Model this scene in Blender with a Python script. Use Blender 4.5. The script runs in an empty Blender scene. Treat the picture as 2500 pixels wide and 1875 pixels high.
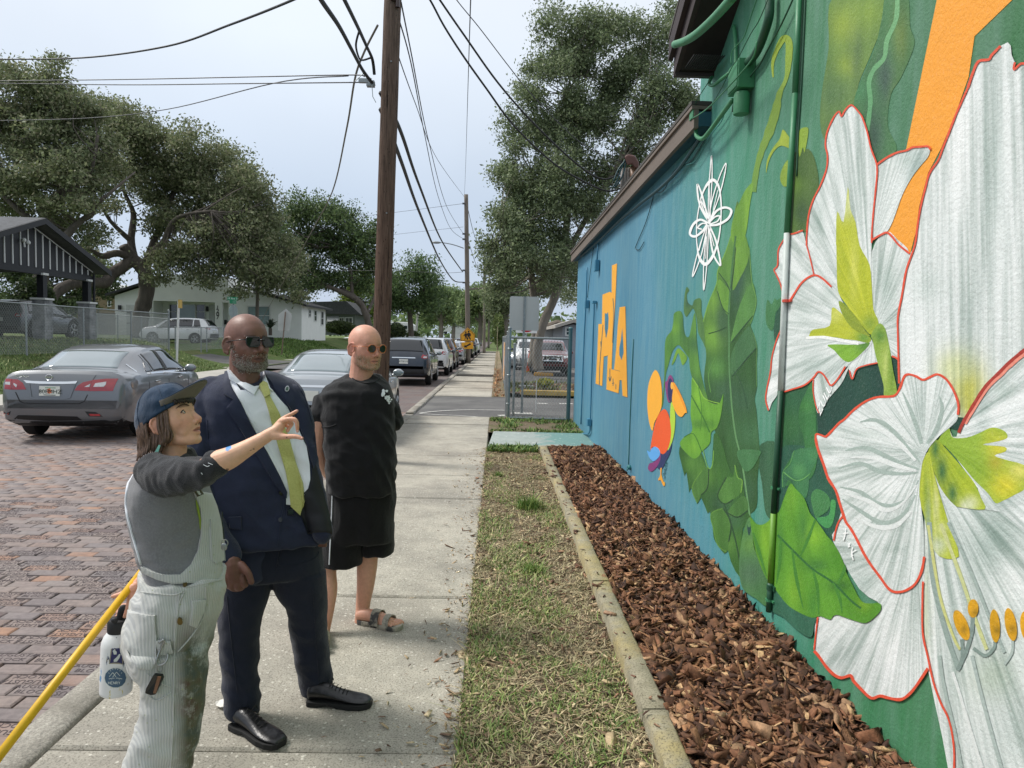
import bpy,bmesh,math,random
import numpy as np
from mathutils import Vector,Matrix,noise
from mathutils.bvhtree import BVHTree
from mathutils.geometry import delaunay_2d_cdt
random.seed(7)
RNG=np.random.default_rng(7)
sc=bpy.context.scene
COL=sc.collection
R=math.radians
F=1734.0
H=1.72
_rho,_pit,_yaw=0.0255,math.atan(111.4/F),math.atan(38.9/1737.6)
_fw=Vector((math.sin(_yaw)*math.cos(_pit),math.cos(_yaw)*math.cos(_pit),-math.sin(_pit)))
_r0=Vector((math.cos(_yaw),-math.sin(_yaw),0))
_u0=_r0 .cross(_fw)
_rt=_r0*math.cos(_rho)+_u0*math.sin(_rho)
_up=_u0*math.cos(_rho)-_r0*math.sin(_rho)
CAMP=Vector((0,0,H))
cam=bpy.data.cameras.new('camera')
camo=bpy.data.objects.new('camera',cam)
COL.objects.link(camo)
camo.matrix_world=Matrix(((_rt.x,_up.x,-_fw.x,0),(_rt.y,_up.y,-_fw.y,0),(_rt.z,_up.z,-_fw.z,H),(0,0,0,1)))
cam.sensor_width=36.0
cam.lens=F/2500*36
cam.clip_start=0.05
cam.clip_end=2000
sc.camera=camo
SUN_DIR=Vector((0.60,-0.16,-0.78)).normalized()
w=bpy.data.worlds.new('World')
sc.world=w
w.use_nodes=True
nt=w.node_tree
nt.nodes.clear()
def _n(t,**k):
 n=nt.nodes.new(t)
 for a,b in k.items():
  setattr(n,a,b)
 return n
sky=_n('ShaderNodeTexSky',sky_type='NISHITA')
sky.sun_disc=False
sky.sun_elevation=math.asin(-SUN_DIR.z)
sky.sun_rotation=math.atan2(-SUN_DIR.x,-SUN_DIR.y)
sky.air_density=1.0
sky.dust_density=4.0
tc=_n('ShaderNodeTexCoord')
sep=_n('ShaderNodeSeparateXYZ')
nt.links.new(tc.outputs['Generated'],sep.inputs[0])
cr=_n('ShaderNodeValToRGB')
cr.color_ramp.elements[0].position=0.0
cr.color_ramp.elements[0].color=(0.57,0.66,0.80,1)
cr.color_ramp.elements[1].position=0.6
cr.color_ramp.elements[1].color=(0.90,0.93,0.98,1)
e=cr.color_ramp.elements.new(0.18);e.color=(0.57,0.67,0.81,1)
e=cr.color_ramp.elements.new(0.36);e.color=(0.78,0.85,0.94,1)
nt.links.new(sep.outputs['Z'],cr.inputs[0])
nz=_n('ShaderNodeTexNoise')
nz.inputs['Scale'].default_value=2.2
nz.inputs['Detail'].default_value=4
nt.links.new(tc.outputs['Generated'],nz.inputs['Vector'])
mr=_n('ShaderNodeMapRange')
mr.inputs['From Min'].default_value=0.3
mr.inputs['From Max'].default_value=0.7
mr.inputs['To Min'].default_value=0.93
mr.inputs['To Max'].default_value=1.06
nt.links.new(nz.outputs['Fac'],mr.inputs['Value'])
mx=_n('ShaderNodeVectorMath',operation='SCALE')
nt.links.new(cr.outputs[0],mx.inputs[0])
nt.links.new(mr.outputs[0],mx.inputs['Scale'])
b1=_n('ShaderNodeBackground');b1 .inputs[1].default_value=0.08
b2=_n('ShaderNodeBackground');b2 .inputs[1].default_value=1.04
nt.links.new(sky.outputs[0],b1 .inputs[0])
nt.links.new(mx.outputs[0],b2 .inputs[0])
ms=_n('ShaderNodeMixShader');ms.inputs[0].default_value=0.88
nt.links.new(b1 .outputs[0],ms.inputs[1]);nt.links.new(b2 .outputs[0],ms.inputs[2])
wo=_n('ShaderNodeOutputWorld')
nt.links.new(ms.outputs[0],wo.inputs[0])
sun=bpy.data.lights.new('sun','SUN')
sun.energy=2.9
sun.angle=R(16)
sun.color=(1.0,0.96,0.90)
suno=bpy.data.objects.new('sun',sun)
COL.objects.link(suno)
suno.rotation_euler=SUN_DIR.to_track_quat('-Z','Y').to_euler()
sc.view_settings.view_transform='Standard'
sc.view_settings.look='None'
sc.view_settings.gamma=1
sc.view_settings.exposure=0.18
sc.view_settings.use_curve_mapping=False
def ray(px,py):
 return(_rt*((px-1250)/F)-_up*((py-937.5)/F)+_fw)
def PY(px,py,Y):
 d=ray(px,py);return CAMP+d*(Y/d.y)
def PX(px,py,X):
 d=ray(px,py);return CAMP+d*(X/d.x)
def PZ(px,py,z=0.0):
 d=ray(px,py);return CAMP+d*((z-H)/d.z)
def proj(p):
 v=Vector(p)-CAMP
 zc=v.dot(_fw)
 return 1250+F*v.dot(_rt)/zc,937.5-F*v.dot(_up)/zc
def lin(c):
 if isinstance(c,str):
  c=[int(c[i:i+2],16)for i in(0,2,4)]
 o=[]
 for v in c[:3]:
  v=v/255.0
  o.append(v/12.92 if v<=0.04045 else((v+0.055)/1.055)**2.4)
 return tuple(o)+(1.0,)
MATS={}
class NT:
 """small helper for building node trees"""
 def __init__(s,name):
  s.m=bpy.data.materials.new(name);s.m.use_nodes=True
  s.t=s.m.node_tree;s.t.nodes.clear()
  s.out=s.n('ShaderNodeOutputMaterial');s.b=s.n('ShaderNodeBsdfPrincipled')
  s.l(s.b.outputs[0],s.out.inputs[0])
 def n(s,t,**k):
  n=s.t.nodes.new(t)
  for a,b in k.items():setattr(n,a,b)
  return n
 def l(s,a,b):s.t.links.new(a,b)
 def coord(s,kind='Object',scale=None,rot=None):
  c=s.n('ShaderNodeTexCoord')
  if kind=='World':
   g=s.n('ShaderNodeNewGeometry');o=g.outputs['Position']
  else:o=c.outputs[kind]
  if scale is not None or rot is not None:
   mp=s.n('ShaderNodeMapping');mp.inputs['Scale'].default_value=scale or(1,1,1)
   if rot:mp.inputs['Rotation'].default_value=rot
   s.l(o,mp.inputs[0]);o=mp.outputs[0]
  return o
 def noise(s,vec,scale,detail=4,rough=0.55,dist=0.0):
  n=s.n('ShaderNodeTexNoise');n.inputs['Scale'].default_value=scale
  n.inputs['Detail'].default_value=detail;n.inputs['Roughness'].default_value=rough
  n.inputs['Distortion'].default_value=dist
  if vec is not None:s.l(vec,n.inputs['Vector'])
  return n.outputs['Fac']
 def voro(s,vec,scale,feature='F1',out='Distance',rnd=1.0):
  n=s.n('ShaderNodeTexVoronoi',feature=feature);n.inputs['Scale'].default_value=scale
  n.inputs['Randomness'].default_value=rnd
  if vec is not None:s.l(vec,n.inputs['Vector'])
  return n.outputs[out]
 def ramp(s,fac,stops,interp='LINEAR'):
  r=s.n('ShaderNodeValToRGB');r.color_ramp.interpolation=interp
  el=r.color_ramp.elements
  while len(el)<len(stops):el.new(0.5)
  for e_,(p,c)in zip(el,stops):
   e_.position=p
   e_.color=c if len(c)==4 else tuple(c)+(1,)
  s.l(fac,r.inputs[0]);return r.outputs[0]
 def mix(s,fac,a,b,blend='MIX'):
  m=s.n('ShaderNodeMix',data_type='RGBA',blend_type=blend)
  for v,i in((fac,0),(a,6),(b,7)):
   if hasattr(v,'links'):s.l(v,m.inputs[i])
   else:m.inputs[i].default_value=v
  return m.outputs[2]
 def math(s,op,a,b=0.0,c=0.0):
  m=s.n('ShaderNodeMath',operation=op)
  for i,v in enumerate((a,b,c)):
   if hasattr(v,'links'):s.l(v,m.inputs[i])
   else:m.inputs[i].default_value=v
  return m.outputs[0]
 def rng(s,v,a,b,c,d):
  m=s.n('ShaderNodeMapRange')
  s.l(v,m.inputs[0])
  for i,q in zip((1,2,3,4),(a,b,c,d)):m.inputs[i].default_value=q
  return m.outputs[0]
 def bump(s,h,strength=0.3,dist=0.01):
  b=s.n('ShaderNodeBump');b.inputs['Strength'].default_value=strength
  b.inputs['Distance'].default_value=dist
  s.l(h,b.inputs['Height']);s.l(b.outputs[0],s.b.inputs['Normal']);return b
 def set(s,**k):
  for a,v in k.items():
   i=s.b.inputs[{'color':'Base Color','rough':'Roughness','metal':'Metallic','spec':'Specular IOR Level','coat':'Coat Weight','coatr':'Coat Roughness','alpha':'Alpha','trans':'Transmission Weight','sheen':'Sheen Weight','sss':'Subsurface Weight','emit':'Emission Color','emits':'Emission Strength'}[a]]
   if hasattr(v,'links'):s.l(v,i)
   else:i.default_value=v
def mat(name,col,rough=0.6,metal=0.0,var=0.12,vs=8.0,bump=0.0,bs=60.0,bd=0.004,spec=0.5,coat=0.0,sheen=0.0,kind='Object',stretch=None,sss=0.0,alt=None,altf=(0.45,0.65),alts=3.0):
 """one general procedural material: base colour, slow variation, optional second colour in patches, fine bump"""
 if name in MATS:return MATS[name]
 t=NT(name);c=lin(col)if not isinstance(col,tuple)or max(col)>1.001 else tuple(col)+(1,)
 v=t.coord(kind,stretch)
 n1=t.noise(v,vs,5)
 lo=tuple(x*(1-var)for x in c[:3]);hi=tuple(min(1,x*(1+var))for x in c[:3])
 cc=t.ramp(n1,[(0.25,lo),(0.75,hi)])
 if alt is not None:
  f=t.ramp(t.noise(v,alts,6,0.65),[(altf[0],(0,0,0)),(altf[1],(1,1,1))])
  cc=t.mix(f,cc,lin(alt))
 t.set(color=cc,rough=rough,metal=metal,spec=spec,coat=coat,sheen=sheen)
 if sss:t.set(sss=sss)
 if bump:t.bump(t.noise(v,bs,4),bump,bd)
 MATS[name]=t.m
 return t.m
def vmat(name,rough=0.6,var=0.1,vs=30.0,bump=0.0,bs=60.0,bd=0.003,spec=0.5,sss=0.0,kind='Object',attr='tint',sheen=0.0):
 """colour from a per-vertex tint (the thing's own colours) with procedural variation"""
 if name in MATS:return MATS[name]
 t=NT(name)
 a=t.n('ShaderNodeAttribute',attribute_name=attr)
 v=t.coord(kind)
 n1=t.rng(t.noise(v,vs,5),0.3,0.7,1-var,1+var)
 m=t.n('ShaderNodeVectorMath',operation='SCALE')
 t.l(a.outputs['Color'],m.inputs[0]);t.l(n1,m.inputs['Scale'])
 t.set(color=m.outputs[0],rough=rough,spec=spec,sheen=sheen)
 if sss:
  t.set(sss=sss);t.b.inputs['Subsurface Radius'].default_value=(0.012,0.005,0.003)
 if bump:t.bump(t.noise(v,bs,4),bump,bd)
 MATS[name]=t.m
 return t.m
def tag(o,label=None,cat=None,group=None,kind=None):
 if label:o['label']=label
 if cat:o['category']=cat
 if group:o['group']=group
 if kind:o['kind']=kind
 return o
def empty(name,loc=(0,0,0),label=None,cat=None,group=None,rz=0.0):
 o=bpy.data.objects.new(name,None);COL.objects.link(o)
 o.location=loc;o.rotation_euler=(0,0,rz);o.empty_display_size=0.2
 return tag(o,label,cat,group)
def link(name,me,parent=None,m=None,smooth=False,**tags):
 o=bpy.data.objects.new(name,me);COL.objects.link(o)
 if m is not None and not me.materials:me.materials.append(m)
 if smooth:
  me.polygons.foreach_set('use_smooth',[True]*len(me.polygons))
 if parent is not None:o.parent=parent
 return tag(o,**tags)
def np_mesh(name,V,Fq,tint=None):
 """mesh from arrays: V (n,3), Fq (m,k) faces of k corners"""
 V=np.asarray(V,dtype=np.float32);Fq=np.asarray(Fq,dtype=np.int32)
 me=bpy.data.meshes.new(name)
 k=Fq.shape[1]
 me.vertices.add(len(V));me.vertices.foreach_set('co',V.ravel())
 me.loops.add(Fq.size);me.loops.foreach_set('vertex_index',Fq.ravel())
 me.polygons.add(len(Fq));me.polygons.foreach_set('loop_start',np.arange(0,Fq.size,k,dtype=np.int32))
 try:me.polygons.foreach_set('loop_total',np.full(len(Fq),k,dtype=np.int32))
 except Exception:pass
 me.update(calc_edges=True)
 if tint is not None:set_tint(me,tint)
 return me
def set_tint(me,tint):
 a=me.color_attributes.new('tint','FLOAT_COLOR','POINT')
 t=np.ones((len(me.vertices),4),dtype=np.float32);t[:,:3]=np.asarray(tint)[:,:3]
 a.data.foreach_set('color',t.ravel())
class MB:
 """collects shapes into one mesh"""
 def __init__(s):s.v=[];s.f=[]
 def add(s,vs,fs):
  k=len(s.v);s.v+=[tuple(v)for v in vs];s.f+=[tuple(i+k for i in f)for f in fs];return s
 def box(s,c,d,rz=0.0,M=None,taper=1.0):
  x,y,z=d[0]/2,d[1]/2,d[2]/2
  vs=[Vector((sx*x*(taper if sz>0 else 1),sy*y*(taper if sz>0 else 1),sz*z))for sx,sy,sz in((-1,-1,-1),(1,-1,-1),(1,1,-1),(-1,1,-1),(-1,-1,1),(1,-1,1),(1,1,1),(-1,1,1))]
  if M is not None:vs=[M@v for v in vs]
  elif rz:
   q=Matrix.Rotation(rz,3,'Z');vs=[q@v for v in vs]
  vs=[v+Vector(c)for v in vs]
  return s.add(vs,[(0,3,2,1),(4,5,6,7),(0,1,5,4),(1,2,6,5),(2,3,7,6),(3,0,4,7)])
 def prism(s,poly,a,b):
  """polygon of 3-D points swept by vector b-a (given as start offset a and end offset b)"""
  n=len(poly);a=Vector(a);b=Vector(b)
  vs=[Vector(p)+a for p in poly]+[Vector(p)+b for p in poly]
  return s.add(vs,[tuple(range(n))[::-1],tuple(range(n,2*n))]+[(i,(i+1)%n,n+(i+1)%n,n+i)for i in range(n)])
 def tube(s,pts,r,n=8,cap=True,flat=1.0):
  pts=[Vector(p)for p in pts]
  rs=r if isinstance(r,(list,tuple))else[r]*len(pts)
  vs=[];up=None
  for i,p in enumerate(pts):
   t=(pts[min(i+1,len(pts)-1)]-pts[max(i-1,0)])
   t=t.normalized()if t.length>1e-9 else Vector((0,0,1))
   if up is None:
    up=Vector((0,0,1))if abs(t.z)<0.9 else Vector((1,0,0))
   a=t.cross(up)
   a=a.normalized()if a.length>1e-6 else t.orthogonal().normalized()
   b=a.cross(t).normalized();up=b
   for k in range(n):
    q=2*math.pi*k/n
    vs.append(p+a*(math.cos(q)*rs[i])+b*(math.sin(q)*rs[i]*flat))
  fs=[]
  for i in range(len(pts)-1):
   for k in range(n):
    fs.append((i*n+k,i*n+(k+1)%n,(i+1)*n+(k+1)%n,(i+1)*n+k))
  if cap:
   fs.append(tuple(range(n))[::-1]);m=(len(pts)-1)*n;fs.append(tuple(range(m,m+n)))
  return s.add(vs,fs)
 def ball(s,c,r,n=12,m=8,M=None):
  r=r if isinstance(r,(list,tuple))else(r,r,r)
  vs=[];c=Vector(c)
  for j in range(m+1):
   th=math.pi*j/m
   for i in range(n):
    ph=2*math.pi*i/n
    v=Vector((r[0]*math.sin(th)*math.cos(ph),r[1]*math.sin(th)*math.sin(ph),r[2]*math.cos(th)))
    if M is not None:v=M@v
    vs.append(v+c)
  fs=[(j*n+i,(j+1)*n+i,(j+1)*n+(i+1)%n,j*n+(i+1)%n)for j in range(m)for i in range(n)]
  return s.add(vs,fs)
 def loft(s,rings,cap=True,close=True):
  n=len(rings[0]);vs=[v for r_ in rings for v in r_];fs=[]
  for i in range(len(rings)-1):
   for k in range(n if close else n-1):
    fs.append((i*n+k,i*n+(k+1)%n,(i+1)*n+(k+1)%n,(i+1)*n+k))
  if cap:
   fs.append(tuple(range(n))[::-1]);m=(len(rings)-1)*n;fs.append(tuple(range(m,m+n)))
  return s.add(vs,fs)
 def lathe(s,prof,c=(0,0,0),n=24,axis='Z',M=None):
  vs=[];c=Vector(c)
  for(r_,z)in prof:
   for k in range(n):
    q=2*math.pi*k/n
    v=Vector((r_*math.cos(q),r_*math.sin(q),z))
    if axis=='X':v=Vector((v.z,v.x,v.y))
    elif axis=='Y':v=Vector((v.x,v.z,v.y))
    if M is not None:v=M@v
    vs.append(v+c)
  m=len(prof)
  fs=[(i*n+k,i*n+(k+1)%n,(i+1)*n+(k+1)%n,(i+1)*n+k)for i in range(m-1)for k in range(n)]
  fs.append(tuple(range(n))[::-1]);fs.append(tuple(range((m-1)*n,m*n)))
  return s.add(vs,fs)
 def mesh(s,name='mesh',fix=True,weld=0.0):
  me=bpy.data.meshes.new(name);me.from_pydata(s.v,[],s.f)
  if fix or weld:
   b=bmesh.new();b.from_mesh(me)
   if weld:bmesh.ops.remove_doubles(b,verts=b.verts,dist=weld)
   bmesh.ops.recalc_face_normals(b,faces=b.faces);b.to_mesh(me);b.free()
  me.update();return me
 def build(s,name,m,parent=None,smooth=False,bevel=0.0,seg=2,auto=None,**tags):
  o=link(name,s.mesh(name),parent,m,smooth,**tags)
  if bevel:
   bv=o.modifiers.new('bevel','BEVEL');bv.width=bevel;bv.segments=seg;bv.limit_method='ANGLE';bv.angle_limit=R(35)
  if auto is not None:
   shade_auto(o.data,auto)
  return o
def shade_auto(me,deg=35):
 b=bmesh.new();b.from_mesh(me)
 for f in b.faces:f.smooth=True
 for e_ in b.edges:
  if len(e_.link_faces)==2 and e_.calc_face_angle(0)>R(deg):e_.smooth=False
 b.to_mesh(me);b.free()
def copy_tree(o,parent=None):
 c=o.copy();COL.objects.link(c)
 if parent is not None:c.parent=parent
 for ch in list(o.children):copy_tree(ch,c)
 return c
def text(name,body,size,loc,M,m,parent=None,depth=0.002,align='CENTER',**tags):
 """lettering as a mesh. M: 3x3 matrix whose columns are text right, text up, text normal"""
 cu=bpy.data.curves.new(name,'FONT');cu.body=body;cu.size=size;cu.extrude=depth
 cu.align_x=align;cu.align_y='CENTER';cu.resolution_u=2
 tmp=bpy.data.objects.new('tmp',cu);COL.objects.link(tmp)
 dg=bpy.context.evaluated_depsgraph_get();dg.update()
 me=bpy.data.meshes.new_from_object(tmp.evaluated_get(dg))
 bpy.data.objects.remove(tmp);bpy.data.curves.remove(cu)
 me.transform(Matrix.Translation(Vector(loc))@M.to_4x4())
 me.materials.clear()
 return link(name,me,parent,m,**tags)
def M3(r,u,n=None):
 r=Vector(r).normalized();u=Vector(u).normalized();n=r.cross(u)if n is None else Vector(n)
 return Matrix(((r.x,u.x,n.x),(r.y,u.y,n.y),(r.z,u.z,n.z)))
def smoothpts(pts,k=6,closed=False):
 """Catmull-Rom through 2-D or 3-D points"""
 P=[Vector(p)for p in pts];n=len(P);out=[]
 rng_=range(n if closed else n-1)
 for i in rng_:
  if closed:a,b,c,d=P[(i-1)%n],P[i],P[(i+1)%n],P[(i+2)%n]
  else:a,b,c,d=P[max(i-1,0)],P[i],P[i+1],P[min(i+2,n-1)]
  for j in range(k):
   t=j/k
   out.append(0.5*((2*b)+(c-a)*t+(2*a-5*b+4*c-d)*t*t+(3*b-a-3*c+d)*t**3))
 if not closed:out.append(P[-1])
 return out
def fill2d(poly,step=None,extra=None):
 """triangulate a 2-D outline with interior points; returns points, triangles, original boundary count"""
 pts=[Vector((p[0],p[1]))for p in poly];n=len(pts)
 allp=list(pts)
 if step:
  xs=[p.x for p in pts];ys=[p.y for p in pts]
  x0,x1,y0,y1=min(xs),max(xs),min(ys),max(ys)
  A=np.array([(p.x,p.y)for p in pts]);B=np.roll(A,-1,0)
  gx=np.arange(x0+step*.5,x1,step);gy=np.arange(y0+step*.5,y1,step)
  if len(gx)and len(gy):
   G=np.stack(np.meshgrid(gx,gy),-1).reshape(-1,2)
   G=G+RNG.uniform(-.2,.2,G.shape)*step
   ins=np.zeros(len(G),bool);dmin=np.full(len(G),1e9)
   for a,b in zip(A,B):
    c=((a[1]>G[:,1])!=(b[1]>G[:,1]))
    with np.errstate(divide='ignore',invalid='ignore'):
     xi=(b[0]-a[0])*(G[:,1]-a[1])/(b[1]-a[1]+1e-12)+a[0]
    ins^=c&(G[:,0]<xi)
    ab=b-a;L2=max(1e-12,float(ab@ab))
    t_=np.clip(((G-a)@ab)/L2,0,1)
    d_=np.hypot(*(G-(a+t_[:,None]*ab)).T);dmin=np.minimum(dmin,d_)
   allp+=[Vector(g)for g in G[ins&(dmin>step*.35)]]
 r_=delaunay_2d_cdt(allp,[],[list(range(n))],1,1e-9)
 return r_[0],r_[2]
ROADZ=-0.06
def smooth01(t):
 t=max(0.0,min(1.0,t));return t*t*(3-2*t)
def zl(X,Y):
 """height of the lawns on the far side of the street"""
 t=smooth01((-11.75-X)/5.0)
 f=1.0-0.86*smooth01((Y-33.0)/3.0)*(1-smooth01((Y-42.0)/5.0))*(1-smooth01((-15.5-X)/5.0))-0.3*smooth01((Y-34)/4.0)*(1-smooth01((Y-46)/10.0))*smooth01((-15.5-X)/5.0)
 return 1.18*t*f+0.02
def sheet(x0,x1,y0,y1,z,nx=1,ny=1):
 mb=MB()
 for i in range(nx+1):
  for j in range(ny+1):
   mb.v.append((x0+(x1-x0)*i/nx,y0+(y1-y0)*j/ny,z if not callable(z)else z(x0+(x1-x0)*i/nx,y0+(y1-y0)*j/ny)))
 for i in range(nx):
  for j in range(ny):
   a=i*(ny+1)+j
   mb.f.append((a,a+ny+1,a+ny+2,a+1))
 return mb
def grass_mat(name,a,b,dry,dryf=(0.5,0.7),sc_=1.0):
 t=NT(name);v=t.coord('Object')
 c=t.ramp(t.noise(v,9*sc_,6,.7),[(0.3,lin(a)),(0.7,lin(b))])
 c=t.mix(t.ramp(t.noise(v,0.9*sc_,5,.6),[(dryf[0],(0,0,0)),(dryf[1],(1,1,1))]),c,lin(dry))
 c=t.mix(t.ramp(t.noise(v,55*sc_,3,.7),[(0.35,(.75,.75,.75)),(.65,(0,0,0))]),c,t.mix(0.6,c,(0.01,.015,.005,1)))
 t.set(color=c,rough=0.95,spec=.2);t.bump(t.noise(v,60*sc_,4,.7),1.0,0.05)
 return t.m
m_lawn=grass_mat('lawn','50643a','6b7f45','84825a')
m_dirt=grass_mat('verge_soil','93806a','b4a28a','97916a',(0.48,0.62),2.0)
g=sheet(-400,400,-30,900,-0.14).build('ground',m_lawn,kind='structure')
t=NT('street_far');v=t.coord('Object')
bk=t.n('ShaderNodeTexBrick');bk.inputs['Scale'].default_value=1.0
bk.inputs['Brick Width'].default_value=.22;bk.inputs['Row Height'].default_value=.11;bk.inputs['Mortar Size'].default_value=.006
bk.inputs['Color1'].default_value=lin('5a5050');bk.inputs['Color2'].default_value=lin('6f5c55');bk.inputs['Mortar'].default_value=lin('2e2a28')
t.l(v,bk.inputs['Vector'])
cc=t.mix(t.ramp(t.noise(v,1.2,5),[(.4,(0,0,0)),(.7,(1,1,1))]),bk.outputs[0],lin('68625f'))
t.set(color=cc,rough=.75);t.bump(bk.outputs['Fac'],-.3,.01)
m_street=t.m
road=sheet(-10.3,-1.95,-2,300,ROADZ-.03).build('road',m_street,kind='structure')
sheet(-10.3,-1.95,16.5,300,ROADZ+.004).build('distant_paving',m_street,road)
m_mortar=mat('brick_joint_sand','37302c',.95,var=.3,vs=20)
sheet(-10.25,-1.96,-1,16.6,ROADZ-.012).build('joint_bed',m_mortar,road)
def brick_mesh(name,l,w_,h=.06,b=.008):
 mb=MB();x,y=l/2,w_/2
 o=[(-x,-y),(x,-y),(x,y),(-x,y)]
 mb.v=[(a,c,-h)for a,c in o]+[(a,c,-b*.7)for a,c in o]+[(a*(1-b/x),c*(1-b/y),0)for a,c in o]
 for k in range(2):
  for i in range(4):mb.f.append((k*4+i,k*4+(i+1)%4,k*4+4+(i+1)%4,k*4+4+i))
 mb.f.append((8,9,10,11))
 return mb.mesh(name)
bt=NT('paver_brick')
oi=bt.n('ShaderNodeObjectInfo');v=bt.coord('World')
def brick_shader(t,rnd,v):
 c=t.ramp(rnd,[(0,lin('756c6c')),(.2,lin('857874')),(.42,lin('8d7e77')),(.6,lin('7b7373')),(.80,lin('8a7870')),(.94,lin('97796a')),(.98,lin('a37d64')),(1.0,lin('575055'))],'LINEAR')
 c=t.mix(t.ramp(t.noise(v,26,6,.65),[(.38,(0,0,0)),(.66,(1,1,1))]),c,t.mix(.42,c,lin('4a4445')))
 c=t.mix(t.ramp(t.noise(v,3.0,4,.6),[(.45,(0,0,0)),(.75,(.55,.55,.55))]),c,lin('8d8581'))
 t.set(color=c,rough=.72,spec=.45);t.bump(t.noise(v,70,6,.7),.55,.004)
brick_shader(bt,oi.outputs['Random'],v)
bt2=NT('paver_brick_joined')
at=bt2 .n('ShaderNodeAttribute',attribute_name='tint');v2=bt2 .coord('World')
sp=bt2 .n('ShaderNodeSeparateColor');bt2 .l(at.outputs['Color'],sp.inputs[0])
brick_shader(bt2,sp.outputs[0],v2)
BL,BW=.216,.107
bricks=[]
yy=2.4;row=0
while yy<16.5:
 xx=-1.995;first=row%2
 while xx>-10.1:
  ll=BL*random.uniform(.96,1.03)*(.5 if first else 1);first=0
  bricks.append((xx-ll/2,yy+random.uniform(-.003,.003),ROADZ+random.uniform(.006,.013)+.012*noise.noise((xx*.6,yy*.6,0)),random.gauss(0,.012),random.gauss(0,.012),random.gauss(0,.010),ll))
  xx-=ll+.005
 yy+=BW+.005;row+=1
def in_view(p,mx_=30):
 q=proj(p);return-mx_<q[0]<2500+mx_ and-mx_<q[1]<1875+mx_
vis=sorted([b for b in bricks if in_view(b[:3])],key=lambda b:b[1])
near=set(id(b)for b in vis[:300])
bm_=brick_mesh('brick',BL-.004,BW-.003);bm_.materials.append(bt.m)
for b in vis[:300]:
 o=link('brick',bm_,road)
 o.location=b[:3];o.rotation_euler=b[3:6]
m_stamp=mat('brick_stamp_shadow','4c4345',.9,var=.2)
stampA=text('stamp','AUGUSTA\nBLOCK',.052,(0,0,.0008),Matrix.Identity(3),m_stamp,None,.0006)
smesh=stampA.data;bpy.data.objects.remove(stampA)
def rot3(b):return Matrix.Rotation(b[5],3,'Z')@Matrix.Rotation(b[4],3,'Y')@Matrix.Rotation(b[3],3,'X')
k=0
for o in list(road.children):
 if o.name.startswith('brick')and random.random()<.45:
  s_=link('stamped_letters',smesh,o);s_.rotation_euler=(0,0,random.choice((0,math.pi)))
V=[];Q=[];T=[]
base=np.array([v.co for v in bm_.vertices]);fq=np.array([p.vertices[:]for p in bm_.polygons])
rest=[b for b in bricks if id(b)not in near]
for i,b in enumerate(rest):
 m3=np.array(rot3(b));vv=base.copy();vv[:,0]*=b[6]/BL
 V.append(vv@m3 .T+np.array(b[:3]));Q.append(fq+i*12);T.append(np.full((12,3),random.random()))
me=np_mesh('bricks',np.concatenate(V),np.concatenate(Q),np.concatenate(T))
link('brick_paving',me,road,bt2 .m,kind='stuff')
tk=NT('granite_kerb');v=tk.coord('World')
c=tk.ramp(tk.noise(v,90,3,.8),[(.3,lin('6f6c66')),(.55,lin('a29d92')),(.75,lin('c4bfb3'))])
c=tk.mix(tk.ramp(tk.noise(v,2.5,5),[(.4,(0,0,0)),(.7,(.8,.8,.8))]),c,lin('6d685d'))
tk.set(color=c,rough=.85);tk.bump(tk.noise(v,40,6,.7),.8,.012)
def rough_block(mb,x0,x1,y0,y1,z0,z1,seg,amp):
 rings=[]
 for i in range(seg+1):
  y=y0+(y1-y0)*i/seg
  n_=lambda s:amp*noise.noise((s*7.3,y*4.0,x0))
  inset=.012 if i in(0,seg)else 0
  rings.append([(x0+n_(1),y,z0),(x1+n_(2),y,z0),(x1+n_(3),y,z1-.014),(x1-.015+n_(3),y,z1+n_(5)*.5-inset),(x0+.015+n_(4),y,z1+n_(6)*.5-inset),(x0+n_(4),y,z1-.014)])
 mb.loft(rings)
kerb=empty('kerb',(0,0,0));kerb['kind']='structure'
yy=1.0
while yy<48:
 L=random.uniform(1.0,1.9)
 mb=MB();rough_block(mb,-1.99,-1.81+random.uniform(-.012,.006),yy,yy+L-.018,-.2,random.uniform(.0,.02)if yy<15 else.035,max(3,int(L*6)),.012)
 mb.build('kerb_stone',tk.m,kerb,auto=50)
 yy+=L
ts=NT('pavement_concrete');v=ts.coord('World')
vz=ts.voro(v,34.0);spk=ts.ramp(vz,[(.0,(1,1,1)),(.20,(1,1,1)),(.27,(0,0,0))])
vr=ts.n('ShaderNodeTexVoronoi');vr.inputs['Scale'].default_value=34;ts.l(v,vr.inputs['Vector'])
sepc=ts.n('ShaderNodeSeparateColor');ts.l(vr.outputs['Color'],sepc.inputs[0])
sel=ts.ramp(sepc.outputs[0],[(.40,(0,0,0)),(.44,(1,1,1))])
big=ts.noise(v,.9,6,.6)
c=ts.ramp(ts.noise(v,6,8,.7),[(.3,lin('a39f93')),(.7,lin('bfb9ab'))])
c=ts.mix(ts.ramp(big,[(.42,(0,0,0)),(.62,(1,1,1))]),c,ts.mix(.5,c,lin('74706a')))
c=ts.mix(ts.math('MULTIPLY',spk,ts.math('MULTIPLY',sel,.75)),c,lin('d6d2c6'))
dk=ts.ramp(ts.noise(v,120,3,.7),[(.36,(.75,.75,.75)),(.5,(0,0,0))])
c=ts.mix(dk,c,lin('605c54'))
st=ts.voro(v,1.1);c=ts.mix(ts.ramp(st,[(.03,(.25,.25,.25)),(.06,(0,0,0))]),c,lin('3f82a0'))
ts.set(color=c,rough=.9,spec=.3);ts.bump(ts.math('ADD',ts.noise(v,60,6,.75),ts.math('MULTIPLY',spk,.4)),.6,.006)
walk=empty('pavement',(0,0,0));walk['kind']='structure'
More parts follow.
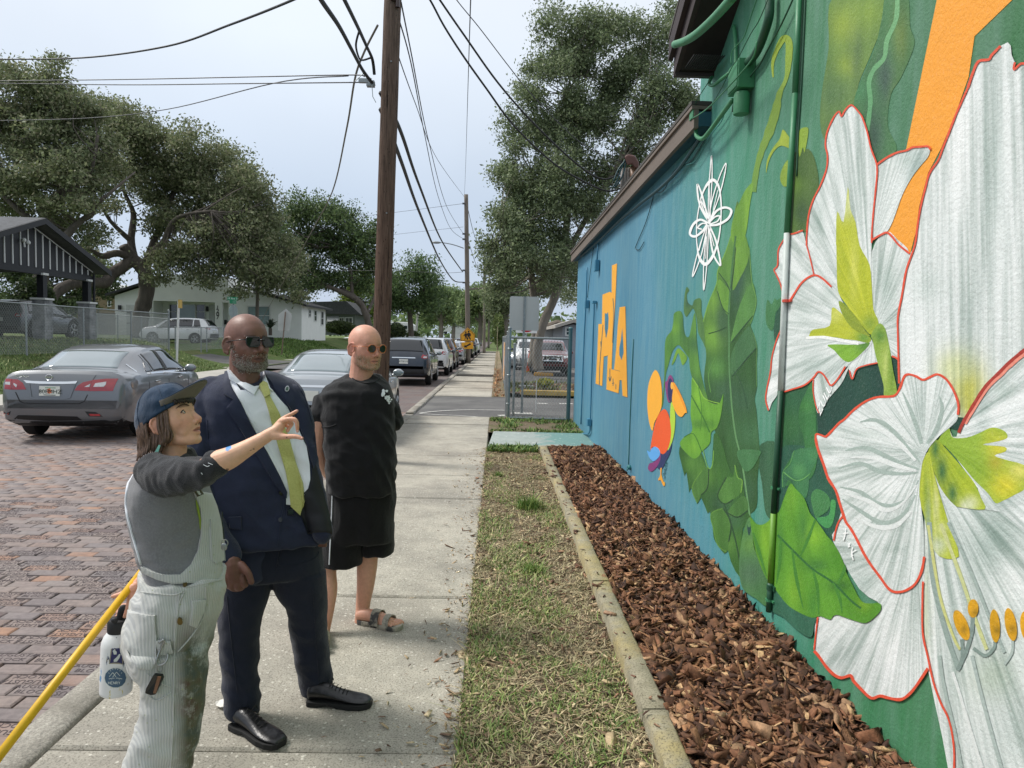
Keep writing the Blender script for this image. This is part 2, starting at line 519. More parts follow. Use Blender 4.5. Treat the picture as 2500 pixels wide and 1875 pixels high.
ys=[-1.0,.9,2.85,4.6,6.18,7.5,8.75,10.2,12.0,13.9,15.25]
ys2=[20.65]
while ys2[-1]<92:ys2 .append(ys2[-1]+1.75)
for arr in(ys,ys2):
 for a,b in zip(arr[:-1],arr[1:]):
  mb=MB();xr=-.12+.0*a
  x0,x1=-1.80,xr
  rings=[]
  for(ins,z)in((0,-.1),(0,-.012),(.012,0)):
   rings.append([(x0+ins,a+.006+ins,z),(x1-ins,a+.006+ins,z),(x1-ins,b-.006-ins,z),(x0+ins,b-.006-ins,z)])
  mb.loft(rings)
  o=mb.build('slab',ts.m,walk)
  o.rotation_euler=(random.gauss(0,.0006),random.gauss(0,.001),0)
sheet(-1.82,-.10,-1,92,-.05).build('slab_bed',mat('joint_dirt','3a342c',.95,var=.3),walk)
m_asph=mat('asphalt','565554',.9,var=.18,vs=2.5,bump=.6,bs=180,bd=.006,alt='6a6966',alts=.7)
dw=MB()
dw.add([(-1.82,15.22,-.02),(.16,15.22,-.006),(9,15.0,-.006),(9,21.2,-.006),(.2,20.7,-.006),(-1.82,20.66,-.02)],[(0,1,2,3,4,5)])
driveway=dw.build('driveway',m_asph,kind='structure')
sheet(9,40,8,60,-.01).build('parking_lot',m_asph,kind='structure')
sheet(.45,9,26.5,60,-.012).build('parking_area',m_asph,kind='structure')
m_line=mat('road_paint','c9c8c2',.8,var=.2,vs=14,alt='7d7c79',altf=(.55,.75),alts=6)
def ribbon(pts,wd,z,m,name,parent=None,**tags):
 mb=MB();P=[Vector((p[0],p[1]))for p in pts];n=len(P)
 for i in range(n):
  d=P[min(i+1,n-1)]-P[max(i-1,0)];d=Vector((-d.y,d.x)).normalized()*wd/2
  zz=z(P[i].x,P[i].y)if callable(z)else z
  mb.v+=[(P[i].x+d.x,P[i].y+d.y,zz),(P[i].x-d.x,P[i].y-d.y,zz)]
 for i in range(n-1):mb.f.append((2*i,2*i+1,2*i+3,2*i+2))
 return mb.build(name,m,parent,**tags)
def gp(px,py):p=PZ(px,py,0);return(p.x,p.y)
q=[gp(*p)for p in((1026,1008),(1060,1004),(1110,1001),(1160,1000),(1232,1001))]
ribbon(smoothpts(q,5),.07,-.002,m_line,'painted_line',driveway)
q=[gp(*p)for p in((1024,1009),(1070,1012),(1120,1014),(1183,1019))]
ribbon(smoothpts(q,5),.05,-.002,m_line,'painted_line',driveway)
for q in(((1217,1014),(1240,1013)),((1246,1008),(1284,1009)),((1312,984),(1337,985)),((1365,985),(1398,985))):
 ribbon([gp(*p)for p in q],.16,-.002,m_line,'painted_line',driveway)
def zv(x,y):return.012+.02*noise.noise((x*2.2,y*2.2,3))+.008*noise.noise((x*9,y*9,1))
sheet(-.125,.70,-.5,11.05,zv,14,140).build('verge',m_dirt,smooth=True,kind='structure')
sheet(-.125,1.75,12.68,15.3,lambda x,y:.02+.03*noise.noise((x*2,y*2,7)),20,30).build('verge_patch',m_dirt,smooth=True,kind='structure')
sheet(-.12,.32,20.7,92,.0,3,60).build('verge_far',m_dirt,kind='structure')
tp=NT('painted_pad');v=tp.coord('World')
c=tp.ramp(tp.noise(v,5,6,.6),[(.3,lin('8f9a95')),(.7,lin('a2aaa5'))])
sx=tp.n('ShaderNodeSeparateXYZ');tp.l(v,sx.inputs[0])
c=tp.mix(tp.ramp(tp.math('ADD',sx.outputs[0],tp.rng(tp.noise(v,3,4),.3,.7,-.3,.3)),[(.7,(0,0,0)),(1.0,(1,1,1))]),c,lin('6d918c'))
c=tp.mix(tp.ramp(tp.noise(v,14,4,.7),[(.62,(0,0,0)),(.68,(.8,.8,.8))]),c,lin('d8dcd2'))
tp.set(color=c,rough=.7);tp.bump(tp.noise(v,60,5),.4,.005)
pad=MB().prism([(-.10,11.05,0),(1.63,11.0,0),(1.63,12.7,0),(-.03,12.72,0)],(0,0,-.08),(0,0,.045))
pad.build('concrete_pad',tp.m,bevel=.015,kind='structure')
tkb=NT('planter_concrete');v=tkb.coord('World')
c=tkb.ramp(tkb.noise(v,9,7,.7),[(.3,lin('7f7a66')),(.7,lin('a7a08a'))])
gN=tkb.n('ShaderNodeNewGeometry');sN=tkb.n('ShaderNodeSeparateXYZ');tkb.l(gN.outputs['Normal'],sN.inputs[0])
yel=tkb.ramp(tkb.noise(v,2.4,6,.7),[(.42,(0,0,0)),(.6,(.75,.75,.75))])
c=tkb.mix(yel,c,lin('aa9a66'))
c=tkb.mix(tkb.ramp(tkb.noise(v,110,3,.7),[(.36,(.8,.8,.8)),(.48,(0,0,0))]),c,lin('57523f'))
tkb.set(color=c,rough=.9);tkb.bump(tkb.noise(v,55,6,.75),.7,.008)
pk=empty('planter_kerb',(.745,5,0),'low weathered yellowish concrete kerb edging the bark mulch bed','kerb')
for a,b in((.2,3.05),(3.06,4.72),(4.74,7.3),(7.31,10.82)):
 mb=MB();rough_block(mb,.69,.80+.0,a,b,-.1,.10+random.uniform(-.004,.004),int((b-a)*8),.008)
 o=mb.build('kerb_block',tkb.m,pk,auto=50);o.location=(-.745,-5,0)
mb=MB();mb.box((1.2,10.84,.04),(.82,.05,.1));o=mb.build('end_block',tkb.m,pk,bevel=.01);o.location=(-.745,-5,0)
def zm(x,y):
 t_=(x-.80)/.82
 return.055+.045*smooth01(t_)+.03*noise.noise((x*3,y*2.2,5))+.012*noise.noise((x*11,y*11,2))
m_mulchbase=mat('mulch_base','2c1d16',.95,var=.4,vs=40,bump=1,bs=60,bd=.02)
bed=sheet(.79,1.63,.2,10.82,zm,24,240).build('mulch_bed',m_mulchbase,smooth=True,kind='structure')
def chips(n,xf,yf,zf,lmu,name,mm,pal,palw,tilt=.5,asp=(.25,.5),thk=(.12,.28),parent=None,**tags):
 x=xf(n);y=yf(n)
 z=np.array([zf(a,b)for a,b in zip(x,y)])
 L=np.exp(RNG.normal(math.log(lmu),.50,n)).clip(.006,.10);W=L*RNG.uniform(*asp,n);T=L*RNG.uniform(*thk,n)
 base=np.array([(-1,-.7,-1),(1,-.7,-1),(1,.7,-1),(-1,.7,-1),(-1,-.7,1),(1,-.7,1),(1,.7,1),(-1,.7,1)],float)*.5
 B=base[None]*np.ones((n,1,1))+RNG.normal(0,.20,(n,8,3))
 endw=RNG.uniform(.35,1.1,(n,2));B[:,[0,3,4,7],1]*=endw[:,:1];B[:,[1,2,5,6],1]*=endw[:,1:]
 B*=np.stack([L,W*1.3,T],-1)[:,None,:]
 ya=RNG.uniform(0,2*np.pi,n);ti=RNG.normal(0,tilt,n);ro=RNG.normal(0,tilt,n)
 def rm(ax,a):
  c,s=np.cos(a),np.sin(a);M=np.zeros((n,3,3));i,j=[(1,2),(2,0),(0,1)][ax]
  M[:,ax,ax]=1;M[:,i,i]=c;M[:,j,j]=c;M[:,i,j]=-s;M[:,j,i]=s;return M
 Mx=rm(2,ya)@rm(1,ti)@rm(0,ro)
 Vv=np.einsum('nij,nkj->nki',Mx,B)+np.stack([x,y,z],-1)[:,None,:]
 q=np.array([(0,3,2,1),(4,5,6,7),(0,1,5,4),(1,2,6,5),(2,3,7,6),(3,0,4,7)])
 Fq=(q[None]+(np.arange(n)*8)[:,None,None]).reshape(-1,4)
 ci=RNG.choice(len(pal),n,p=palw);C=np.array([lin(c)[:3]for c in pal])[ci]*RNG.uniform(.75,1.25,(n,1))
 me=np_mesh(name,Vv.reshape(-1,3),Fq,np.repeat(C,8,0))
 return link(name,me,parent,mm,**tags)
BARK=['5f402c','795239','8f6848','432b1e','a58262','c09e74','66452e']
m_chip=vmat('bark',.85,.35,60,.8,160,.004,kind='Object')
chips(26000,lambda n:RNG.uniform(.80,1.615,n),lambda n:1.5+9.3*RNG.uniform(0,1,n)**1.35,lambda a,b:zm(a,b)+random.uniform(-.004,.022),.042,'bark_mulch',m_chip,BARK,[.22,.22,.16,.18,.08,.03,.11],.5,(.22,.75),(.05,.16),label='reddish brown bark mulch filling the bed against the wall',cat='mulch',kind='stuff')
chips(330,lambda n:.745-np.abs(RNG.normal(0,.16,n)),lambda n:RNG.uniform(1.6,10.5,n),lambda a,b:(.105 if a>.69 else zv(a,b)+.008),.022,'spilled_bark',m_chip,['5c4033','7d5a49','9a7b62'],[.4,.4,.2],.25,label='scattered bark flakes spilled along the planter kerb',cat='bark flakes',kind='stuff')
kinds=[]
for k in range(10):
 b_=np.array([(-1,-.7,-1),(1,-.7,-1),(1,.7,-1),(-1,.7,-1),(-1,-.7,1),(1,-.7,1),(1,.7,1),(-1,.7,1),(0,-1,0),(0,1,.3)],float)*.5*np.array([.085,.034,.010])+RNG.normal(0,.0035,(10,3))
 hull=bmesh.new();[hull.verts.new(v)for v in b_];bmesh.ops.convex_hull(hull,input=hull.verts);cm_=bpy.data.meshes.new('bark_chip');hull.to_mesh(cm_);hull.free()
 set_tint(cm_,np.tile(np.array(lin(BARK[k%7])[:3])*random.uniform(.8,1.2),(len(cm_.vertices),1)));cm_.materials.append(m_chip);kinds.append(cm_)
for k in range(300):
 y_=1.75+3.6*random.random()**1.3;x_=random.uniform(.83,1.58)
 o=link('bark_chip',random.choice(kinds),bed);o.location=(x_,y_,zm(x_,y_)+random.uniform(.012,.026));o.rotation_euler=(random.gauss(0,.35),random.gauss(0,.3),random.uniform(0,6.28));o.scale=[random.uniform(.55,1.15)]*3
m_lit=vmat('leaf_litter',.9,.25,80)
def vlit(n):
 a=-.12+.81*RNG.uniform(0,1,n);k=RNG.uniform(0,1,n)<.10;a[k]=-.10-RNG.exponential(.10,k.sum());return a
chips(15000,vlit,lambda n:1.5+9.5*RNG.uniform(0,1,n)**1.5,lambda a,b:(.004 if a<-.12 else zv(a,b))+random.uniform(.001,.012),.017,'leaf_litter',m_lit,['a58f72','bba582','7d6551','5c4838','cfbc98','8c6a52'],[.28,.24,.18,.10,.1,.1],.3,(.2,.55),(.03,.12),label='dry leaf and wood litter strewn over the verge',cat='litter',kind='stuff')
def blades(n,xf,yf,zf,hmu,name,mm,pal,keep=None,wd=.0035,lean=.6,parent=None,**tags):
 x=xf(n);y=yf(n)
 if keep is not None:
  k=np.array([keep(a,b)for a,b in zip(x,y)]);x=x[k];y=y[k];n=len(x)
 z=np.array([zf(a,b)for a,b in zip(x,y)])
 h=np.exp(RNG.normal(math.log(hmu),.35,n));a=RNG.uniform(0,2*np.pi,n);le=np.abs(RNG.normal(0,lean,n))*h
 dx,dy=np.cos(a),np.sin(a);wx,wy=-dy,dx;W=wd*RNG.uniform(.6,1.5,n)
 P=[]
 for tt,ww in((0,1),(.5,.8)):
  for s_ in(-1,1):
   P.append(np.stack([x+dx*le*tt**1.6+wx*W*ww*s_,y+dy*le*tt**1.6+wy*W*ww*s_,z+h*tt*.96],-1))
 P.append(np.stack([x+dx*le,y+dy*le,z+h*.85],-1))
 Vv=np.stack(P,1).reshape(-1,3)
 tri=np.array([(0,1,3),(0,3,2),(2,3,4)]);Fq=(tri[None]+(np.arange(n)*5)[:,None,None]).reshape(-1,3)
 C=np.array([lin(c)[:3]for c in pal])[RNG.choice(len(pal),n)]*RNG.uniform(.7,1.3,(n,1))
 me=np_mesh(name,Vv,Fq,np.repeat(C,5,0))
 return link(name,me,parent,mm,**tags)
m_blade=vmat('grass_blade',.7,.15,30)
def patch(a,b):
 s_=noise.noise((a*2.6,b*1.5,11))+.5*noise.noise((a*7,b*6,4))+.12
 edge=-.1 if(a>.55)else(0.16 if a<.18 else 0)
 far=-.25 if b>7.2 else 0
 return s_+edge+far>random.uniform(-.08,.34)
blades(40000,lambda n:RNG.uniform(-.13,.68,n),lambda n:1.5+9.4*RNG.uniform(0,1,n)**1.4,zv,.026,'verge_grass',m_blade,['64803a','78924a','889a55','587536','a0a066','b0a878'],patch,.0028,1.1,label='patchy green and dry grass on the verge',cat='grass',kind='stuff')
blades(42000,lambda n:RNG.uniform(-.14,.685,n),lambda n:1.5+9.4*RNG.uniform(0,1,n)**1.4,zv,.016,'dry_thatch',m_blade,['b9a985','a3936f','c9ba96','8f8266','a9a67c','948a68'],lambda a,b:noise.noise((a*5,b*4,31))>random.uniform(-.7,.25),.0026,2.6,label='flattened straw coloured thatch on the verge',cat='dry grass',kind='stuff')
for(cx,cy,rr,nn,hh,lb)in((.36,7.05,.10,480,.11,'largest dark green grass tuft halfway along the verge'),(.30,5.1,.08,220,.06,'low grass tuft nearer the camera on the verge'),(.06,8.7,.05,160,.05,'small tuft at the pavement edge near the concrete pad')):
 blades(nn,lambda n:RNG.normal(cx,rr*.55,n),lambda n:RNG.normal(cy,rr*.7,n),zv,hh,'grass_tuft',m_blade,['4f7030','6b8a3c','88984e'],None,.003,.8,label=lb,cat='grass',group='grass tufts on the verge')
for(x0,x1,y0,y1,nn)in((-.10,1.6,12.7,14.9,4200),(-.1,.66,10.5,11.05,1500)):
 blades(nn,lambda n:RNG.uniform(x0,x1,n),lambda n:RNG.uniform(y0,y1,n),lambda a,b:.03,.045,'weeds',m_blade,['55762f','6d8a40','86904f','41602a'],lambda a,b:(noise.noise((a*2,b*2,1))+(.45 if a>1.2 or b>14.3 or b<13.0 else-.1))>random.uniform(-.1,.45),.009,1.0,label='low weeds around the concrete pad',cat='weeds',kind='stuff')
chips(500,lambda n:RNG.normal(.06,.1,n),lambda n:RNG.uniform(20.8,40,n),lambda a,b:.02,.05,'fallen_leaves',m_lit,['a5764f','8a5f42','b9926a'],[.4,.3,.3],.4,(.4,.7),(.03,.1),label='brown fallen leaves at the foot of the fence',cat='leaves',kind='stuff')
m_pav2=mat('far_pavement','a7a49b',.9,var=.12,vs=2,bump=.3,bs=60)
far=MB()
prof=[(-10.30,-.2),(-10.30,.06),(-10.45,.075),(-11.75,.08)]
for(a,b)in((-2,31.0),(46.5,130)):
 far.loft([[(x,y,z)for x,z in prof]+[(-11.75,y,-.2)]for y in(a,b)])
for(cx,cy,s)in((-13.5,31.0,1),(-13.5,46.5,-1)):
 rings=[]
 for i in range(9):
  q=R(90)*i/8
  rings.append([(cx+(x-cx)*math.cos(q),cy+s*(x-cx)*math.sin(q),z)for x,z in prof]+[(cx+(-11.75-cx)*math.cos(q),cy+s*(-11.75-cx)*math.sin(q),-.2)])
 far.loft(rings)
far.build('far_pavement',m_pav2,auto=40,kind='structure')
sheet(-17,-10.28,34.5,42.5,lambda x,y:(zl(x,y)if x<-11.74 else-.045)+.015,24,24).build('cross_street',m_asph,kind='structure')
lawn=sheet(-70,-11.74,-2,150,zl,110,130)
lo=lawn.build('lawn',m_lawn,smooth=True,kind='structure')
blades(34000,lambda n:RNG.uniform(-24,-11.8,n),lambda n:RNG.uniform(13,33,n),zl,.07,'lawn_grass',m_blade,['586f36','6a8042','7a8c50','4c6032','8c915e'],None,.012,.7,label='mown green lawn behind the grey sedan',cat='grass',kind='stuff')
blades(12000,lambda n:RNG.uniform(-18,-11.8,n),lambda n:RNG.uniform(44.5,62,n),zl,.10,'lawn_grass',m_blade,['4c6a28','5d7d33','6f8a40','3f5c22'],None,.02,.7,label='green lawn in front of the white house',cat='grass',kind='stuff')
XW=1.62
YC=14.65
tw=NT('stucco_blue_green');v=tw.coord('World')
s=tw.n('ShaderNodeSeparateXYZ');tw.l(v,s.inputs[0])
yy_=tw.math('ADD',s.outputs[1],tw.rng(tw.noise(v,.8,4),.3,.7,-.35,.35))
yz_=tw.math('SUBTRACT',yy_,tw.math('MULTIPLY',tw.math('MAXIMUM',tw.math('SUBTRACT',s.outputs[2],2.0),0.0),.35))
g1=tw.ramp(tw.math('DIVIDE',yz_,12.0),[(.20,lin('2f6b3a')),(.30,lin('3a7a55')),(.42,lin('3f8a72')),(.52,lin('3d8390')),(.62,lin('4a88a2')),(1.0,lin('4585a6'))])
low=tw.ramp(tw.math('DIVIDE',yy_,12.0),[(.16,lin('2f7438')),(.26,lin('2f7a4c')),(.36,lin('37907c')),(.44,lin('4890a0')),(.6,lin('4a88a2'))])
zf=tw.ramp(s.outputs[2],[(.35,(1,1,1)),(1.0,(0,0,0))])
c=tw.mix(zf,g1,low)
st=tw.noise(tw.coord('World',(1,3,.5)),3.2,6,.65)
c=tw.mix(tw.rng(st,.3,.7,0,.26),c,lin('9db8b4'))
tw.set(color=c,rough=.62,spec=.4)
tw.bump(tw.math('ADD',tw.noise(v,55,5,.7),tw.math('MULTIPLY',tw.noise(v,9,4),.8)),.45,.012)
m_wall=tw.m
bld=empty('painted_building',(XW,8,0),'low stucco building painted blue and green with a flower mural','building')
def bchild(mb,name,m,**k):
 o=mb.build(name,m,bld,**k);o.location=(-XW,-8,0);return o
mb=MB()
mb.prism([(XW,-3,-.1),(XW,YC,-.1),(XW,YC,3.36),(XW,5.95,3.42),(XW,5.95,5.8),(XW,-3,8.2)],(0,0,0),(7,0,0))
bchild(mb,'wall',m_wall)
m_fas=mat('fascia_board','6d6259',.7,var=.2,vs=3,bump=.3,bs=30,stretch=(1,.2,1))
m_fas2=mat('teal_board','1d5060',.6,var=.2)
m_roof=mat('roof_felt','4a4744',.9,var=.2,vs=6)
def zr(y):return 3.36+.06*(YC-y)/(YC-5.95)
def eave(mb,x0,x1,z0,z1,ya=5.6,yb=YC+.12):
 mb.loft([[(x0,y,zr(y)+z0),(x1,y,zr(y)+z0),(x1,y,zr(y)+z1),(x0,y,zr(y)+z1)]for y in(ya,yb)])
mb=MB();eave(mb,XW-.10,XW+.02,-.02,.09);bchild(mb,'soffit_board',m_fas2)
mb=MB();eave(mb,XW-.135,XW-.10,-.035,.105);bchild(mb,'fascia',m_fas)
mb=MB();eave(mb,XW-.155,XW+.1,.108,.135);bchild(mb,'drip_cap',m_fas)
mb=MB();eave(mb,XW-.16,XW+6.9,.14,.17);bchild(mb,'roof',m_roof)
m_dark=mat('dark_brown_board','33292a',.7,var=.25,vs=5,bump=.3,bs=40)
m_soff=mat('dark_soffit','241d1e',.8,var=.25)
zb_=3.80
mb=MB();mb.loft([[(XW-.27,y,z),(XW+.0,y,z),(XW+.0,y,z+.05),(XW-.27,y,z+.05)]for y,z in((5.55,zb_),(3.2,zb_+1.30))]);bchild(mb,'soffit',m_soff)
mb=MB();mb.loft([[(XW-.305,y,z-.03),(XW-.27,y,z-.03),(XW-.27,y,z+.22),(XW-.305,y,z+.22)]for y,z in((5.62,zb_),(3.2,zb_+1.34))]);bchild(mb,'rake_board',m_dark)
mb=MB();mb.loft([[(XW-.345,y,z+.10),(XW-.308,y,z+.10),(XW-.308,y,z+.25),(XW-.345,y,z+.25)]for y,z in((5.64,zb_),(3.2,zb_+1.34))]);bchild(mb,'rake_trim',m_dark)
mb=MB();mb.box((XW-.15,5.6,zb_+.10),(.30,.05,.26));bchild(mb,'end_board',m_dark)
mb=MB()
for i in range(14):
 mb.box((XW-.25+i*.017,5.36,zb_-.006),(.004,.26,.006))
for i in range(12):
 mb.box((XW-.14,5.24+i*.022,zb_-.0075),(.22,.004,.005))
bchild(mb,'soffit_vent',mat('vent_mesh','12100f',.6))
mb=MB();mb.prism([(XW-.345,5.66,zb_+.27),(XW-.345,3.1,zb_+1.63),(XW-.345,3.1,zb_+1.66),(XW-.345,5.66,zb_+.30)],(0,0,0),(7,0,0));bchild(mb,'upper_roof',m_roof)
def fmat(name,col):return mat(name,col,.5,var=.14,vs=6,bump=.3,bs=50,bd=.004)
m_pg,m_pd,m_pt,m_pb=fmat('pipe_green','3c7f58'),fmat('pipe_dark_green','23503a'),fmat('pipe_teal','2f7474'),fmat('pipe_blue','3f7f9c')
m_pw,m_py,m_pr=fmat('pipe_petal','c3cbc7'),fmat('pipe_leaf','6c9c34'),fmat('pipe_red','cf5340')
m_dkc=fmat('cable_dark_teal','1d4248')
def zA2(x,y):return 1350+x/1.9235,y/1.9235
def zI2(x,y):return 1650+x/3.949,y/3.949
def zD2(x,y):return 1380+x/2.552,550+y/2.552
def zB2(x,y):return 1700+x/2.765,600+y/2.765
def zE2(x,y):return 1600+x/3.687,1100+y/3.687
def wp_(z,x,y,out):q=z(x,y);return PX(q[0],q[1],XW-out)
def run(name,z,pts,out,r,m,n=8,k=4):
 P=[wp_(z,p[0],p[1],p[2]if len(p)>2 else out)for p in pts]
 mb=MB();mb.tube(smoothpts(P,k)if len(P)>2 else P,r,n);return bchild(mb,name,m,smooth=True)
for a,b,m in((zI2(1192,-120),zI2(1150,900),m_pg),(zI2(1150,900),zB2(612,-86),m_pg),(zB2(612,-86),zB2(569,978),m_pw),(zB2(569,978),zE2(1064,565),m_pd),(zE2(1064,565),zE2(1036,1190),m_py),(zE2(1036,1190),zE2(1020,1450),m_pd)):
 A_,B_=PX(a[0],a[1],XW-.022),PX(b[0],b[1],XW-.022)
 mb=MB();mb.tube([A_,B_],.0165,12);bchild(mb,'drain_pipe',m,smooth=True)
for q,m in((zB2(606,372),m_pr),(zE2(1035,1218),m_pd),(zE2(1033,1240),m_pd),(zE2(1072,335),m_pg),(zE2(1024,1345),m_pg)):
 c=PX(q[0],q[1],XW-.022);mb=MB();mb.lathe([(.0165,-.008),(.021,-.007),(.021,.007),(.0165,.008)],c,14);mb.box(c+Vector((.012,-.028,0)),(.012,.03,.012));bchild(mb,'pipe_clamp',m)
run('cable',zI2,((1250,-60),(1235,300),(1205,900),(1180,1300),(1165,1700)),.006,.0045,m_pd)
yb0,yb1,zt0,zt1=4.66,4.86,3.375,3.56
mb=MB();mb.box((XW-.055,(yb0+yb1)/2,(zt0+zt1)/2),(.11,yb1-yb0,zt1-zt0));bchild(mb,'junction_box',m_pg,bevel=.004)
mb=MB();mb.box((XW-.1135,(yb0+yb1)/2,(zt0+zt1)/2),(.006,yb1-yb0-.02,zt1-zt0-.02));bchild(mb,'box_door',m_pg,bevel=.002)
mb=MB();mb.lathe([(.05,0),(.052,.02),(.052,.12),(.045,.14)],(XW-.06,4.72,zt0-.155),18);bchild(mb,'meter_can',m_pg,auto=40)
run('conduit',zI2,((545,965,.10),(440,1110,.10),(330,1260,.10),(262,1335,.10),(205,1318,.10),(192,1250,.10),(192,1150,.10)),.10,.016,m_pg,10)
q=PX(*zI2(178,1070),XW-.12);mb=MB();mb.box(q,(.05,.10,.13));bchild(mb,'small_box',m_pg,bevel=.004)
run('conduit',zI2,((515,705,.05),(430,770,.06),(365,822,.06),(322,812,.06),(330,775,.05),(350,740,.03)),.05,.013,m_pg,8)
run('duct',zI2,((905,-60),(905,60),(895,180),(850,330),(800,460),(740,560),(672,615)),.05,.027,m_pd,10)
run('conduit',zI2,((560,250),(575,400),(580,650)),.02,.014,m_pg,8)
for pts,out,r,m in((((785,-20),(740,110),(700,230),(650,370),(545,490),(532,620)),.09,.0035,m_pg),(((890,-10),(800,200),(720,330),(600,560),(545,640),(450,830),(365,985)),.13,.0030,m_pd),(((1135,-20),(1010,250),(900,450),(810,620),(755,690),(690,780),(630,880),(560,990),(545,1080)),.03,.0055,m_pd),(((780,400),(760,520),(700,620),(560,780),(440,910),(300,1050),(160,1140),(150,1110)),.14,.0045,m_pg),(((330,770),(230,920),(185,1010),(165,1110)),.13,.0035,m_pd),(((500,1030),(420,1160),(300,1310),(210,1460),(140,1560),(85,1590),(40,1640)),.03,.005,m_dkc),(((480,1050),(440,1170),(340,1300),(240,1470),(180,1560),(100,1590)),.04,.0035,m_pt)):
 run('cable',zI2,pts,out,r,m,6)
run('service_pipe',zI2,((-10,428),(90,395),(190,335),(300,240),(420,120),(560,-40)),.40,.026,m_pg,12)
run('cable_run',zA2,((690,650),(620,755),(560,830),(480,903),(400,965),(300,1050),(215,1132),(130,1205)),.05,.016,m_dkc,8)
run('cable',zA2,((640,740),(600,775),(560,815),(520,895),(480,905)),.03,.005,m_dkc,6)
run('cable',zA2,((475,905),(455,985),(430,1060),(400,1130),(388,1165),(405,1172),(428,1135)),.012,.0045,m_dkc,6)
run('conduit',zD2,((135,262),(130,470),(120,660),(110,900),(98,1240)),.03,.013,m_pb);run('conduit',zD2,((180,478),(177,600),(166,900),(156,1215),(150,1290),(120,1300),(88,1288)),.03,.013,m_pb)
run('conduit',zD2,((204,112),(198,225)),.03,.013,m_pb);run('cable',zD2,((176,140),(160,260),(148,360),(138,450)),.02,.005,m_dkc,6);run('thin_pipe',zD2,((425,708),(412,1000),(404,1200),(394,1490)),.008,.006,m_pt)
for x0,x1,y0,y1 in((122,146,468,516),(183,209,218,285),(136,160,1205,1248),(172,190,472,488)):
 q=PX(*zD2((x0+x1)/2,(y0+y1)/2),XW-.045);hh=(y1-y0)/2.552*q.y/F;mb=MB();mb.box(q,(.07,.16,hh));bchild(mb,'outlet_box',m_pb,bevel=.004)
q=PX(*zD2(399,1508),XW-.02);mb=MB();mb.ball(q,(.03,.04,.03),10,6);mb.tube([q,q+Vector((-.03,-.02,-.03))],.01,6);bchild(mb,'hose_tap',m_pt)
m_hood,m_rusty=fmat('mast_hood','5c3b35'),fmat('rusty_pipe','8a6b55')
def rfp(x,y,Y=10.2):q=zA2(x,y);return PY(q[0],q[1],Y)
mb=MB();mb.tube([rfp(381,900),rfp(381,785)],.07,14);bchild(mb,'roof_mast',m_rusty,smooth=True)
mb=MB();mb.loft([[rfp(*p,Y)for p in((335,735),(352,724),(385,730),(404,762),(404,790),(384,790),(372,772),(350,778))]for Y in(10.05,10.4)]);bchild(mb,'mast_hood',m_hood,bevel=.02)
for x in(322,336,350):mb=MB();mb.tube([rfp(x,935),rfp(x+6,790)],.028,8);bchild(mb,'service_mast',fmat('mast_grey','6d6864'),smooth=True)
for pts in(((338,750),(318,800),(300,850),(275,885)),((345,755),(325,830),(290,880)),((350,745),(310,790),(285,850))):
 mb=MB();mb.tube(smoothpts([rfp(*p,10.1)for p in pts],4),.012,6);bchild(mb,'mast_cable',m_dkc,smooth=True)
mb=MB();mb.lathe([(.09,0),(.10,.02),(.08,.10),(.02,.13)],rfp(485,752,9.2),14);bchild(mb,'roof_vent',mat('vent_white','b9bab8',.5),smooth=True)
def Z_(ox,oy,s):return lambda*pts:[(ox+x/s,oy+y/s)for x,y in pts]
zA,zB,zC=Z_(1350,0,1.9235),Z_(1700,600,2.765),Z_(1700,1275,2.765)
zD,zE,zG=Z_(1380,550,2.552),Z_(1600,1100,3.687),Z_(2100,900,4.1475)
zH,zI,zJ=Z_(1900,0,2.765),Z_(1650,0,3.949),Z_(1560,560,3.77)
zK,zL=Z_(1440,620,2.86),Z_(1660,360,4.606)
def paint_mat(name,streak=0.0,sf=14.0,light=None,rough=.6,mottle=.10,hi=None):
 t=NT(name)
 a=t.n('ShaderNodeAttribute',attribute_name='tint');v=t.coord('World')
 c=a.outputs['Color']
 if streak:
  u=t.n('ShaderNodeAttribute',attribute_name='grain')
  mp=t.n('ShaderNodeMapping');mp.inputs['Scale'].default_value=(sf,1.1,1);t.l(u.outputs['Vector'],mp.inputs[0])
  n1=t.noise(mp.outputs[0],1.0,5,.6)
  mp2=t.n('ShaderNodeMapping');mp2 .inputs['Scale'].default_value=(sf*.35,.9,1);t.l(u.outputs['Vector'],mp2 .inputs[0])
  n2=t.noise(mp2 .outputs[0],1.0,3,.5)
  f=t.math('ADD',t.math('MULTIPLY',n1,.55),t.math('MULTIPLY',n2,.45))
  dark=t.mix(1.0,c,lin('b3c0ba')if light is None else light,'MULTIPLY')
  c=t.mix(t.ramp(f,[(.38,(streak,)*3),(.56,(0,0,0))]),c,dark)
  c=t.mix(t.ramp(f,[(.56,(0,0,0)),(.70,(.5,)*3)]),c,t.mix(.6,c,lin('f3f5f3'))if hi is None else t.mix(1.0,c,hi,'MULTIPLY'))
 n3=t.noise(v,7,6,.7)
 c=t.mix(t.rng(n3,.35,.65,0,mottle),c,t.mix(1.0,c,(.55,.6,.58,1),'MULTIPLY'))
 dry=t.ramp(t.noise(v,90,3,.8),[(.55,(0,0,0)),(.75,(.16,)*3)])
 c=t.mix(dry,c,t.mix(.5,c,(.9,.9,.9,1)))
 t.set(color=c,rough=rough,spec=.4)
 t.bump(t.math('ADD',t.noise(v,55,5,.7),t.math('MULTIPLY',t.noise(v,9,4),.8)),.45,.012)
 return t.m
m_petal=paint_mat('petal_paint',.9,30.0)
m_throat=paint_mat('throat_paint',.55,26.0,(.62,.72,.42,1),hi=(1.35,1.3,1.6,1))
m_leafp=paint_mat('leaf_paint',.6,8.0,(.50,.62,.55,1),mottle=.3,hi=(1.45,1.35,1.0,1))
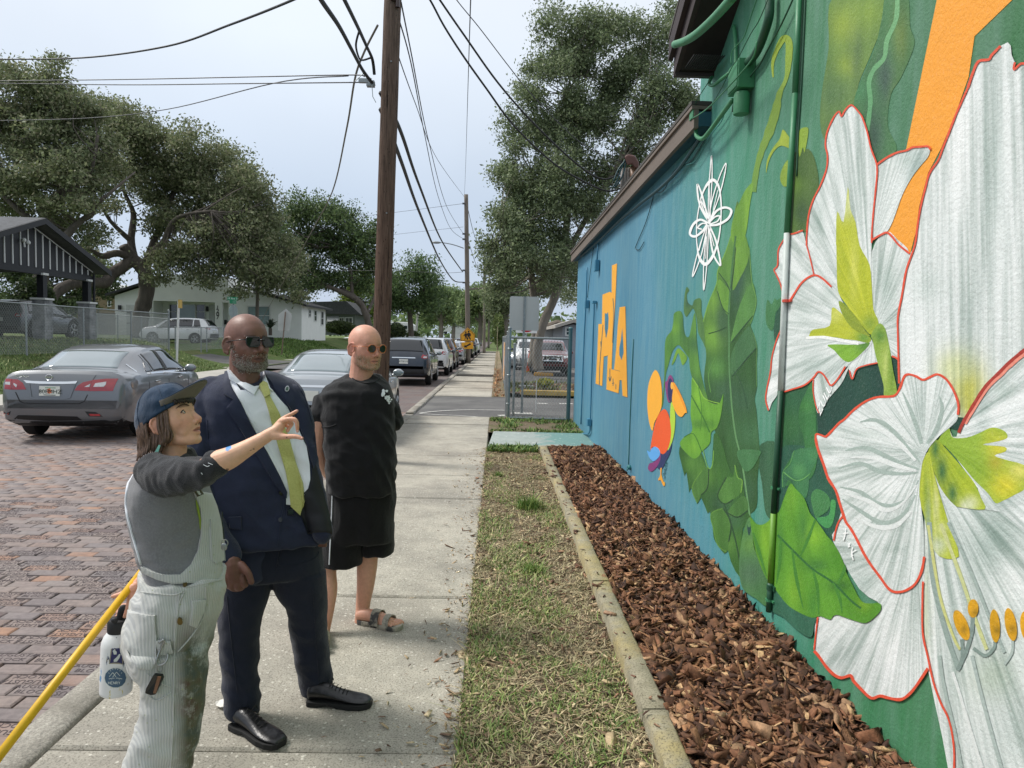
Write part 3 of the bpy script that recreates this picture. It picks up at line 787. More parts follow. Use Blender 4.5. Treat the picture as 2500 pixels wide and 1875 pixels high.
m_flat=paint_mat('flat_paint',0,mottle=.08)
LAYER=[0]
def onwall(p,k):return PX(p[0],p[1],XW-.0008-.0003*k-LAYER[0]*.000012)
def shape(name,pts,col,k,m=None,splats=(),smooth=True,step=14,centre=None,axis=None,ksub=4):
 """one painted area. pts in photo pixels (traced), laid on the wall's own plane. centre/axis: how the brush strokes run"""
 LAYER[0]+=1
 P=[tuple(p)for p in(smoothpts([Vector((a,b))for a,b in pts],ksub,True)if smooth else pts)]
 vs,fs=fill2d(P,step)
 px=np.array([(v.x,v.y)for v in vs])
 W3=[onwall(v,k)for v in vs]
 me=bpy.data.meshes.new(name);me.from_pydata([tuple(w-Vector((XW,8,0)))for w in W3],[],[tuple(f)for f in fs])
 t=np.tile(np.array(lin(col)[:3]),(len(px),1))
 for s in splats:
  (x,y),c,r=s[0],lin(s[1])[:3],s[2];st=s[3]if len(s)>3 else 1.0
  rx,ry=r if isinstance(r,(tuple,list))else(r,r)
  w_=st*np.exp(-(((px[:,0]-x)/rx)**2+((px[:,1]-y)/ry)**2))
  t=t*(1-w_[:,None])+np.array(c)*w_[:,None]
 set_tint(me,t)
 g=me.attributes.new('grain','FLOAT_VECTOR','POINT')
 yz=np.array([(w.y,w.z)for w in W3]);G=np.zeros((len(px),3),np.float32)
 if centre is not None:
  c3=onwall(centre,k);d=yz-np.array([c3 .y,c3 .z]);rr=np.hypot(d[:,0],d[:,1])
  G[:,0]=np.arctan2(d[:,1],d[:,0]);G[:,1]=rr*1.6
  wob=np.arctan2(d[:,1],-d[:,0])
  if np.ptp(G[:,0])>5:G[:,0]=wob
 else:
  a=R(axis if axis is not None else 90);ux=np.array([math.sin(a),-math.cos(a)]);uy=np.array([math.cos(a),math.sin(a)])
  G[:,0]=yz@ux;G[:,1]=yz@uy
 G[:,2]=k*3.1
 g.data.foreach_set('vector',G.ravel())
 for p in me.polygons:
  if p.normal.x>0:p.flip()
 return link(name,me,bld,m or m_flat)
def stroke(name,pts,wd,col,k,m=None,sub=6,closed=False,fade=None):
 """a brush line; pts may carry their own width in pixels as a third value"""
 LAYER[0]+=1
 P=[Vector((p[0],p[1],p[2]if len(p)>2 else wd))for p in pts]
 P=smoothpts(P,sub,closed)
 n=len(P);vs=[];
 for i in range(n):
  a,b=(P[(i+1)%n],P[i-1])if closed else(P[min(i+1,n-1)],P[max(i-1,0)])
  d=Vector((a.x-b.x,a.y-b.y));d=Vector((-d.y,d.x)).normalized()if d.length else Vector((1,0))
  wob=1+.22*noise.noise((P[i].x*.06,P[i].y*.06,k))
  h_=P[i].z/2*wob
  for s_ in(-1,1):
   w3=onwall((P[i].x+d.x*h_*s_,P[i].y+d.y*h_*s_),k)-Vector((XW,8,0));vs.append(tuple(w3))
 fs=[(2*i,2*i+1,2*((i+1)%n)+1,2*((i+1)%n))for i in range(n if closed else n-1)]
 me=bpy.data.meshes.new(name);me.from_pydata(vs,[],fs);me.update()
 for p in me.polygons:
  if p.normal.x>0:p.flip()
 c=np.tile(np.array(lin(col)[:3]),(len(vs),1))
 if fade:
  tt=np.linspace(0,1,len(vs))[:,None];c=c*(1-tt)+np.array(lin(fade)[:3])*tt
 set_tint(me,c)
 return link(name,me,bld,m or m_flat)
RED='e0553a'
shape('leaf',zH((375,-30),(770,-30),(700,180),(620,380),(545,560),(510,720),(420,900),(330,960),(285,850),(290,650),(340,330)),'6f8f48',1,m_leafp,[((2060,60),'93a93f',45),((2070,160),'8fa63e',30),((2090,130),'5f7a4e',(14,90),.8),((2030,230),'5f804c',50),((2120,30),'88a444',40),((2030,330),'5e7a48',40)],axis=85)
shape('leaf',zH((730,-30),(870,-30),(890,180),(920,300),(830,520),(760,640),(740,850),(800,1010),(670,1090),(600,900),(510,720),(560,540),(650,330),(700,120)),'4f7f50',2,m_leafp,[((2200,90),'7c8f45',(18,70),.8),((2160,190),'4a5f58',(22,60),.9),((2135,330),'3f5550',(25,70),.8),((2190,250),'6f8b45',(14,50),.8),((2100,220),'4f8a5c',30)],axis=75)
stroke('leaf_midrib',zH((805,-20),(795,130),(735,270),(715,390),(645,470),(612,560),(622,690),(600,880)),11,'77ac78',3,fade='5f9a6a')
shape('painted_band',zH((1078,-40),(1630,-50),(1325,245),(1285,520),(1200,760),(1100,1000),(1010,1170),(950,1400),(930,1560),(890,1716),(820,1660),(700,1580),(640,1500),(865,1000)),'f2a136',2,m_flat,smooth=False)
shape('leaf',zB((790,880),(1010,780),(1220,790),(1360,750),(1390,900),(1350,1030),(1260,1030),(1140,1080),(990,1200),(880,1310),(815,1270),(815,1120)),'234a3f',1,m_leafp,axis=60)
shape('leaf',zB((570,975),(640,960),(730,930),(800,860),(815,1150),(830,1380),(880,1659),(960,1900),(700,1900),(545,1700),(560,1300)),'2f6342',1,m_leafp,[((1930,1040),'3a7040',40)],axis=80)
shape('leaf',zE((1100,0),(1465,0),(1550,240),(1660,460),(1700,580),(1630,700),(1620,830),(1500,720),(1430,620),(1380,540),(1260,350),(1210,320),(1150,440),(1100,580)),'2c5c49',2,m_leafp,axis=70)
shape('leaf',zE((920,-20),(1100,-40),(1100,560),(1000,580),(960,300)),'3a6748',1,m_leafp,axis=85)
shape('tall_leaf',zJ((905,-260),(868,-100),(850,0),(843,80),(800,200),(760,300),(725,380),(715,500),(680,580),(640,680),(605,780),(592,850),(600,960),(612,1080),(618,1180),(605,1290),(600,1400),(630,1560),(650,1659),(700,1860),(780,2100),(860,2400),(900,2590),(960,2640),(1080,2560),(1090,2300),(1110,2080),(1100,1900),(1080,1659),(1065,1560),(1085,1450),(1080,1250),(1085,1080),(1050,950),(1025,870),(1050,800),(1080,680),(1040,480),(1022,300),(1015,170),(980,80),(960,-40),(930,-150)),'35602f',3,m_leafp,[((1742,820),'74a43c',(28,40)),((1765,640),'6b9a3e',(25,50)),((1795,560),'86b036',(20,60)),((1740,735),'6f9c3a',(22,40)),((1805,700),'36584a',(22,55),.9),((1763,790),'3a5c44',(18,50),.8),((1830,740),'5f9048',(18,50)),((1770,950),'3c6144',35,.8),((1815,980),'3d6347',40,.8),((1750,900),'568a42',25),((1830,1060),'44734a',40),((1810,1200),'3a6344',40)],axis=70,step=9)
for pts,c in((((845,60),(890,165),(872,350),(845,545),(800,470),(735,390),(760,300),(805,200)),'5f8d3c'),(((892,165),(960,30),(1010,170),(1000,300),(930,450),(862,560),(880,330)),'6b9839'),(((735,460),(800,520),(838,575),(830,780),(770,720),(722,570)),'69983a'),(((1040,490),(1078,650),(1050,790),(960,900),(850,1040),(865,930),(930,690)),'568844'),(((1000,900),(1050,960),(1080,1090),(1000,1180),(860,1350),(855,1130)),'426f45')):
 shape('leaf_facet',zJ(*pts),c,4,m_leafp,axis=70,step=8)
stroke('leaf_midrib',zJ((890,60),(862,300),(845,480),(826,780),(830,1000),(830,1250),(845,1500),(858,1659),(890,1900),(950,2160))+zE((850,590)),4,'3d6a3a',5,fade='6a9a66')
for pts,c,w_ in((((845,60),(800,200),(725,380),(715,500),(640,680),(592,850)),'7fae45',2.2),(((1015,170),(1040,480),(1080,650),(1050,800),(1025,870)),'6fa050',1.8),(((1050,950),(1085,1080),(1080,1250),(1085,1450)),'5f8f50',1.6),(((890,165),(872,350),(845,545)),'2c4f2e',2.2),(((735,400),(800,490),(840,575)),'2c4f2e',2),(((828,780),(770,720),(722,570)),'2c5030',2),(((850,1040),(960,900),(1050,795)),'2c5034',2.4),(((860,1350),(1000,1180),(1080,1092)),'284a32',2.4),(((640,960),(740,930),(800,900)),'2c5030',2.4),(((870,1300),(940,1420),(1000,1650)),'2f5538',2),(((700,1180),(640,1330),(660,1500)),'62954a',2)):
 stroke('leaf_edge',zJ(*pts),w_,c,5,m_leafp,sub=4)
stroke('vine',[(1650+x/3.949,y/3.949,w_/3.949)for x,y,w_ in((938,745,14),(932,620,26),(965,500,40),(1040,370,62),(1090,410,64),(1085,600,60),(1062,760,36),(1000,900,56),(960,1080,80),(900,1270,84),(835,1430,66),(795,1560,52),(770,1680,56),(745,1850,60))],10,'a2b638',4,m_leafp,fade='6f9840')
shape('leaf',zA((905,890),(880,940),(850,1010),(835,1110),(870,1160),(905,1100),(925,960),(940,860)),'76a338',4,m_leafp,axis=80,step=8)
shape('leaf',zI((870,1670),(895,1560),(945,1460),(1010,1405),(1080,1425),(1102,1430),(1100,1340),(1070,1290),(1030,1250),(1000,1340),(940,1420),(880,1540)),'a4b63a',4,m_leafp,axis=60,step=8)
shape('leaf',zI((1010,1670),(1060,1560),(1115,1550),(1110,1750),(1050,1800),(1010,1750)),'93ab3a',4,m_leafp,axis=60,step=8)
shape('leaf',zI((1185,1270),(1272,1230),(1270,1330),(1240,1470),(1225,1420),(1190,1510)),'9bb540',4,m_leafp,axis=80,step=8)
shape('leaf',zA((1115,740),(1200,700),(1240,790),(1245,900),(1200,1070),(1130,1095),(1090,1060),(1105,900)),'557238',2,m_leafp,[((1945,450),'6f8f38',20),((1960,520),'44603c',25)],axis=80)
shape('curl',zJ((1180,650),(1220,690),(1250,635),(1270,650),(1330,620),(1330,700),(1290,730),(1255,780),(1245,880),(1220,930),(1180,890),(1165,800)),'4a8352',3,m_leafp,axis=60,step=8)
shape('leaf',zJ((1330,680),(1325,860),(1260,1040),(1238,930),(1250,850),(1270,760)),'2f5b45',4,m_leafp,axis=80,step=8)
shape('vine',zJ((440,530),(462,560),(440,600),(450,670),(490,700),(510,650),(570,640),(575,760),(590,830),(603,960),(610,1085),(590,1040),(545,950),(530,820),(500,730),(470,760),(435,805),(412,750),(415,650),(425,570)),'568045',4,m_leafp,axis=70,step=7,splats=[((1680,740),'41684a',12)])
shape('vine',zJ((320,780),(350,755),(385,755),(405,800),(410,900),(430,980),(460,985),(480,900),(510,770),(525,850),(530,1000),(545,1150),(560,1280),(600,1450),(632,1575),(560,1545),(500,1400),(470,1290),(460,1190),(440,1160),(400,1100),(360,1065),(310,1120),(270,1250),(245,1350),(222,1600),(208,1610),(230,1400),(235,1200),(240,1040),(260,980),(300,930),(315,850)),'5c8f3e',5,m_leafp,[((1645,800),'73a53a',14),((1668,800),'3d6c3c',(8,40)),((1698,840),'3f6e3e',22),((1640,850),'548a3a',18),((1700,940),'41703c',20)],axis=80,step=7)
shape('vine',zJ((300,1245),(340,1120),(365,1095),(400,1120),(440,1170),(435,1210),(400,1250),(380,1190),(360,1140),(330,1215)),'76a63a',4,m_leafp,axis=70,step=7)
shape('leaf',zD((725,1370),(790,1450),(850,1420),(880,1510),(912,1510),(925,1300),(960,1320),(990,1400),(1010,1480),(1045,1560),(1060,1490),(1090,1570),(1115,1659))+zE((790,320),(835,560),(860,610),(790,700),(765,950),(757,1135),(680,1000),(650,890),(622,930),(560,850),(525,790),(515,690),(490,545),(470,565),(412,425),(376,482),(322,335),(305,378),(280,195),(262,228),(235,120),(212,20)),'3a6a2f',6,m_leafp,[((1720,1160),'5f903e',25),((1690,1130),'5b8d3c',22),((1760,1230),'385f44',30,.8),((1740,1280),'58883c',20),((1775,1330),'5a8a3e',25),((1790,1270),'3f6a46',25),((1700,1200),'3d6a40',18,.8)],axis=55,step=9,ksub=2)
for pts,c in((((560,400),(640,240),(700,240),(715,130),(740,240),(782,270),(770,380),(700,440),(620,480)),'55873f'),(((650,560),(760,420),(820,430),(830,540),(740,600)),'4d7d3e'),(((500,570),(610,520),(680,650),(660,820),(640,915),(560,850),(522,700)),'54853d'),(((330,330),(420,180),(480,160),(470,330),(410,400),(375,470)),'507f3c'),(((740,0),(940,0),(930,60),(880,150),(820,190),(770,130)),'4a8050')):
 shape('leaf_facet',zE(*pts),c,7,m_leafp,axis=60,step=10,ksub=3)
shape('leaf',zD((790,950),(830,1010),(870,1080),(920,1110),(960,1110),(985,1050),(970,1180),(945,1260),(910,1290),(900,1360),(850,1410),(830,1440),(790,1450),(715,1370),(740,1320),(790,1280),(780,1180),(785,1060)),'6ca637',7,m_leafp,[((1712,1035),'4b7f34',(40,10),.9),((1700,970),'7fb83a',18),((1690,1090),'7db53a',16)],axis=60,step=8)
for pts,c,w_ in((((640,240),(560,400),(620,480),(700,440)),'2c5030',7),(((715,130),(740,240),(782,270),(770,380)),'7fb04c',5),(((610,520),(500,570),(522,700),(560,850),(640,915)),'6a9c45',5),(((610,520),(680,650),(660,820)),'284a30',7),(((420,180),(330,330),(375,470)),'6a9a42',5),(((480,160),(470,330),(410,400)),'2a4d30',6),(((650,560),(740,600),(830,540)),'284a30',7),(((430,0),(460,120),(490,165),(515,120),(525,0)),'7db34a',5),(((620,480),(660,600),(720,800),(760,1000)),'2c5034',7),(((1250,0),(1210,120),(1150,190),(1145,330)),'62a05c',5),(((1155,195),(1250,265),(1320,260),(1390,210)),'6fae62',6)):
 stroke('leaf_edge',zE(*pts),w_/3.687*1.5,c,8,m_leafp,sub=4)
for pts,c,w_ in((((790,950),(830,1010),(870,1080),(960,1110)),'97c94a',2),(((785,1060),(860,1200),(900,1290)),'3f7a2c',3),(((830,1000),(850,1150),(840,1280)),'4f8a30',2),(((740,1320),(800,1300),(850,1410)),'3f7a2c',2)):
 stroke('leaf_edge',zD(*pts),w_,c,9,m_leafp,sub=4)
shape('leaf',zB((690,1180),(700,1080),(740,990),(785,920),(805,1100),(808,1250),(815,1440),(780,1560),(700,1600),(600,1620),(580,1570),(600,1490),(690,1370),(730,1370),(720,1280)),'3f7c46',4,m_leafp,[((1965,990),'4f9048',14),((1960,1120),'3a7044',15)],axis=80)
shape('leaf',zE((1250,0),(1450,-20),(1455,80),(1390,210),(1380,330),(1345,430),(1240,310),(1200,260),(1155,340),(1148,190),(1210,120)),'3f7a50',4,m_leafp,[((1950,1150),'56955a',14),((1990,1110),'4a8a56',18),((1925,1175),'2f6046',15)],axis=70)
shape('leaf',zE((1450,610),(1560,580),(1580,450),(1625,470),(1595,660),(1530,695)),'4a9a58',4,m_leafp,axis=60)
shape('leaf',zE((1400,420),(1450,345),(1530,380),(1570,440),(1560,530),(1480,590),(1440,600)),'48854f',4,m_leafp,axis=60)
PW='e2e7e5'
c1=(2130,815)
shape('petal',zB((1185,40),(1283,-95),(1360,-40),(1442,55),(1410,250),(1372,480),(1360,620),(1372,772),(1320,745),(1280,765),(1215,795),(1150,805),(1082,832),(1052,902),(1033,840),(1030,785),(1190,650),(1225,560),(1190,400)),PW,5,m_petal,[((2165,690),'b3c2bb',(25,70),.9),((2185,780),'c6d0cb',30)],centre=c1,ksub=3)
shape('petal',zH((658,1115),(730,1065),(800,1030),(865,1015),(905,995),(960,990),(1010,988),(1025,1010),(1010,1060),(960,1120),(900,1200),(840,1310),(800,1420),(770,1500),(738,1560),(700,1580),(630,1620),(628,1500),(650,1350),(660,1200)),PW,6,m_petal,[((2240,410),'9fb3ae',(30,60),.8),((2215,390),'c3cfca',20)],centre=(2115,640),ksub=3)
shape('petal',zJ((1355,35),(1410,42),(1500,10))+zB((745,0),(775,100),(795,200),(740,225),(690,275),(645,350),(625,378),(585,378))+zJ((1322,590),(1300,500),(1265,420),(1243,370),(1275,330),(1280,200),(1310,130),(1350,80)),PW,5,m_petal,[((1930,690),'c3cfca',25)],centre=c1,ksub=3,step=10)
shape('petal',zB((785,890),(820,862),(850,865),(910,945),(1000,850),(1045,785),(1020,845),(980,930),(900,1025),(830,1132),(805,1080),(790,980)),'dde3e0',6,m_petal,axis=60,ksub=3,step=8)
shape('petal',zH((410,750),(425,785),(450,745),(480,713),(505,715),(550,765),(570,800),(600,890),(625,1000),(660,1095),(667,1160),(660,1250),(650,1350),(640,1450),(632,1560),(630,1659))+zB((1182,200),(1192,400),(1232,520),(1190,600),(1000,360),(910,280),(830,208),(795,195),(772,100),(745,0))+zH((190,1659),(193,1560),(205,1450),(235,1350),(285,1250),(320,1150),(330,1050),(318,980),(330,890),(375,790)),PW,7,m_petal,[((2045,350),'cfd8d4',(12,90)),((2000,530),'b9c7c1',(15,60),.8),((2095,480),'c9d3cf',(15,100))],centre=c1,ksub=3)
shape('petal',zB((625,378),(645,350),(700,262),(750,217),(800,198),(850,220),(910,275),(955,310),(1000,400),(1130,590),(1190,650),(1110,740),(1030,800),(990,850),(910,945),(880,900),(850,860),(820,850),(790,890),(730,940),(640,970),(590,988),(550,978),(545,1010),(510,1060),(487,1115),(468,1040),(475,970),(500,850),(510,750),(540,640),(570,560),(585,480),(580,380)),PW,8,m_petal,[((1990,890),'c2cec9',(60,30),.9),((1960,770),'d2dbd7',30),((1880,950),'f0f2f1',22),((2020,720),'c9d3ce',20)],centre=c1,ksub=3,step=10)
shape('throat',zH((470,1262),(487,1410),(522,1500),(550,1659))+zB((1170,130),(1186,300),(1196,430),(1230,520),(1185,602),(1120,540),(1000,380),(955,300),(948,150),(945,0))+zH((390,1640),(397,1425),(440,1500)),'b9c031',9,m_throat,[((2070,500),'d9dda0',30),((2085,650),'c9cc5a',(8,90)),((2125,790),'8aa33a',22)],centre=c1,step=9,ksub=3)
shape('throat',zB((765,597),(790,565),(900,540),(915,420),(960,440),(1010,490),(1060,560),(1175,618),(1160,655),(1085,640),(1000,630),(950,620),(860,612),(770,617)),'b8bf35',10,m_throat,[((2040,770),'cdd066',16),((2110,825),'6f9a3e',22)],centre=c1,step=8,ksub=3)
shape('throat',zB((890,667),(1080,668),(1172,655),(1110,730),(1042,782),(990,770),(930,705)),'84b33c',10,m_throat,[((2110,840),'55853a',20)],centre=c1,step=8,ksub=3)
shape('throat',zB((960,378),(1000,392),(1080,482),(1140,572),(1172,612),(1060,562),(990,472)),'8f9f34',11,m_throat,centre=c1,step=8,ksub=3)
stroke('throat_ridge',zB((740,622),(860,618),(980,640),(1095,660)),7,'f0f2ee',11)
shape('stem',zB((1190,640),(1180,600),(1230,525),(1270,550),(1290,620),(1310,720),(1330,850),(1352,960),(1345,1015),(1270,1020),(1265,950),(1240,850),(1210,740)),'93b04a',9,m_throat,[((2150,820),'5d8a3c',16),((2178,900),'7a9a40',(7,60)),((2160,890),'bccb72',(6,50))],axis=100,step=8,ksub=3)
c2=(2256,1105)
shape('petal',zC((1545,-230),(1537,240),(1527,600),(1545,850),(1565,1000),(1610,1220),(1660,1450),(1710,1720))+[(2370,2080),(2760,2080),(2760,1260),(2400,1220),(2262,1150)],'dbe2df',5,m_petal,[((2430,1330),'a9bab3',(60,90),.9),((2480,1420),'e8ecea',60),((2280,1700),'eef1ef',(18,200)),((2330,1620),'b7c5bf',(14,120),.8),((2260,1500),'d9dfb0',(10,120),.6),((2420,1650),'c4d0c2',60),((2480,1800),'ccd6d2',60)],centre=c2,smooth=False)
shape('petal',zC((925,130),(940,50),(965,-25),(990,-60),(1080,80),(1180,250),(1330,440),(1430,430),(1520,310),(1545,230),(1535,500),(1530,740),(1548,850),(1567,980),(1480,1110),(1420,1175),(1370,1197),(1300,1187),(1240,1172),(1180,1187),(1110,1125),(1060,1070),(1040,1037),(980,1052),(920,1025),(870,970),(795,868),(800,780),(820,630),(1000,600),(1240,560),(1100,450)),PW,6,m_petal,[((2110,1420),'b5c3bd',45,.9),((2235,1450),'a8b8b1',(14,130),.9),((2060,1600),'d0d8d5',30),((2170,1590),'f2f4f3',(30,80)),((2070,1360),'c3cec9',35)],centre=(2235,1330),ksub=3)
shape('petal',zH((1350,415),(1420,400),(1440,370),(1500,310),(1550,285),(1570,310),(1575,370),(1597,420),(1590,472),(1640,428),(1700,440))+[(2640,200),(2660,760)]+zB((2212,712),(2050,855),(1950,955),(1850,1105),(1800,1185),(1755,1170),(1768,1060),(1740,980),(1680,895),(1625,862),(1530,900),(1430,860),(1400,880),(1372,940),(1364,770),(1358,600),(1358,480),(1388,330),(1418,160),(1440,60))+zH((920,1659),(940,1520),(960,1400),(990,1280),(1020,1170),(1080,1080),(1110,1000),(1150,900),(1200,770),(1240,680),(1280,590),(1310,500)),'e4e8e7',7,m_petal,[((2360,940),'d6cf45',(45,60)),((2330,900),'dfe3b0',45),((2380,1000),'c9c63a',40),((2430,400),'c3ceca',(25,250),.8),((2340,300),'eceeed',(30,150)),((2260,700),'d3dbd8',40)],axis=83,smooth=False,step=16)
shape('leaf',zB((1735,1185),(1760,1155),(1805,1160),(1805,1190),(1775,1245),(1705,1225)),'234a3f',8,m_leafp,smooth=False,step=8)
shape('petal',zG((985,658),(1050,560),(1100,470),(1200,320),(1300,190),(1450,10),(1659,-180))+[(2660,690),(2700,1450)]+zG((1420,1450),(1255,1425),(1190,1210),(1010,960),(900,800),(790,725),(900,600),(935,690),(975,690)),'e6eae9',9,m_petal,[((2400,1000),'c0ccc8',(20,90),.9),((2460,1050),'eef1f0',40),((2450,950),'c9d4cf',25),((2440,1210),'b9c7c2',40),((2325,1063),'efefd0',12)],centre=(2290,1075),smooth=False)
shape('throat',zG((790,722),(895,606),(915,650),(945,700),(1080,697),(1210,650),(1310,602),(1390,602),(1470,640),(1490,700),(1400,735),(1240,770),(1460,790),(1470,840),(1360,880),(1500,930),(1620,960),(1700,1020),(1680,1200),(1560,1280),(1440,1340),(1370,1362),(1300,1270),(1230,1200),(1150,1120),(1050,1000),(950,880),(860,785)),'94b33d',10,m_throat,[((2440,1090),'d3cb40',30),((2455,1185),'ddd23c',38),((2490,1150),'d9d56a',25),((2420,1060),'b4bf3f',20),((2430,1130),'b3ad3a',18)],centre=(2290,1075),ksub=3,step=9)
shape('throat',zG((780,720),(860,800),(1000,960),(1130,1120),(1185,1210),(1225,1310),(1262,1425),(1020,1405),(955,1380),(870,1290),(800,1180),(760,1080),(720,930),(690,830),(740,755)),'abbb33',11,m_throat,[((2283,1095),'42733f',(10,30)),((2300,1150),'3f6f42',(14,36)),((2325,1205),'4a7847',(13,28)),((2350,1150),'9db535',18),((2375,1225),'c9d08c',16),((2390,1190),'8fae3c',10),((2360,1235),'dfe2c4',16)],centre=(2280,1070),ksub=3,step=7)
shape('throat',zG((632,950),(690,840),(720,930),(760,1100),(800,1250),(845,1400),(905,1600),(1000,1900),(800,1900),(690,1700),(650,1500),(605,1350),(598,1200)),'b3bf3d',11,m_throat,[((2265,1270),'93a98f',(6,70)),((2285,1240),'d5d795',(6,60)),((2260,1200),'8fa53c',(4,50)),((2300,1290),'d3d88f',14),((2290,1330),'c6cfb0',20),((2270,1350),'d8dcc2',20)],centre=(2262,1060),ksub=3,step=7)
shape('petal',zB((1330,1017),(1360,990),(1380,950),(1400,890),(1430,866),(1480,880),(1530,905),(1580,885),(1630,866),(1690,905),(1740,985),(1768,1070),(1765,1140),(1750,1192),(1640,1285),(1570,1365),(1530,1450),(1515,1540),(1505,1659))+zC((1515,-120),(1532,0),(1538,120),(1538,232),(1520,330),(1480,412),(1430,452),(1380,470),(1330,470),(1290,440),(1240,370),(1180,290),(1130,210),(1080,110),(1040,40),(1010,0))+zE((1690,575),(1655,460),(1600,310),(1550,240),(1530,150),(1500,60),(1465,0))+zB((820,1370),(803,1290),(810,1268),(870,1292),(900,1265),(960,1200),(1000,1170),(1060,1110),(1140,1052),(1220,1022),(1290,1018)),'e3e8e6',12,m_petal,[((2100,1060),'c2cec8',(70,14),.8),((2110,1150),'bccac3',(80,10),.8),((2130,1215),'c0ccc6',(80,10),.8),((2150,1280),'bfcbc5',(60,10),.8),((2180,1340),'c3cec9',(40,10),.8),((2240,1010),'ccd6d2',(20,60)),((2235,1120),'b4c2bb',25,.8),((2060,1100),'eff2f1',30),((2190,1190),'eef1f0',40)],centre=c2,ksub=3)
for pts in(zG((0,540),(150,520),(300,600),(460,770),(600,940)),zG((-150,830),(50,800),(250,880),(420,960),(600,1020)),zG((-220,1010),(0,960),(200,1040),(420,1065),(590,1050)),zG((-200,1200),(0,1250),(180,1370),(350,1380),(500,1290),(590,1130)),zG((-180,1320),(0,1440),(220,1560),(420,1490),(560,1280)),zG((430,240),(510,420),(590,640),(620,760)),zG((800,280),(830,400),(780,600),(680,760))):
 stroke('petal_fold',[(x,y,w_)for(x,y),w_ in zip(pts,(3,9,11,8,4,3))],7,'b2c1ba',13,m_petal)
for pts in(zG((30,590),(200,610),(380,740),(560,930)),zG((-100,900),(120,900),(380,985),(570,1035)),zG((-180,1260),(60,1330),(250,1430),(420,1370),(570,1180)),zG((-60,1500),(160,1600),(360,1590),(520,1440))):
 stroke('petal_fold',[(x,y,w_)for(x,y),w_ in zip(pts,(3,10,12,6,4))],7,'f3f5f4',14,m_petal)
for pts,w_,c in((zC((1572,0),(1600,400),(1690,760),(1770,990)),12,'9fb0a9'),(zC((1565,20),(1640,480),(1730,760),(1780,860)),7,'d8d88e'),(zC((1650,10),(1790,380),(1870,620),(1960,860)),9,'d6d99a'),(zC((1700,0),(1860,350),(2000,700),(2080,880)),8,'aebcb6'),(zC((1868,640),(1855,760),(1810,900),(1762,1000)),10,'8c9d97'),(zC((1792,790),(1796,900),(1772,990)),9,'8c9d97'),(zC((2015,805),(2008,850),(1950,900),(1870,850)),8,'8fa19a'),(zC((2135,800),(2130,880),(2080,960)),7,'b9c6c0'),(zC((1640,900),(1670,1100),(1740,1400),(1790,1659)),9,'b4c2bc'),(zC((1860,900),(1920,1150),(2000,1450),(2060,1659)),9,'b9c6c1'),(zC((1730,1010),(1790,1200),(1880,1500),(1930,1659)),8,'f0f3f1')):
 stroke('stamen',pts,w_,c,12,m_petal)
def ell(cx,cy,rx,ry,rot=0,n=14):
 a=R(rot);return[(cx+rx*math.cos(q)*math.cos(a)-ry*math.sin(q)*math.sin(a),cy+rx*math.cos(q)*math.sin(a)+ry*math.sin(q)*math.cos(a))for q in[2*math.pi*i/n for i in range(n)]]
for e_ in((1790,695,42,108,-22),(1868,582,36,62,0),(2015,700,34,112,-4),(2122,690,38,112,-10),(2225,700,38,100,-6),(2330,710,38,100,-6)):
 shape('anther',zC(*ell(*e_)),'d9a11e',14,m_throat,step=6,axis=80,splats=[(zC((e_[0]+15,e_[1]+30))[0],'a07a1a',10)])
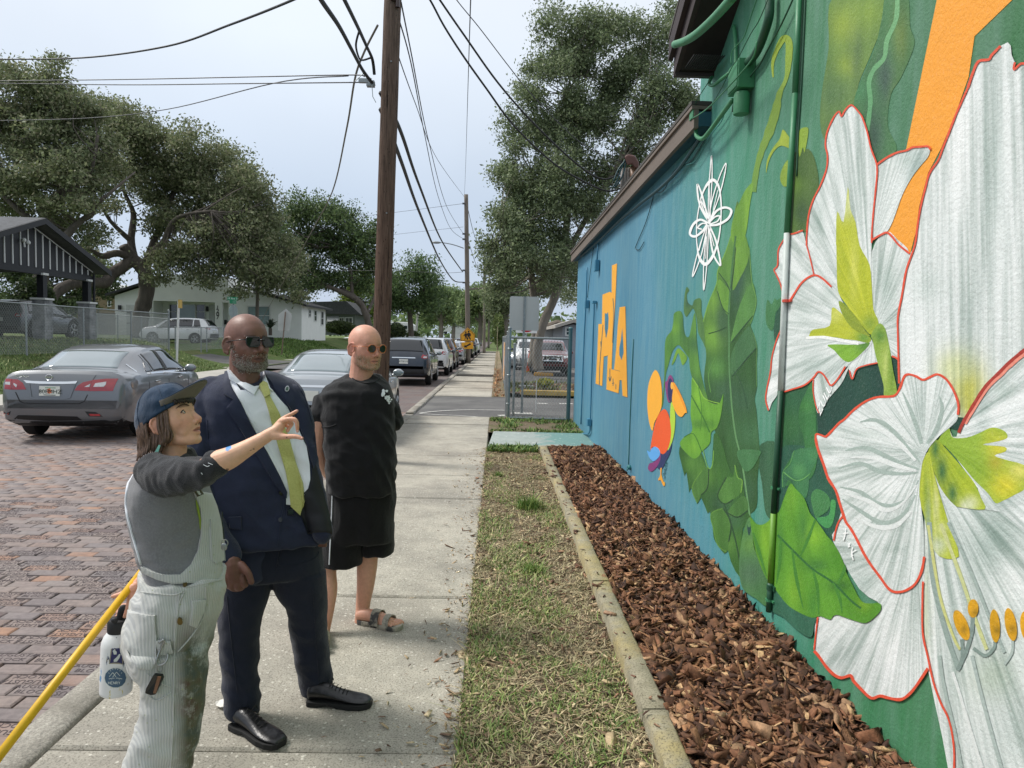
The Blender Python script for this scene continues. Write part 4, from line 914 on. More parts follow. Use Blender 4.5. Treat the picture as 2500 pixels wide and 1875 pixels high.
for pts,w_,k in((zH((190,1659),(193,1560),(205,1450),(235,1350),(285,1250),(325,1140),(332,1050),(318,980),(330,890),(375,790),(410,752),(425,785),(450,745),(480,713),(505,715),(550,765),(570,800),(600,890),(625,1000),(660,1095),(667,1160),(660,1250),(650,1350),(640,1450),(632,1560),(630,1640)),5,15),(zH((660,1115),(730,1065),(800,1030),(865,1015),(905,995),(960,990),(1010,988),(1026,1010)),6,15),(zH((632,1620),(700,1580),(735,1570),(770,1600),(810,1650),(887,1712)),6,15),(zB((1320,745),(1345,755),(1368,772)),5,15),(zB((1222,790),(1150,805),(1082,832),(1052,900),(1033,840)),4,15),(zJ((1322,590),(1300,500),(1265,420),(1243,370),(1275,330),(1280,200),(1310,130),(1352,70)),4,15),(zJ((1355,36),(1410,42),(1508,8)),5,15),(zB((625,375),(645,350),(700,262),(750,217),(800,198),(850,220),(912,277)),6,15),(zB((745,0),(772,100),(793,195)),4,15),(zB((487,1112),(468,1040),(475,970),(500,850),(510,750),(540,640),(572,560),(586,480)),4,15),(zB((550,975),(590,985),(640,970),(730,940),(790,890),(820,852),(850,862),(880,900),(910,943),(960,890),(1005,815)),5,15),(zB((790,900),(788,980),(805,1075),(826,1128)),3,15),(zH((1597,420),(1590,470),(1640,428),(1690,440)),7,15),(zH((1500,310),(1440,372),(1420,402),(1350,415),(1310,500),(1280,590)),8,15),(zH((1280,590),(1240,680),(1200,770),(1150,900),(1110,1000),(1080,1080),(1020,1170),(990,1280),(960,1400),(940,1520),(920,1659))+zB((1418,160),(1388,330),(1360,480),(1360,600),(1364,770),(1368,930)),6,15),(zB((870,1292),(900,1265),(960,1200),(1000,1170),(1060,1110),(1140,1052),(1220,1022),(1300,1018),(1340,1010),(1365,980),(1382,940),(1402,885),(1430,868),(1480,880),(1530,905),(1580,885),(1630,868),(1690,905),(1740,985),(1768,1070),(1765,1140)),7,15),(zB((805,1300),(812,1270),(870,1290)),6,15),(zB((805,1300),(820,1370),(860,1480),(890,1570),(940,1650))+zE((1655,460),(1690,575))+zC((1010,0),(1040,40),(1080,110),(1130,210),(1180,290),(1240,370),(1290,440),(1330,468),(1380,470),(1430,452),(1480,412),(1520,330),(1538,232)),8,15),(zE((1688,590),(1650,640),(1622,720),(1605,810)),5,15),(zC((820,640),(810,720),(795,862)),5,15),(zC((795,868),(830,910),(880,980),(930,1030),(980,1050),(1040,1035),(1060,1070),(1110,1125),(1180,1187),(1240,1172),(1300,1187),(1370,1197),(1420,1175),(1480,1110),(1563,985)),9,15),(zC((1530,400),(1526,500),(1527,740),(1560,900),(1600,1080),(1650,1220),(1695,1310),(1725,1420),(1740,1560),(1738,1700)),6,15)):
 stroke('petal_edge',pts,w_*.8,RED,k,m_flat,sub=4)
stroke('petal_edge',zB((1770,1262),(1800,1195),(1850,1108),(1950,952),(2050,850),(2130,772),(2330,610)),8,'a8392e',15)
stroke('petal_edge',zB((1812,1200),(1865,1112),(1965,960),(2065,862),(2140,790),(2340,630)),9,'e98f7c',14)
shape('leaf',zE((850,600),(800,700),(770,850),(755,1000),(760,1150),(800,1260),(900,1330),(1010,1400),(1080,1260),(1000,1150),(940,1000),(890,880),(872,750)),'568a52',15,m_leafp,[((1830,1400),'557a5a',40),((1830,1330),'6a9a4e',22)],axis=75)
shape('leaf',zE((1060,1250),(1180,1370),(1280,1440),(1440,1500),(1430,1570),(1400,1680),(1280,1620),(1150,1500),(1040,1430)),'3a7059',15,m_leafp,axis=60)
shape('bright_leaf',zE((850,600),(870,612),(910,660),(970,665),(1030,620),(1050,560),(1110,555),(1160,420),(1215,298),(1260,340),(1340,430),(1390,560),(1440,620),(1500,700),(1540,760),(1600,830),(1660,930),(1700,1030),(1720,1100),(1780,1220),(1830,1320),(1880,1370),(1960,1375),(2000,1370),(2032,1390),(2020,1450),(1950,1520),(1890,1552),(1820,1540),(1700,1500),(1640,1480),(1600,1490),(1570,1522),(1480,1490),(1410,1506),(1280,1450),(1180,1380),(1080,1250),(1000,1150),(940,1020),(900,900),(872,750)),'62a032',16,m_leafp,[((1985,1310),'82b834',28),((1930,1220),'78b036',(14,40)),((1870,1310),'84b832',(16,60)),((1940,1440),'7ab034',(18,50)),((1995,1380),'3f7a36',(30,16),.9),((1960,1290),'43803a',(14,50),.8),((2050,1430),'3f7634',(30,14),.9),((2110,1475),'7fae2e',18),((1985,1475),'4a8a34',(10,40)),((1905,1330),'437f38',(8,60),.8),((2040,1370),'5a9a30',24)],axis=55,ksub=3,step=9)
stroke('leaf_midrib',zE((1100,760),(1200,860),(1300,960),(1420,1070),(1600,1190),(1760,1350),(1850,1420)),5,'2f6a35',17)
for pts in(((1420,1080),(1460,1250),(1470,1480)),((1230,890),(1270,1150),(1330,1420)),((1600,1190),(1660,1330),(1680,1460)),((1440,620),(1360,830),(1300,960)),((1640,1200),(1700,1080),(1700,1020)),((1130,790),(1120,1000),(1090,1200)),((880,740),(930,900),(1000,1130))):
 stroke('leaf_fold',[(x,y,w_)for(x,y),w_ in zip(zE(*pts),(4,8,2))],6,'4a8a35',17,m_leafp)
for pts,c,k in((((455,810),(490,860),(503,960),(500,1070),(475,1130),(450,1180),(437,1236),(415,1180),(402,1080),(402,980),(415,890)),'f9b33a',8),(((572,1320),(560,1390),(530,1450),(505,1497),(470,1490),(495,1400),(540,1375)),'2c3a66',8),(((570,1032),(595,1110),(593,1220),(575,1310),(543,1374),(555,1300),(560,1220),(560,1110)),'b4d645',8),(((520,1082),(552,1130),(566,1220),(562,1300),(540,1370),(508,1398),(470,1370),(440,1345),(424,1370),(428,1320),(445,1230),(475,1130)),'ee5f2c',9),(((565,845),(583,880),(580,960),(565,1030),(545,1030),(533,975),(525,900),(540,885),(550,855)),'86407a',8),(ell(562,950,19,82),'2c2d60',9),(((583,893),(620,950),(660,1040),(678,1105),(665,1110),(640,1138),(610,1120),(585,1070),(573,1020),(580,950)),'f9ae36',10),(((583,893),(625,960),(678,1105),(655,1065),(620,985),(590,930)),'ef982e',11),(ell(573,920,9,26),'f9ba4a',12),(((495,1395),(490,1440),(465,1490),(430,1520),(406,1500),(415,1465),(440,1455),(475,1430)),'863c78',9),(((430,1360),(455,1345),(480,1360),(491,1390),(480,1420),(445,1447),(415,1420),(399,1372),(420,1383)),'62abea',10),(((492,1498),(502,1497),(500,1540),(515,1590),(524,1592),(522,1620),(510,1615),(495,1580),(480,1582),(478,1570),(492,1545)),'f2a936',8)):
 shape('painted_pelican',zK(*pts),c,k,m_flat,step=8,ksub=3)
YL='f7b03a'
shape('painted_letter',zK((60,490),(85,488),(97,720),(86,923),(40,905),(52,700)),YL,8,smooth=False)
shape('painted_letter',zK((88,285),(138,264),(155,272),(161,305),(156,560),(146,650),(128,708),(92,718),(80,660)),YL,9,smooth=False)
shape('painted_letter',zK((154,80),(190,66),(182,250),(168,500),(158,640),(152,805),(212,820),(207,900),(200,973),(115,946),(125,715),(146,650),(157,560),(161,305),(152,270)),YL,8,smooth=False)
shape('painted_letter',zK((208,372),(248,366),(262,1001),(228,990),(222,882),(207,880),(212,818),(169,806),(185,650),(195,500)),YL,10,smooth=False)
BL_='3f7f9e'
shape('letter_opening',zK((105,412),(117,418),(127,405),(131,450),(128,520),(114,590),(104,520)),BL_,11,smooth=False);shape('letter_opening',zK((226,515),(232,600),(236,690),(222,742),(206,705),(206,655),(217,600)),BL_,11,smooth=False)
for pts in(((92,495),(80,640),(70,780),(66,915)),((161,310),(168,420),(158,620)),((140,800),(140,890)),((132,860),(140,890),(150,855)),((162,870),(162,920)),((182,910),(182,945)),((155,905),(170,900)),((114,470),(112,580)),((76,610),(78,650))):
 stroke('letter_line',zK(*pts),1.6,'3c5f66',12,sub=3)
WH='f4f6f5'
stroke('line_star',[(1660+x/4.606,360+y/4.606,w_/4.606)for x,y,w_ in((370,365,36),(430,425,24),(458,560,15),(463,750,15),(440,1000,16),(380,1200,26),(290,1312,38),(220,1240,26),(192,1100,13),(186,950,12),(196,780,12),(240,560,14),(300,425,26))],6,WH,8,closed=True)
for pts,w_ in((((318,840),(322,500),(340,250),(355,90),(362,300),(350,560),(325,840)),11),(((320,835),(360,600),(440,340),(517,175),(495,340),(430,580),(330,835)),12),(((315,820),(220,640),(195,415),(250,540),(320,820)),20),(((312,800),(260,690),(232,590),(280,680)),14),(((305,870),(270,1250),(266,1610),(304,1300),(322,870)),11),(((300,880),(200,1180),(140,1455),(240,1210),(308,880)),12),(((335,890),(405,1050),(455,1290),(440,1315),(370,1180),(325,890)),20),(((322,860),(400,725),(500,675),(577,708),(540,800),(430,865),(330,875)),26),(((335,840),(395,780),(448,772),(420,830),(340,860)),16),(((312,850),(230,812),(150,865),(112,970),(170,1000),(250,945),(308,865)),26),(((305,860),(250,855),(200,900),(245,920)),16),(((345,800),(330,480),(335,400)),8),(((375,700),(425,480)),8),(((290,1250),(300,1000)),8),(((215,1160),(270,960)),8),(((385,1110),(345,960)),10)):
 stroke('line_star',zL(*pts),w_/4.606,WH,9)
def wall_text(body,px,size,ang,col,k):
 p=onwall(px,k)-Vector((XW,8,0));a=R(ang)
 r_=Vector((0,-math.cos(a),math.sin(a)));u_=Vector((0,math.sin(a),math.cos(a)))
 o=text('signature',body,size,p,M3(r_,u_),MATS.get('sig'+col)or mat('sig'+col,col,.6),bld,.0004)
wall_text('2025',zK((527,1505))[0],.10,62,'2f5f66',9)
wall_text('ZULU',zB((868,1035))[0],.075,52,'f6f8f7',10)
stroke('signature',zE((1690,745),(1735,742)),3,'f6f8f7',16);stroke('signature',zE((1714,700),(1706,760),(1692,808)),3,'f6f8f7',16)
stroke('signature',zE((1732,830),(1752,870)),2.6,'f6f8f7',16);stroke('signature',zE((1752,828),(1735,872)),2.6,'f6f8f7',16)
stroke('signature',zE((1775,870),(1765,930),(1782,985)),3,'f6f8f7',16);stroke('signature',zE((1810,895),(1770,920),(1778,950)),3,'f6f8f7',16)
shape('signature',zE((826,665),(836,690),(850,690),(860,670),(858,720),(848,758),(840,766),(829,720)),'274a44',16,smooth=False,step=None)
def leaf_mat(name):
 t=NT(name)
 a=t.n('ShaderNodeAttribute',attribute_name='tint');v=t.coord('World')
 m=t.n('ShaderNodeVectorMath',operation='SCALE');t.l(a.outputs['Color'],m.inputs[0]);t.l(t.rng(t.noise(v,.9,3),.3,.7,.8,1.2),m.inputs['Scale'])
 t.set(color=m.outputs[0],rough=.55,spec=.35)
 tr=t.n('ShaderNodeBsdfTranslucent');t.l(m.outputs[0],tr.inputs[0])
 mx_=t.n('ShaderNodeMixShader');mx_.inputs[0].default_value=.38
 t.l(t.b.outputs[0],mx_.inputs[1]);t.l(tr.outputs[0],mx_.inputs[2]);t.l(mx_.outputs[0],t.out.inputs[0])
 return t.m
m_leaf=leaf_mat('oak_leaves')
m_bark=mat('oak_bark','5c554e',.95,var=.35,vs=3,bump=1,bs=9,bd=.08,stretch=(1,1,.35))
m_bark2=mat('grey_bark','7d766c',.95,var=.3,vs=3,bump=.8,bs=12,bd=.05,stretch=(1,1,.35))
def leaf_mesh(name,C,size,pal,tw_tint):
 n=len(C)
 a=RNG.normal(0,1,(n,3));a/=np.linalg.norm(a,axis=1)[:,None]+1e-9
 b=RNG.normal(0,1,(n,3));b-=(b*a).sum(1)[:,None]*a;b/=np.linalg.norm(b,axis=1)[:,None]+1e-9
 L=size*RNG.uniform(.6,1.4,n)[:,None];W=L*RNG.uniform(.35,.6,n)[:,None]
 c_=np.cross(a,b)*L*.15
 V=np.stack([C-a*L,C+b*W+c_,C+a*L,C-b*W+c_],1).reshape(-1,3)
 Fq=np.arange(n*4).reshape(-1,4)
 col=np.array([lin(c)[:3]for c in pal])[RNG.choice(len(pal),n)]*tw_tint[:,None]
 return np_mesh(name,V,Fq,np.repeat(col,4,0))
def tree(name,label,trunk,limbs,clumps,nleaf,size,pal,bark=None,group=None,twig=.30,per=16,cat='tree',twigs=40,base=None):
 """trunk / limbs: lists of (px, py, Y, radius m); clumps: (px, py, rx px, ry px, Y, depth m)"""
 t0=PY(*trunk[0][:3])
 root=empty(name,t0,label,cat,group)
 inv=-t0
 T=[(PY(*p[:3])+inv,p[3])for p in trunk]
 mb=MB();pts=smoothpts([tuple(p)+(r_,)for p,r_ in[((p.x,p.y,p.z),r_)for p,r_ in T]],5)if len(T)>2 else[Vector((p.x,p.y,p.z,r_))for p,r_ in T]
 def tube4(P,n):
  Q=[Vector((p[0]+.25*p[3]*noise.noise((p[2]*1.3,p[0],1)),p[1]+.25*p[3]*noise.noise((p[2]*1.3,p[1],5)),p[2]))for p in P]
  mb.tube(Q,[max(.008,p[3]*(1+.22*noise.noise((p[0]*2,p[1]*2,p[2]*2))))for p in P],n)
 tube4(pts,12)
 ends=[(p.xyz,p[3])for p in pts[len(pts)//2:]]
 for lb in limbs:
  LP=[tuple(PY(*p[:3])+inv)+(p[3],)for p in lb]
  Q=smoothpts(LP,5);tube4(Q,8);ends+=[(Vector(q[:3]),q[3])for q in Q[2:]]
 mb.build('trunk',bark or m_bark,root,smooth=True)
 big=clumps;clumps=[]
 for c in big:
  for k in range(7):
   d_=RNG.normal(0,1,3);d_/=np.linalg.norm(d_);rr_=RNG.uniform(.2,1.1);f_=RNG.uniform(.40,.80)
   clumps.append((c[0]+d_[0]*rr_*c[2]*.95,c[1]+d_[2]*rr_*c[3]*.95,c[2]*f_,c[3]*f_*RNG.uniform(.8,1.2),c[4]+d_[1]*rr_*c[5]*.9,c[5]*f_))
 area=[c[2]*c[3]*(c[4]/40)**2 for c in clumps];tot=sum(area)
 Cs=[];tt=[]
 tb=MB()
 for c,a in zip(clumps,area):
  o=PY(c[0],c[1],c[4])+inv;rx=c[2]*c[4]/F;rz=c[3]*c[4]/F;ry=c[5]
  nt_=max(4,int(nleaf*a/tot/per))
  d=RNG.normal(0,1,(nt_,3));d/=np.linalg.norm(d,axis=1)[:,None]
  d*=(RNG.uniform(0,1.25,nt_)**.55)[:,None]
  d*=(1+.3*np.array([noise.noise((x*2.1+o.x,y*2.1,z*2.1+o.z))for x,y,z in d]))[:,None]
  P=d*np.array([rx,ry,rz])+np.array(o)
  for k in range(min(twigs,nt_)if len(clumps)<4 else min(1+(RNG.random()<.5),nt_)):
   tip=Vector(P[k]);e_=sorted(ends,key=lambda q:(q[0]-tip).length)[int(RNG.integers(min(6,len(ends))))]
   if(e_[0]-tip).length>2.2 and RNG.random()<.7:continue
   mid=(e_[0]+tip)/2+Vector((RNG.normal(0,.15),RNG.normal(0,.15),RNG.normal(0,.15)-.1))*(tip-e_[0]).length*.5
   r0=min(e_[1]*.6,.02+.012*(tip-e_[0]).length)
   Q=smoothpts([e_[0],mid,tip],3);tb.tube(Q,[r0*(1-.8*i/(len(Q)-1))for i in range(len(Q))],4,cap=False)
  tint=RNG.uniform(.72,1.28,nt_)
  idx=np.repeat(np.arange(nt_),per)
  Cs.append(P[idx]+RNG.normal(0,1,(nt_*per,3))*np.array([twig,twig,twig*.6]));tt.append(tint[idx])
 tb.build('branches',bark or m_bark,root,smooth=True)
 me=leaf_mesh('crown',np.concatenate(Cs),size,pal,np.concatenate(tt))
 o=link('crown',me,root,m_leaf)
 return root
OAK=['6b7654','798261','848d64','5f6a4b','8d9270','757e57','959378']
OAKR=['6d7b57','7d8b65','617050','89956b','929c7e','5b694a']
FAR=['66794e','728856','5e7250','7f9160','8a9a66']
tree('live_oak','spreading live oak with thick crooked trunk in front of the white house',[(340,822,52,.60),(345,770,52,.52),(358,705,52,.52),(352,660,52,.50),(322,630,52,.42),(300,600,51.5,.3)],[[(325,634,52,.45),(275,668,51,.42),(255,690,50,.40),(215,690,49,.36),(165,697,48,.34),(132,722,47,.32),(122,745,46.5,.3)],[(352,655,52,.42),(372,620,51.5,.30),(400,590,50.5,.24),(422,545,50,.2),(452,525,49,.14),(515,515,48,.08)],[(320,628,52,.34),(285,618,51,.25),(250,625,50,.2),(215,605,49,.12)],[(330,640,52,.3),(320,590,53,.26),(325,520,54,.18),(300,450,54,.12),(330,380,54,.07)],[(372,620,51.5,.22),(400,600,53,.16),(470,600,53,.1),(530,620,52,.06)],[(352,655,52,.3),(420,480,54,.16),(470,420,54,.1),(540,400,54,.06)],[(322,590,53,.2),(270,540,52,.14),(230,470,51,.08)]],[(290,280,65,45,53,2.6),(360,330,70,60,53,3),(440,370,60,50,53,2.8),(520,390,55,42,54,2.5),(585,430,50,40,53,2.4),(620,480,48,45,52,2.2),(340,430,60,40,54,3),(430,460,60,42,54,3),(520,480,55,45,52,2.6),(590,530,60,45,51,2.6),(650,545,35,50,52,2),(490,560,60,35,50,2.4),(400,540,45,28,53,2),(560,600,60,28,49.5,2),(460,620,55,26,49,2),(400,640,36,26,49,1.6),(390,675,25,14,48.5,1.2),(480,668,40,16,49,1.3),(545,660,40,20,49,1.4),(640,615,50,35,51,2),(680,680,40,28,51,1.6),(620,670,40,22,50,1.5),(590,715,22,12,49,.9),(250,410,40,30,53,2),(280,500,34,18,52,2),(720,720,24,16,51,1),(700,600,24,40,53,1.4),(300,350,60,40,54,3),(380,400,60,40,55,3),(470,420,50,40,55,3),(560,470,50,40,55,3),(450,520,60,30,55,3),(540,530,60,35,55,3),(370,480,40,30,55,2.4),(610,570,55,40,52,2),(670,640,50,36,52,2),(520,590,50,30,50,2),(590,640,60,30,50,2),(430,610,40,22,49,1.6),(650,700,30,20,51,1.4),(510,690,26,12,49,1),(710,640,30,30,53,1.6)],110000,.11,OAK,twig=.34,twigs=110)
tree('live_oak','tall live oak whose dark forked limbs rise behind the black carport',[(95,800,44,.5),(100,640,44,.45),(108,545,44,.42),(125,500,44,.34),(160,460,44,.26)],[[(108,540,44,0.259),(90,480,44,0.187),(60,420,44,0.144),(60,350,44,0.101),(95,290,44,0.0576)],[(150,590,43,0.245),(190,545,43,0.202),(225,520,43,0.173),(235,500,43,0.144),(270,470,43,0.0936),(330,420,44,0.0504)],[(108,545,44,0.216),(150,490,43.5,0.173),(200,440,43.5,0.122),(225,410,43,0.0864),(240,330,43,0.0504)],[(100,560,44,0.216),(10,480,43,0.144),(-60,400,43,0.0864)],[(125,500,44,0.144),(210,470,45,0.0864),(300,465,45,0.0504)],[(60,420,44,0.101),(10,350,44,0.0648),(-10,260,44,0.0432)]],[(20,190,60,45,44,2.5),(90,215,55,40,44,2.4),(160,250,50,36,44,2.2),(40,270,60,36,45,2.6),(120,300,60,36,44,2.6),(200,290,50,40,44,2.2),(-50,260,60,60,44,2.6),(10,360,50,34,44,2.2),(90,380,60,34,45,2.4),(180,370,55,36,45,2.4),(250,340,40,34,45,2),(-40,430,50,60,44,2.2),(60,460,50,34,46,2),(150,545,40,30,47,2),(220,570,34,26,47,2),(30,510,50,25,46,2),(240,440,36,26,45,1.8),(130,150,20,12,44,.8),(215,640,30,40,50,2),(60,600,30,30,50,2),(120,430,50,30,47,2.4),(60,330,50,30,46,2.4),(170,330,50,30,46,2.4),(210,420,40,30,47,2),(100,250,50,30,45,2.2),(0,290,50,40,46,2.4),(180,480,40,30,48,2),(270,400,30,40,48,2),(70,430,50,36,42,2),(150,420,40,36,42,2),(20,440,40,40,42,2),(120,500,40,24,42,1.6),(200,500,36,26,42,1.6)],70000,.11,OAK,twig=.32,twigs=120)
tree('shade_tree','dense dark foliage filling the gap behind the black carport',[(60,830,62,.3),(60,700,62,.2)],[],[(0,640,60,60,62,3),(70,650,60,50,62,3),(140,640,50,50,62,3),(200,660,45,50,62,3),(250,670,36,50,63,3),(100,740,60,40,62,3),(20,750,60,40,62,3),(180,740,50,40,62,3)],16000,.17,['4c5c3a','5a6b44','405032','66774c'],twig=.5)
tree('shade_tree','dark green tree with low arching limb between the white house and the utility pole',[(905,830,74,.4),(895,770,74,.34),(870,730,74,.3),(830,705,74,.25)],[[(870,730,74,.28),(800,700,73,.2),(745,700,73,.14)],[(860,725,74,.2),(850,640,74,.16),(800,560,74,.1)],[(895,770,74,.2),(930,690,75,.14)]],[(745,510,40,30,74,3),(800,520,45,36,74,3),(850,560,45,40,74,3),(770,580,50,40,75,3),(840,620,55,40,74,3),(900,600,40,40,75,3),(760,650,45,30,75,2.6),(830,680,50,28,75,2.6),(920,650,40,35,76,2.6),(720,600,30,40,76,2.5),(720,680,30,22,76,2),(930,560,25,30,76,2),(655,540,40,50,70,2.4),(690,600,45,50,70,2.4),(660,640,40,40,70,2.4),(710,540,40,40,74,2.4),(640,700,30,24,68,2),(690,690,36,24,70,2),(750,700,36,18,72,2),(800,690,36,20,74,2),(870,690,36,24,76,2)],46000,.14,['55683f','60754a','4a5c39','708250','3f5136'],twig=.4,twigs=60)
tree('shade_tree','yellowish green tree lit behind the grey bungalow roof',[(890,830,95,.3),(885,740,95,.25)],[],[(880,700,30,30,95,2.4),(920,720,30,30,95,2.4),(855,730,25,22,95,2),(900,760,30,18,95,2)],7000,.18,['7d8c3a','8d9a45','6a7d38','5c6e36'],twig=.5)
tree('shade_tree','dense dark tree overhanging the parked cars beyond the pole',[(1005,835,88,.35),(1000,760,88,.3),(990,720,88,.25)],[[(1000,760,88,.2),(1040,700,88,.12)]],[(960,690,45,40,88,3),(1000,660,45,35,88,3),(1040,700,45,40,89,3),(980,740,50,28,87,2.6),(1030,745,36,24,88,2.6),(950,735,30,30,88,2.4),(1060,730,30,30,90,2)],18000,.16,['50653f','5c744a','465a38','6b7f50'],twig=.45)
for k,(px_,Y_,sc_,lab)in enumerate(((1075,130,1.0,'mid distance street tree with pale trunk above the white garage'),(1105,150,.9,'rounded tree behind the white shed at the end of the street'),(1170,120,1.0,'tree hanging over the far pavement beside the thin poles'),(1128,190,.8,'farthest hazy tree closing the street'))):
 by=822+1.6*F/Y_
 tree('street_tree',lab,[(px_,by,Y_,.45),(px_+3,by-60*sc_,Y_,.35),(px_,by-90*sc_,Y_,.2)],[[(px_+2,by-55*sc_,Y_,.25),(px_+18*sc_,by-85*sc_,Y_,.12)],[(px_,by-60*sc_,Y_,.25),(px_-20*sc_,by-80*sc_,Y_,.1)]],[(px_-22*sc_,by-100*sc_,30*sc_,26*sc_,Y_,3.2),(px_+20*sc_,by-105*sc_,30*sc_,28*sc_,Y_,3.2),(px_,by-130*sc_,30*sc_,24*sc_,Y_,3),(px_-34*sc_,by-70*sc_,24*sc_,20*sc_,Y_,2.6),(px_+34*sc_,by-72*sc_,24*sc_,20*sc_,Y_,2.6)],8000,.26,FAR,m_bark2,twig=.6,group='trees along the far street')
tree('oak_tree','tall leaning oak rising above the chain link fence and the painted building',[(1316,905,31,.24),(1312,850,31,.2),(1330,780,31,.19),(1358,715,31,.18),(1372,640,31.5,.16),(1385,540,32,.14),(1400,420,32,.1),(1410,300,32,.07)],[[(1300,895,31.5,.2),(1306,800,31.5,.17),(1300,700,31.5,.15),(1290,560,31,.12),(1320,420,31,.08)],[(1372,640,31.5,.13),(1450,500,31,.1),(1520,380,30,.07)],[(1358,715,31,.12),(1270,600,30,.09),(1220,520,29,.05)],[(1385,540,32,.1),(1360,380,32,.07),(1400,150,32,.04)],[(1290,560,31,.09),(1250,440,31,.06)],[(1520,380,30,.06),(1600,250,30,.04)]],[(1340,70,45,45,31,1.2),(1410,50,45,30,31,1.2),(1480,70,50,40,31,1.3),(1560,60,50,40,31,1.3),(1630,110,45,60,31,1.2),(1345,150,60,45,31,1.4),(1430,150,55,45,31.5,1.4),(1520,170,60,50,31,1.4),(1600,220,60,55,30,1.3),(1680,260,45,70,30,1.2),(1300,235,50,40,31,1.3),(1390,250,60,45,31,1.5),(1480,280,60,50,31,1.5),(1560,330,60,50,30,1.4),(1265,340,45,50,30.5,1.2),(1340,350,55,50,31,1.5),(1430,390,60,55,31,1.5),(1240,420,45,45,30,1.2),(1310,450,55,50,30.5,1.4),(1390,490,60,50,31,1.5),(1225,520,45,40,29.5,1.2),(1290,550,55,45,30,1.4),(1360,590,55,50,31,1.4),(1205,600,35,30,30,1),(1260,640,50,38,30,1.3),(1340,670,50,36,31,1.3),(1400,650,30,60,33,1.2),(1235,700,40,28,30,1),(1190,660,22,22,30,.8),(1290,170,14,14,31,.5),(1650,40,35,40,32,1),(1385,720,30,24,36,1),(1300,620,60,50,29,1.2),(1370,640,40,60,29.5,1.2),(1430,500,50,60,31,1.3),(1490,430,55,50,31,1.3),(1550,400,50,40,31,1.2),(1260,560,50,50,29,1.2),(1420,300,60,50,32,1.4),(1330,300,60,50,32,1.4),(1500,220,60,50,32,1.4),(1380,120,50,50,32,1.4),(1450,110,50,40,32,1.4),(1270,480,50,50,31,1.4),(1330,500,50,50,30,1.4),(1360,420,60,50,30,1.4),(1320,700,40,30,33,1.2),(1560,150,50,50,32,1.4),(1580,280,50,50,31,1.4)],150000,.062,OAKR,m_bark2,twig=.2,twigs=160)
tree('street_tree','bushy tree hanging over the pavement behind the blank sign',[(1232,850,62,.25),(1236,760,62,.2)],[],[(1215,640,30,36,62,2),(1250,680,34,36,62,2.2),(1205,710,26,30,62,1.8),(1240,740,34,28,62,2),(1275,730,34,34,62,2),(1212,770,20,22,62,1.4)],12000,.12,OAKR,m_bark2,twig=.35)
tree('cabbage_palm','shaggy palm trunk with brown skirt beside the far pavement',[(1229,836,70,.28),(1229,780,70,.34),(1230,760,70,.3)],[],[(1229,785,9,22,70,.4)],1500,.14,['6b5d4a','7d6c55','58503c'],m_bark2,twig=.2)
def shrub(name,label,px_,py_,Y_,rx,ry,n,size,pal,group=None,dep=None):
 p=PY(px_,py_,Y_);root=empty(name,p,label,'shrub',group)
 r3=np.array([rx*Y_/F,(dep or rx*Y_/F),ry*Y_/F]);d=RNG.normal(0,1,(n,3));d/=np.linalg.norm(d,axis=1)[:,None]
 d*=(RNG.uniform(.3,1,n)**.5)[:,None];d*=(1+.25*np.array([noise.noise((x*3+p.x,y*3,z*3))for x,y,z in d]))[:,None]
 link('foliage',leaf_mesh('foliage',d*r3+np.array([0,0,r3[2]*.8]),size,pal,RNG.uniform(.7,1.2,n)),root,m_leaf)
 mb=MB()
 for i in range(4):mb.tube([(0,0,-r3[2]*.4),(RNG.normal(0,.3)*r3[0],RNG.normal(0,.3)*r3[1],r3[2])],.03,5)
 mb.build('stems',m_bark,root)
 return root
shrub('shrub','rounded dark shrub beside the rear of the dark blue car',965,828,70,26,22,3500,.12,['35452a','43562f','2d3a24','525e36'])
shrub('shrub','long grassy hedge below the bungalow windows',830,812,76,34,16,3500,.14,['3c4a2b','48572f','5b6a3c'],dep=2)
shrub('shrub','low green bush near the leaning lamp mast',1008,826,95,16,10,1500,.14,['48592f','56683a','3c4c2c'])
shrub('shrub','tall hedge lining the far right pavement',1216,838,58,14,40,3500,.10,['56683a','48592f','6f7c48'],dep=2.5)
shrub('shrub','pale spiky yellow plant in the car park bed',1330,942,23.5,22,10,260,.07,['b9b24a','9aa042','7d8a40'])
shrub('shrub','dark hedge at the left of the carport post',85,800,36,45,70,4500,.10,['2f3b26','3a4a2c','46552f'])
p=PY(660,806,54.5);pp=empty('sago_palm',p,'dark spiky sago palm beside the white house wall','palm');mb=MB()
for i in range(46):
 a=2*math.pi*i/46*5.2;el=R(20+60*random.random());L=random.uniform(.8,1.15)
 d=Vector((math.cos(a)*math.cos(el),math.sin(a)*math.cos(el),math.sin(el)))
 q=smoothpts([(0,0,.1),d*L*.5+Vector((0,0,.12)),d*L+Vector((0,0,-.15))],4);s_=d.cross(Vector((0,0,1))).normalized()*.05
 n0=len(mb.v)
 for j,v in enumerate(q):w_=math.sin(math.pi*(j+.6)/(len(q)+.6));mb.v+=[tuple(v+s_*w_),tuple(v-s_*w_)]
 mb.f+=[(n0+2*j,n0+2*j+1,n0+2*j+3,n0+2*j+2)for j in range(len(q)-1)]
mb.build('fronds',mat('sago_green','2f3d2a',.5),pp);mb=MB();mb.tube([(0,0,-.4),(0,0,.15)],.14,8);mb.build('stem',m_bark,pp)
mbp=[]
for i in range(260):
 x=RNG.uniform(-190,150);y=RNG.uniform(215,330);h_=RNG.uniform(8,15)
 d=RNG.normal(0,1,(60,3));d/=np.linalg.norm(d,axis=1)[:,None]
 mbp.append(d*np.array([5,5,h_*.5])*RNG.uniform(.5,1,(60,1))+np.array([x,y,h_*.5]))
Cf=np.concatenate(mbp)
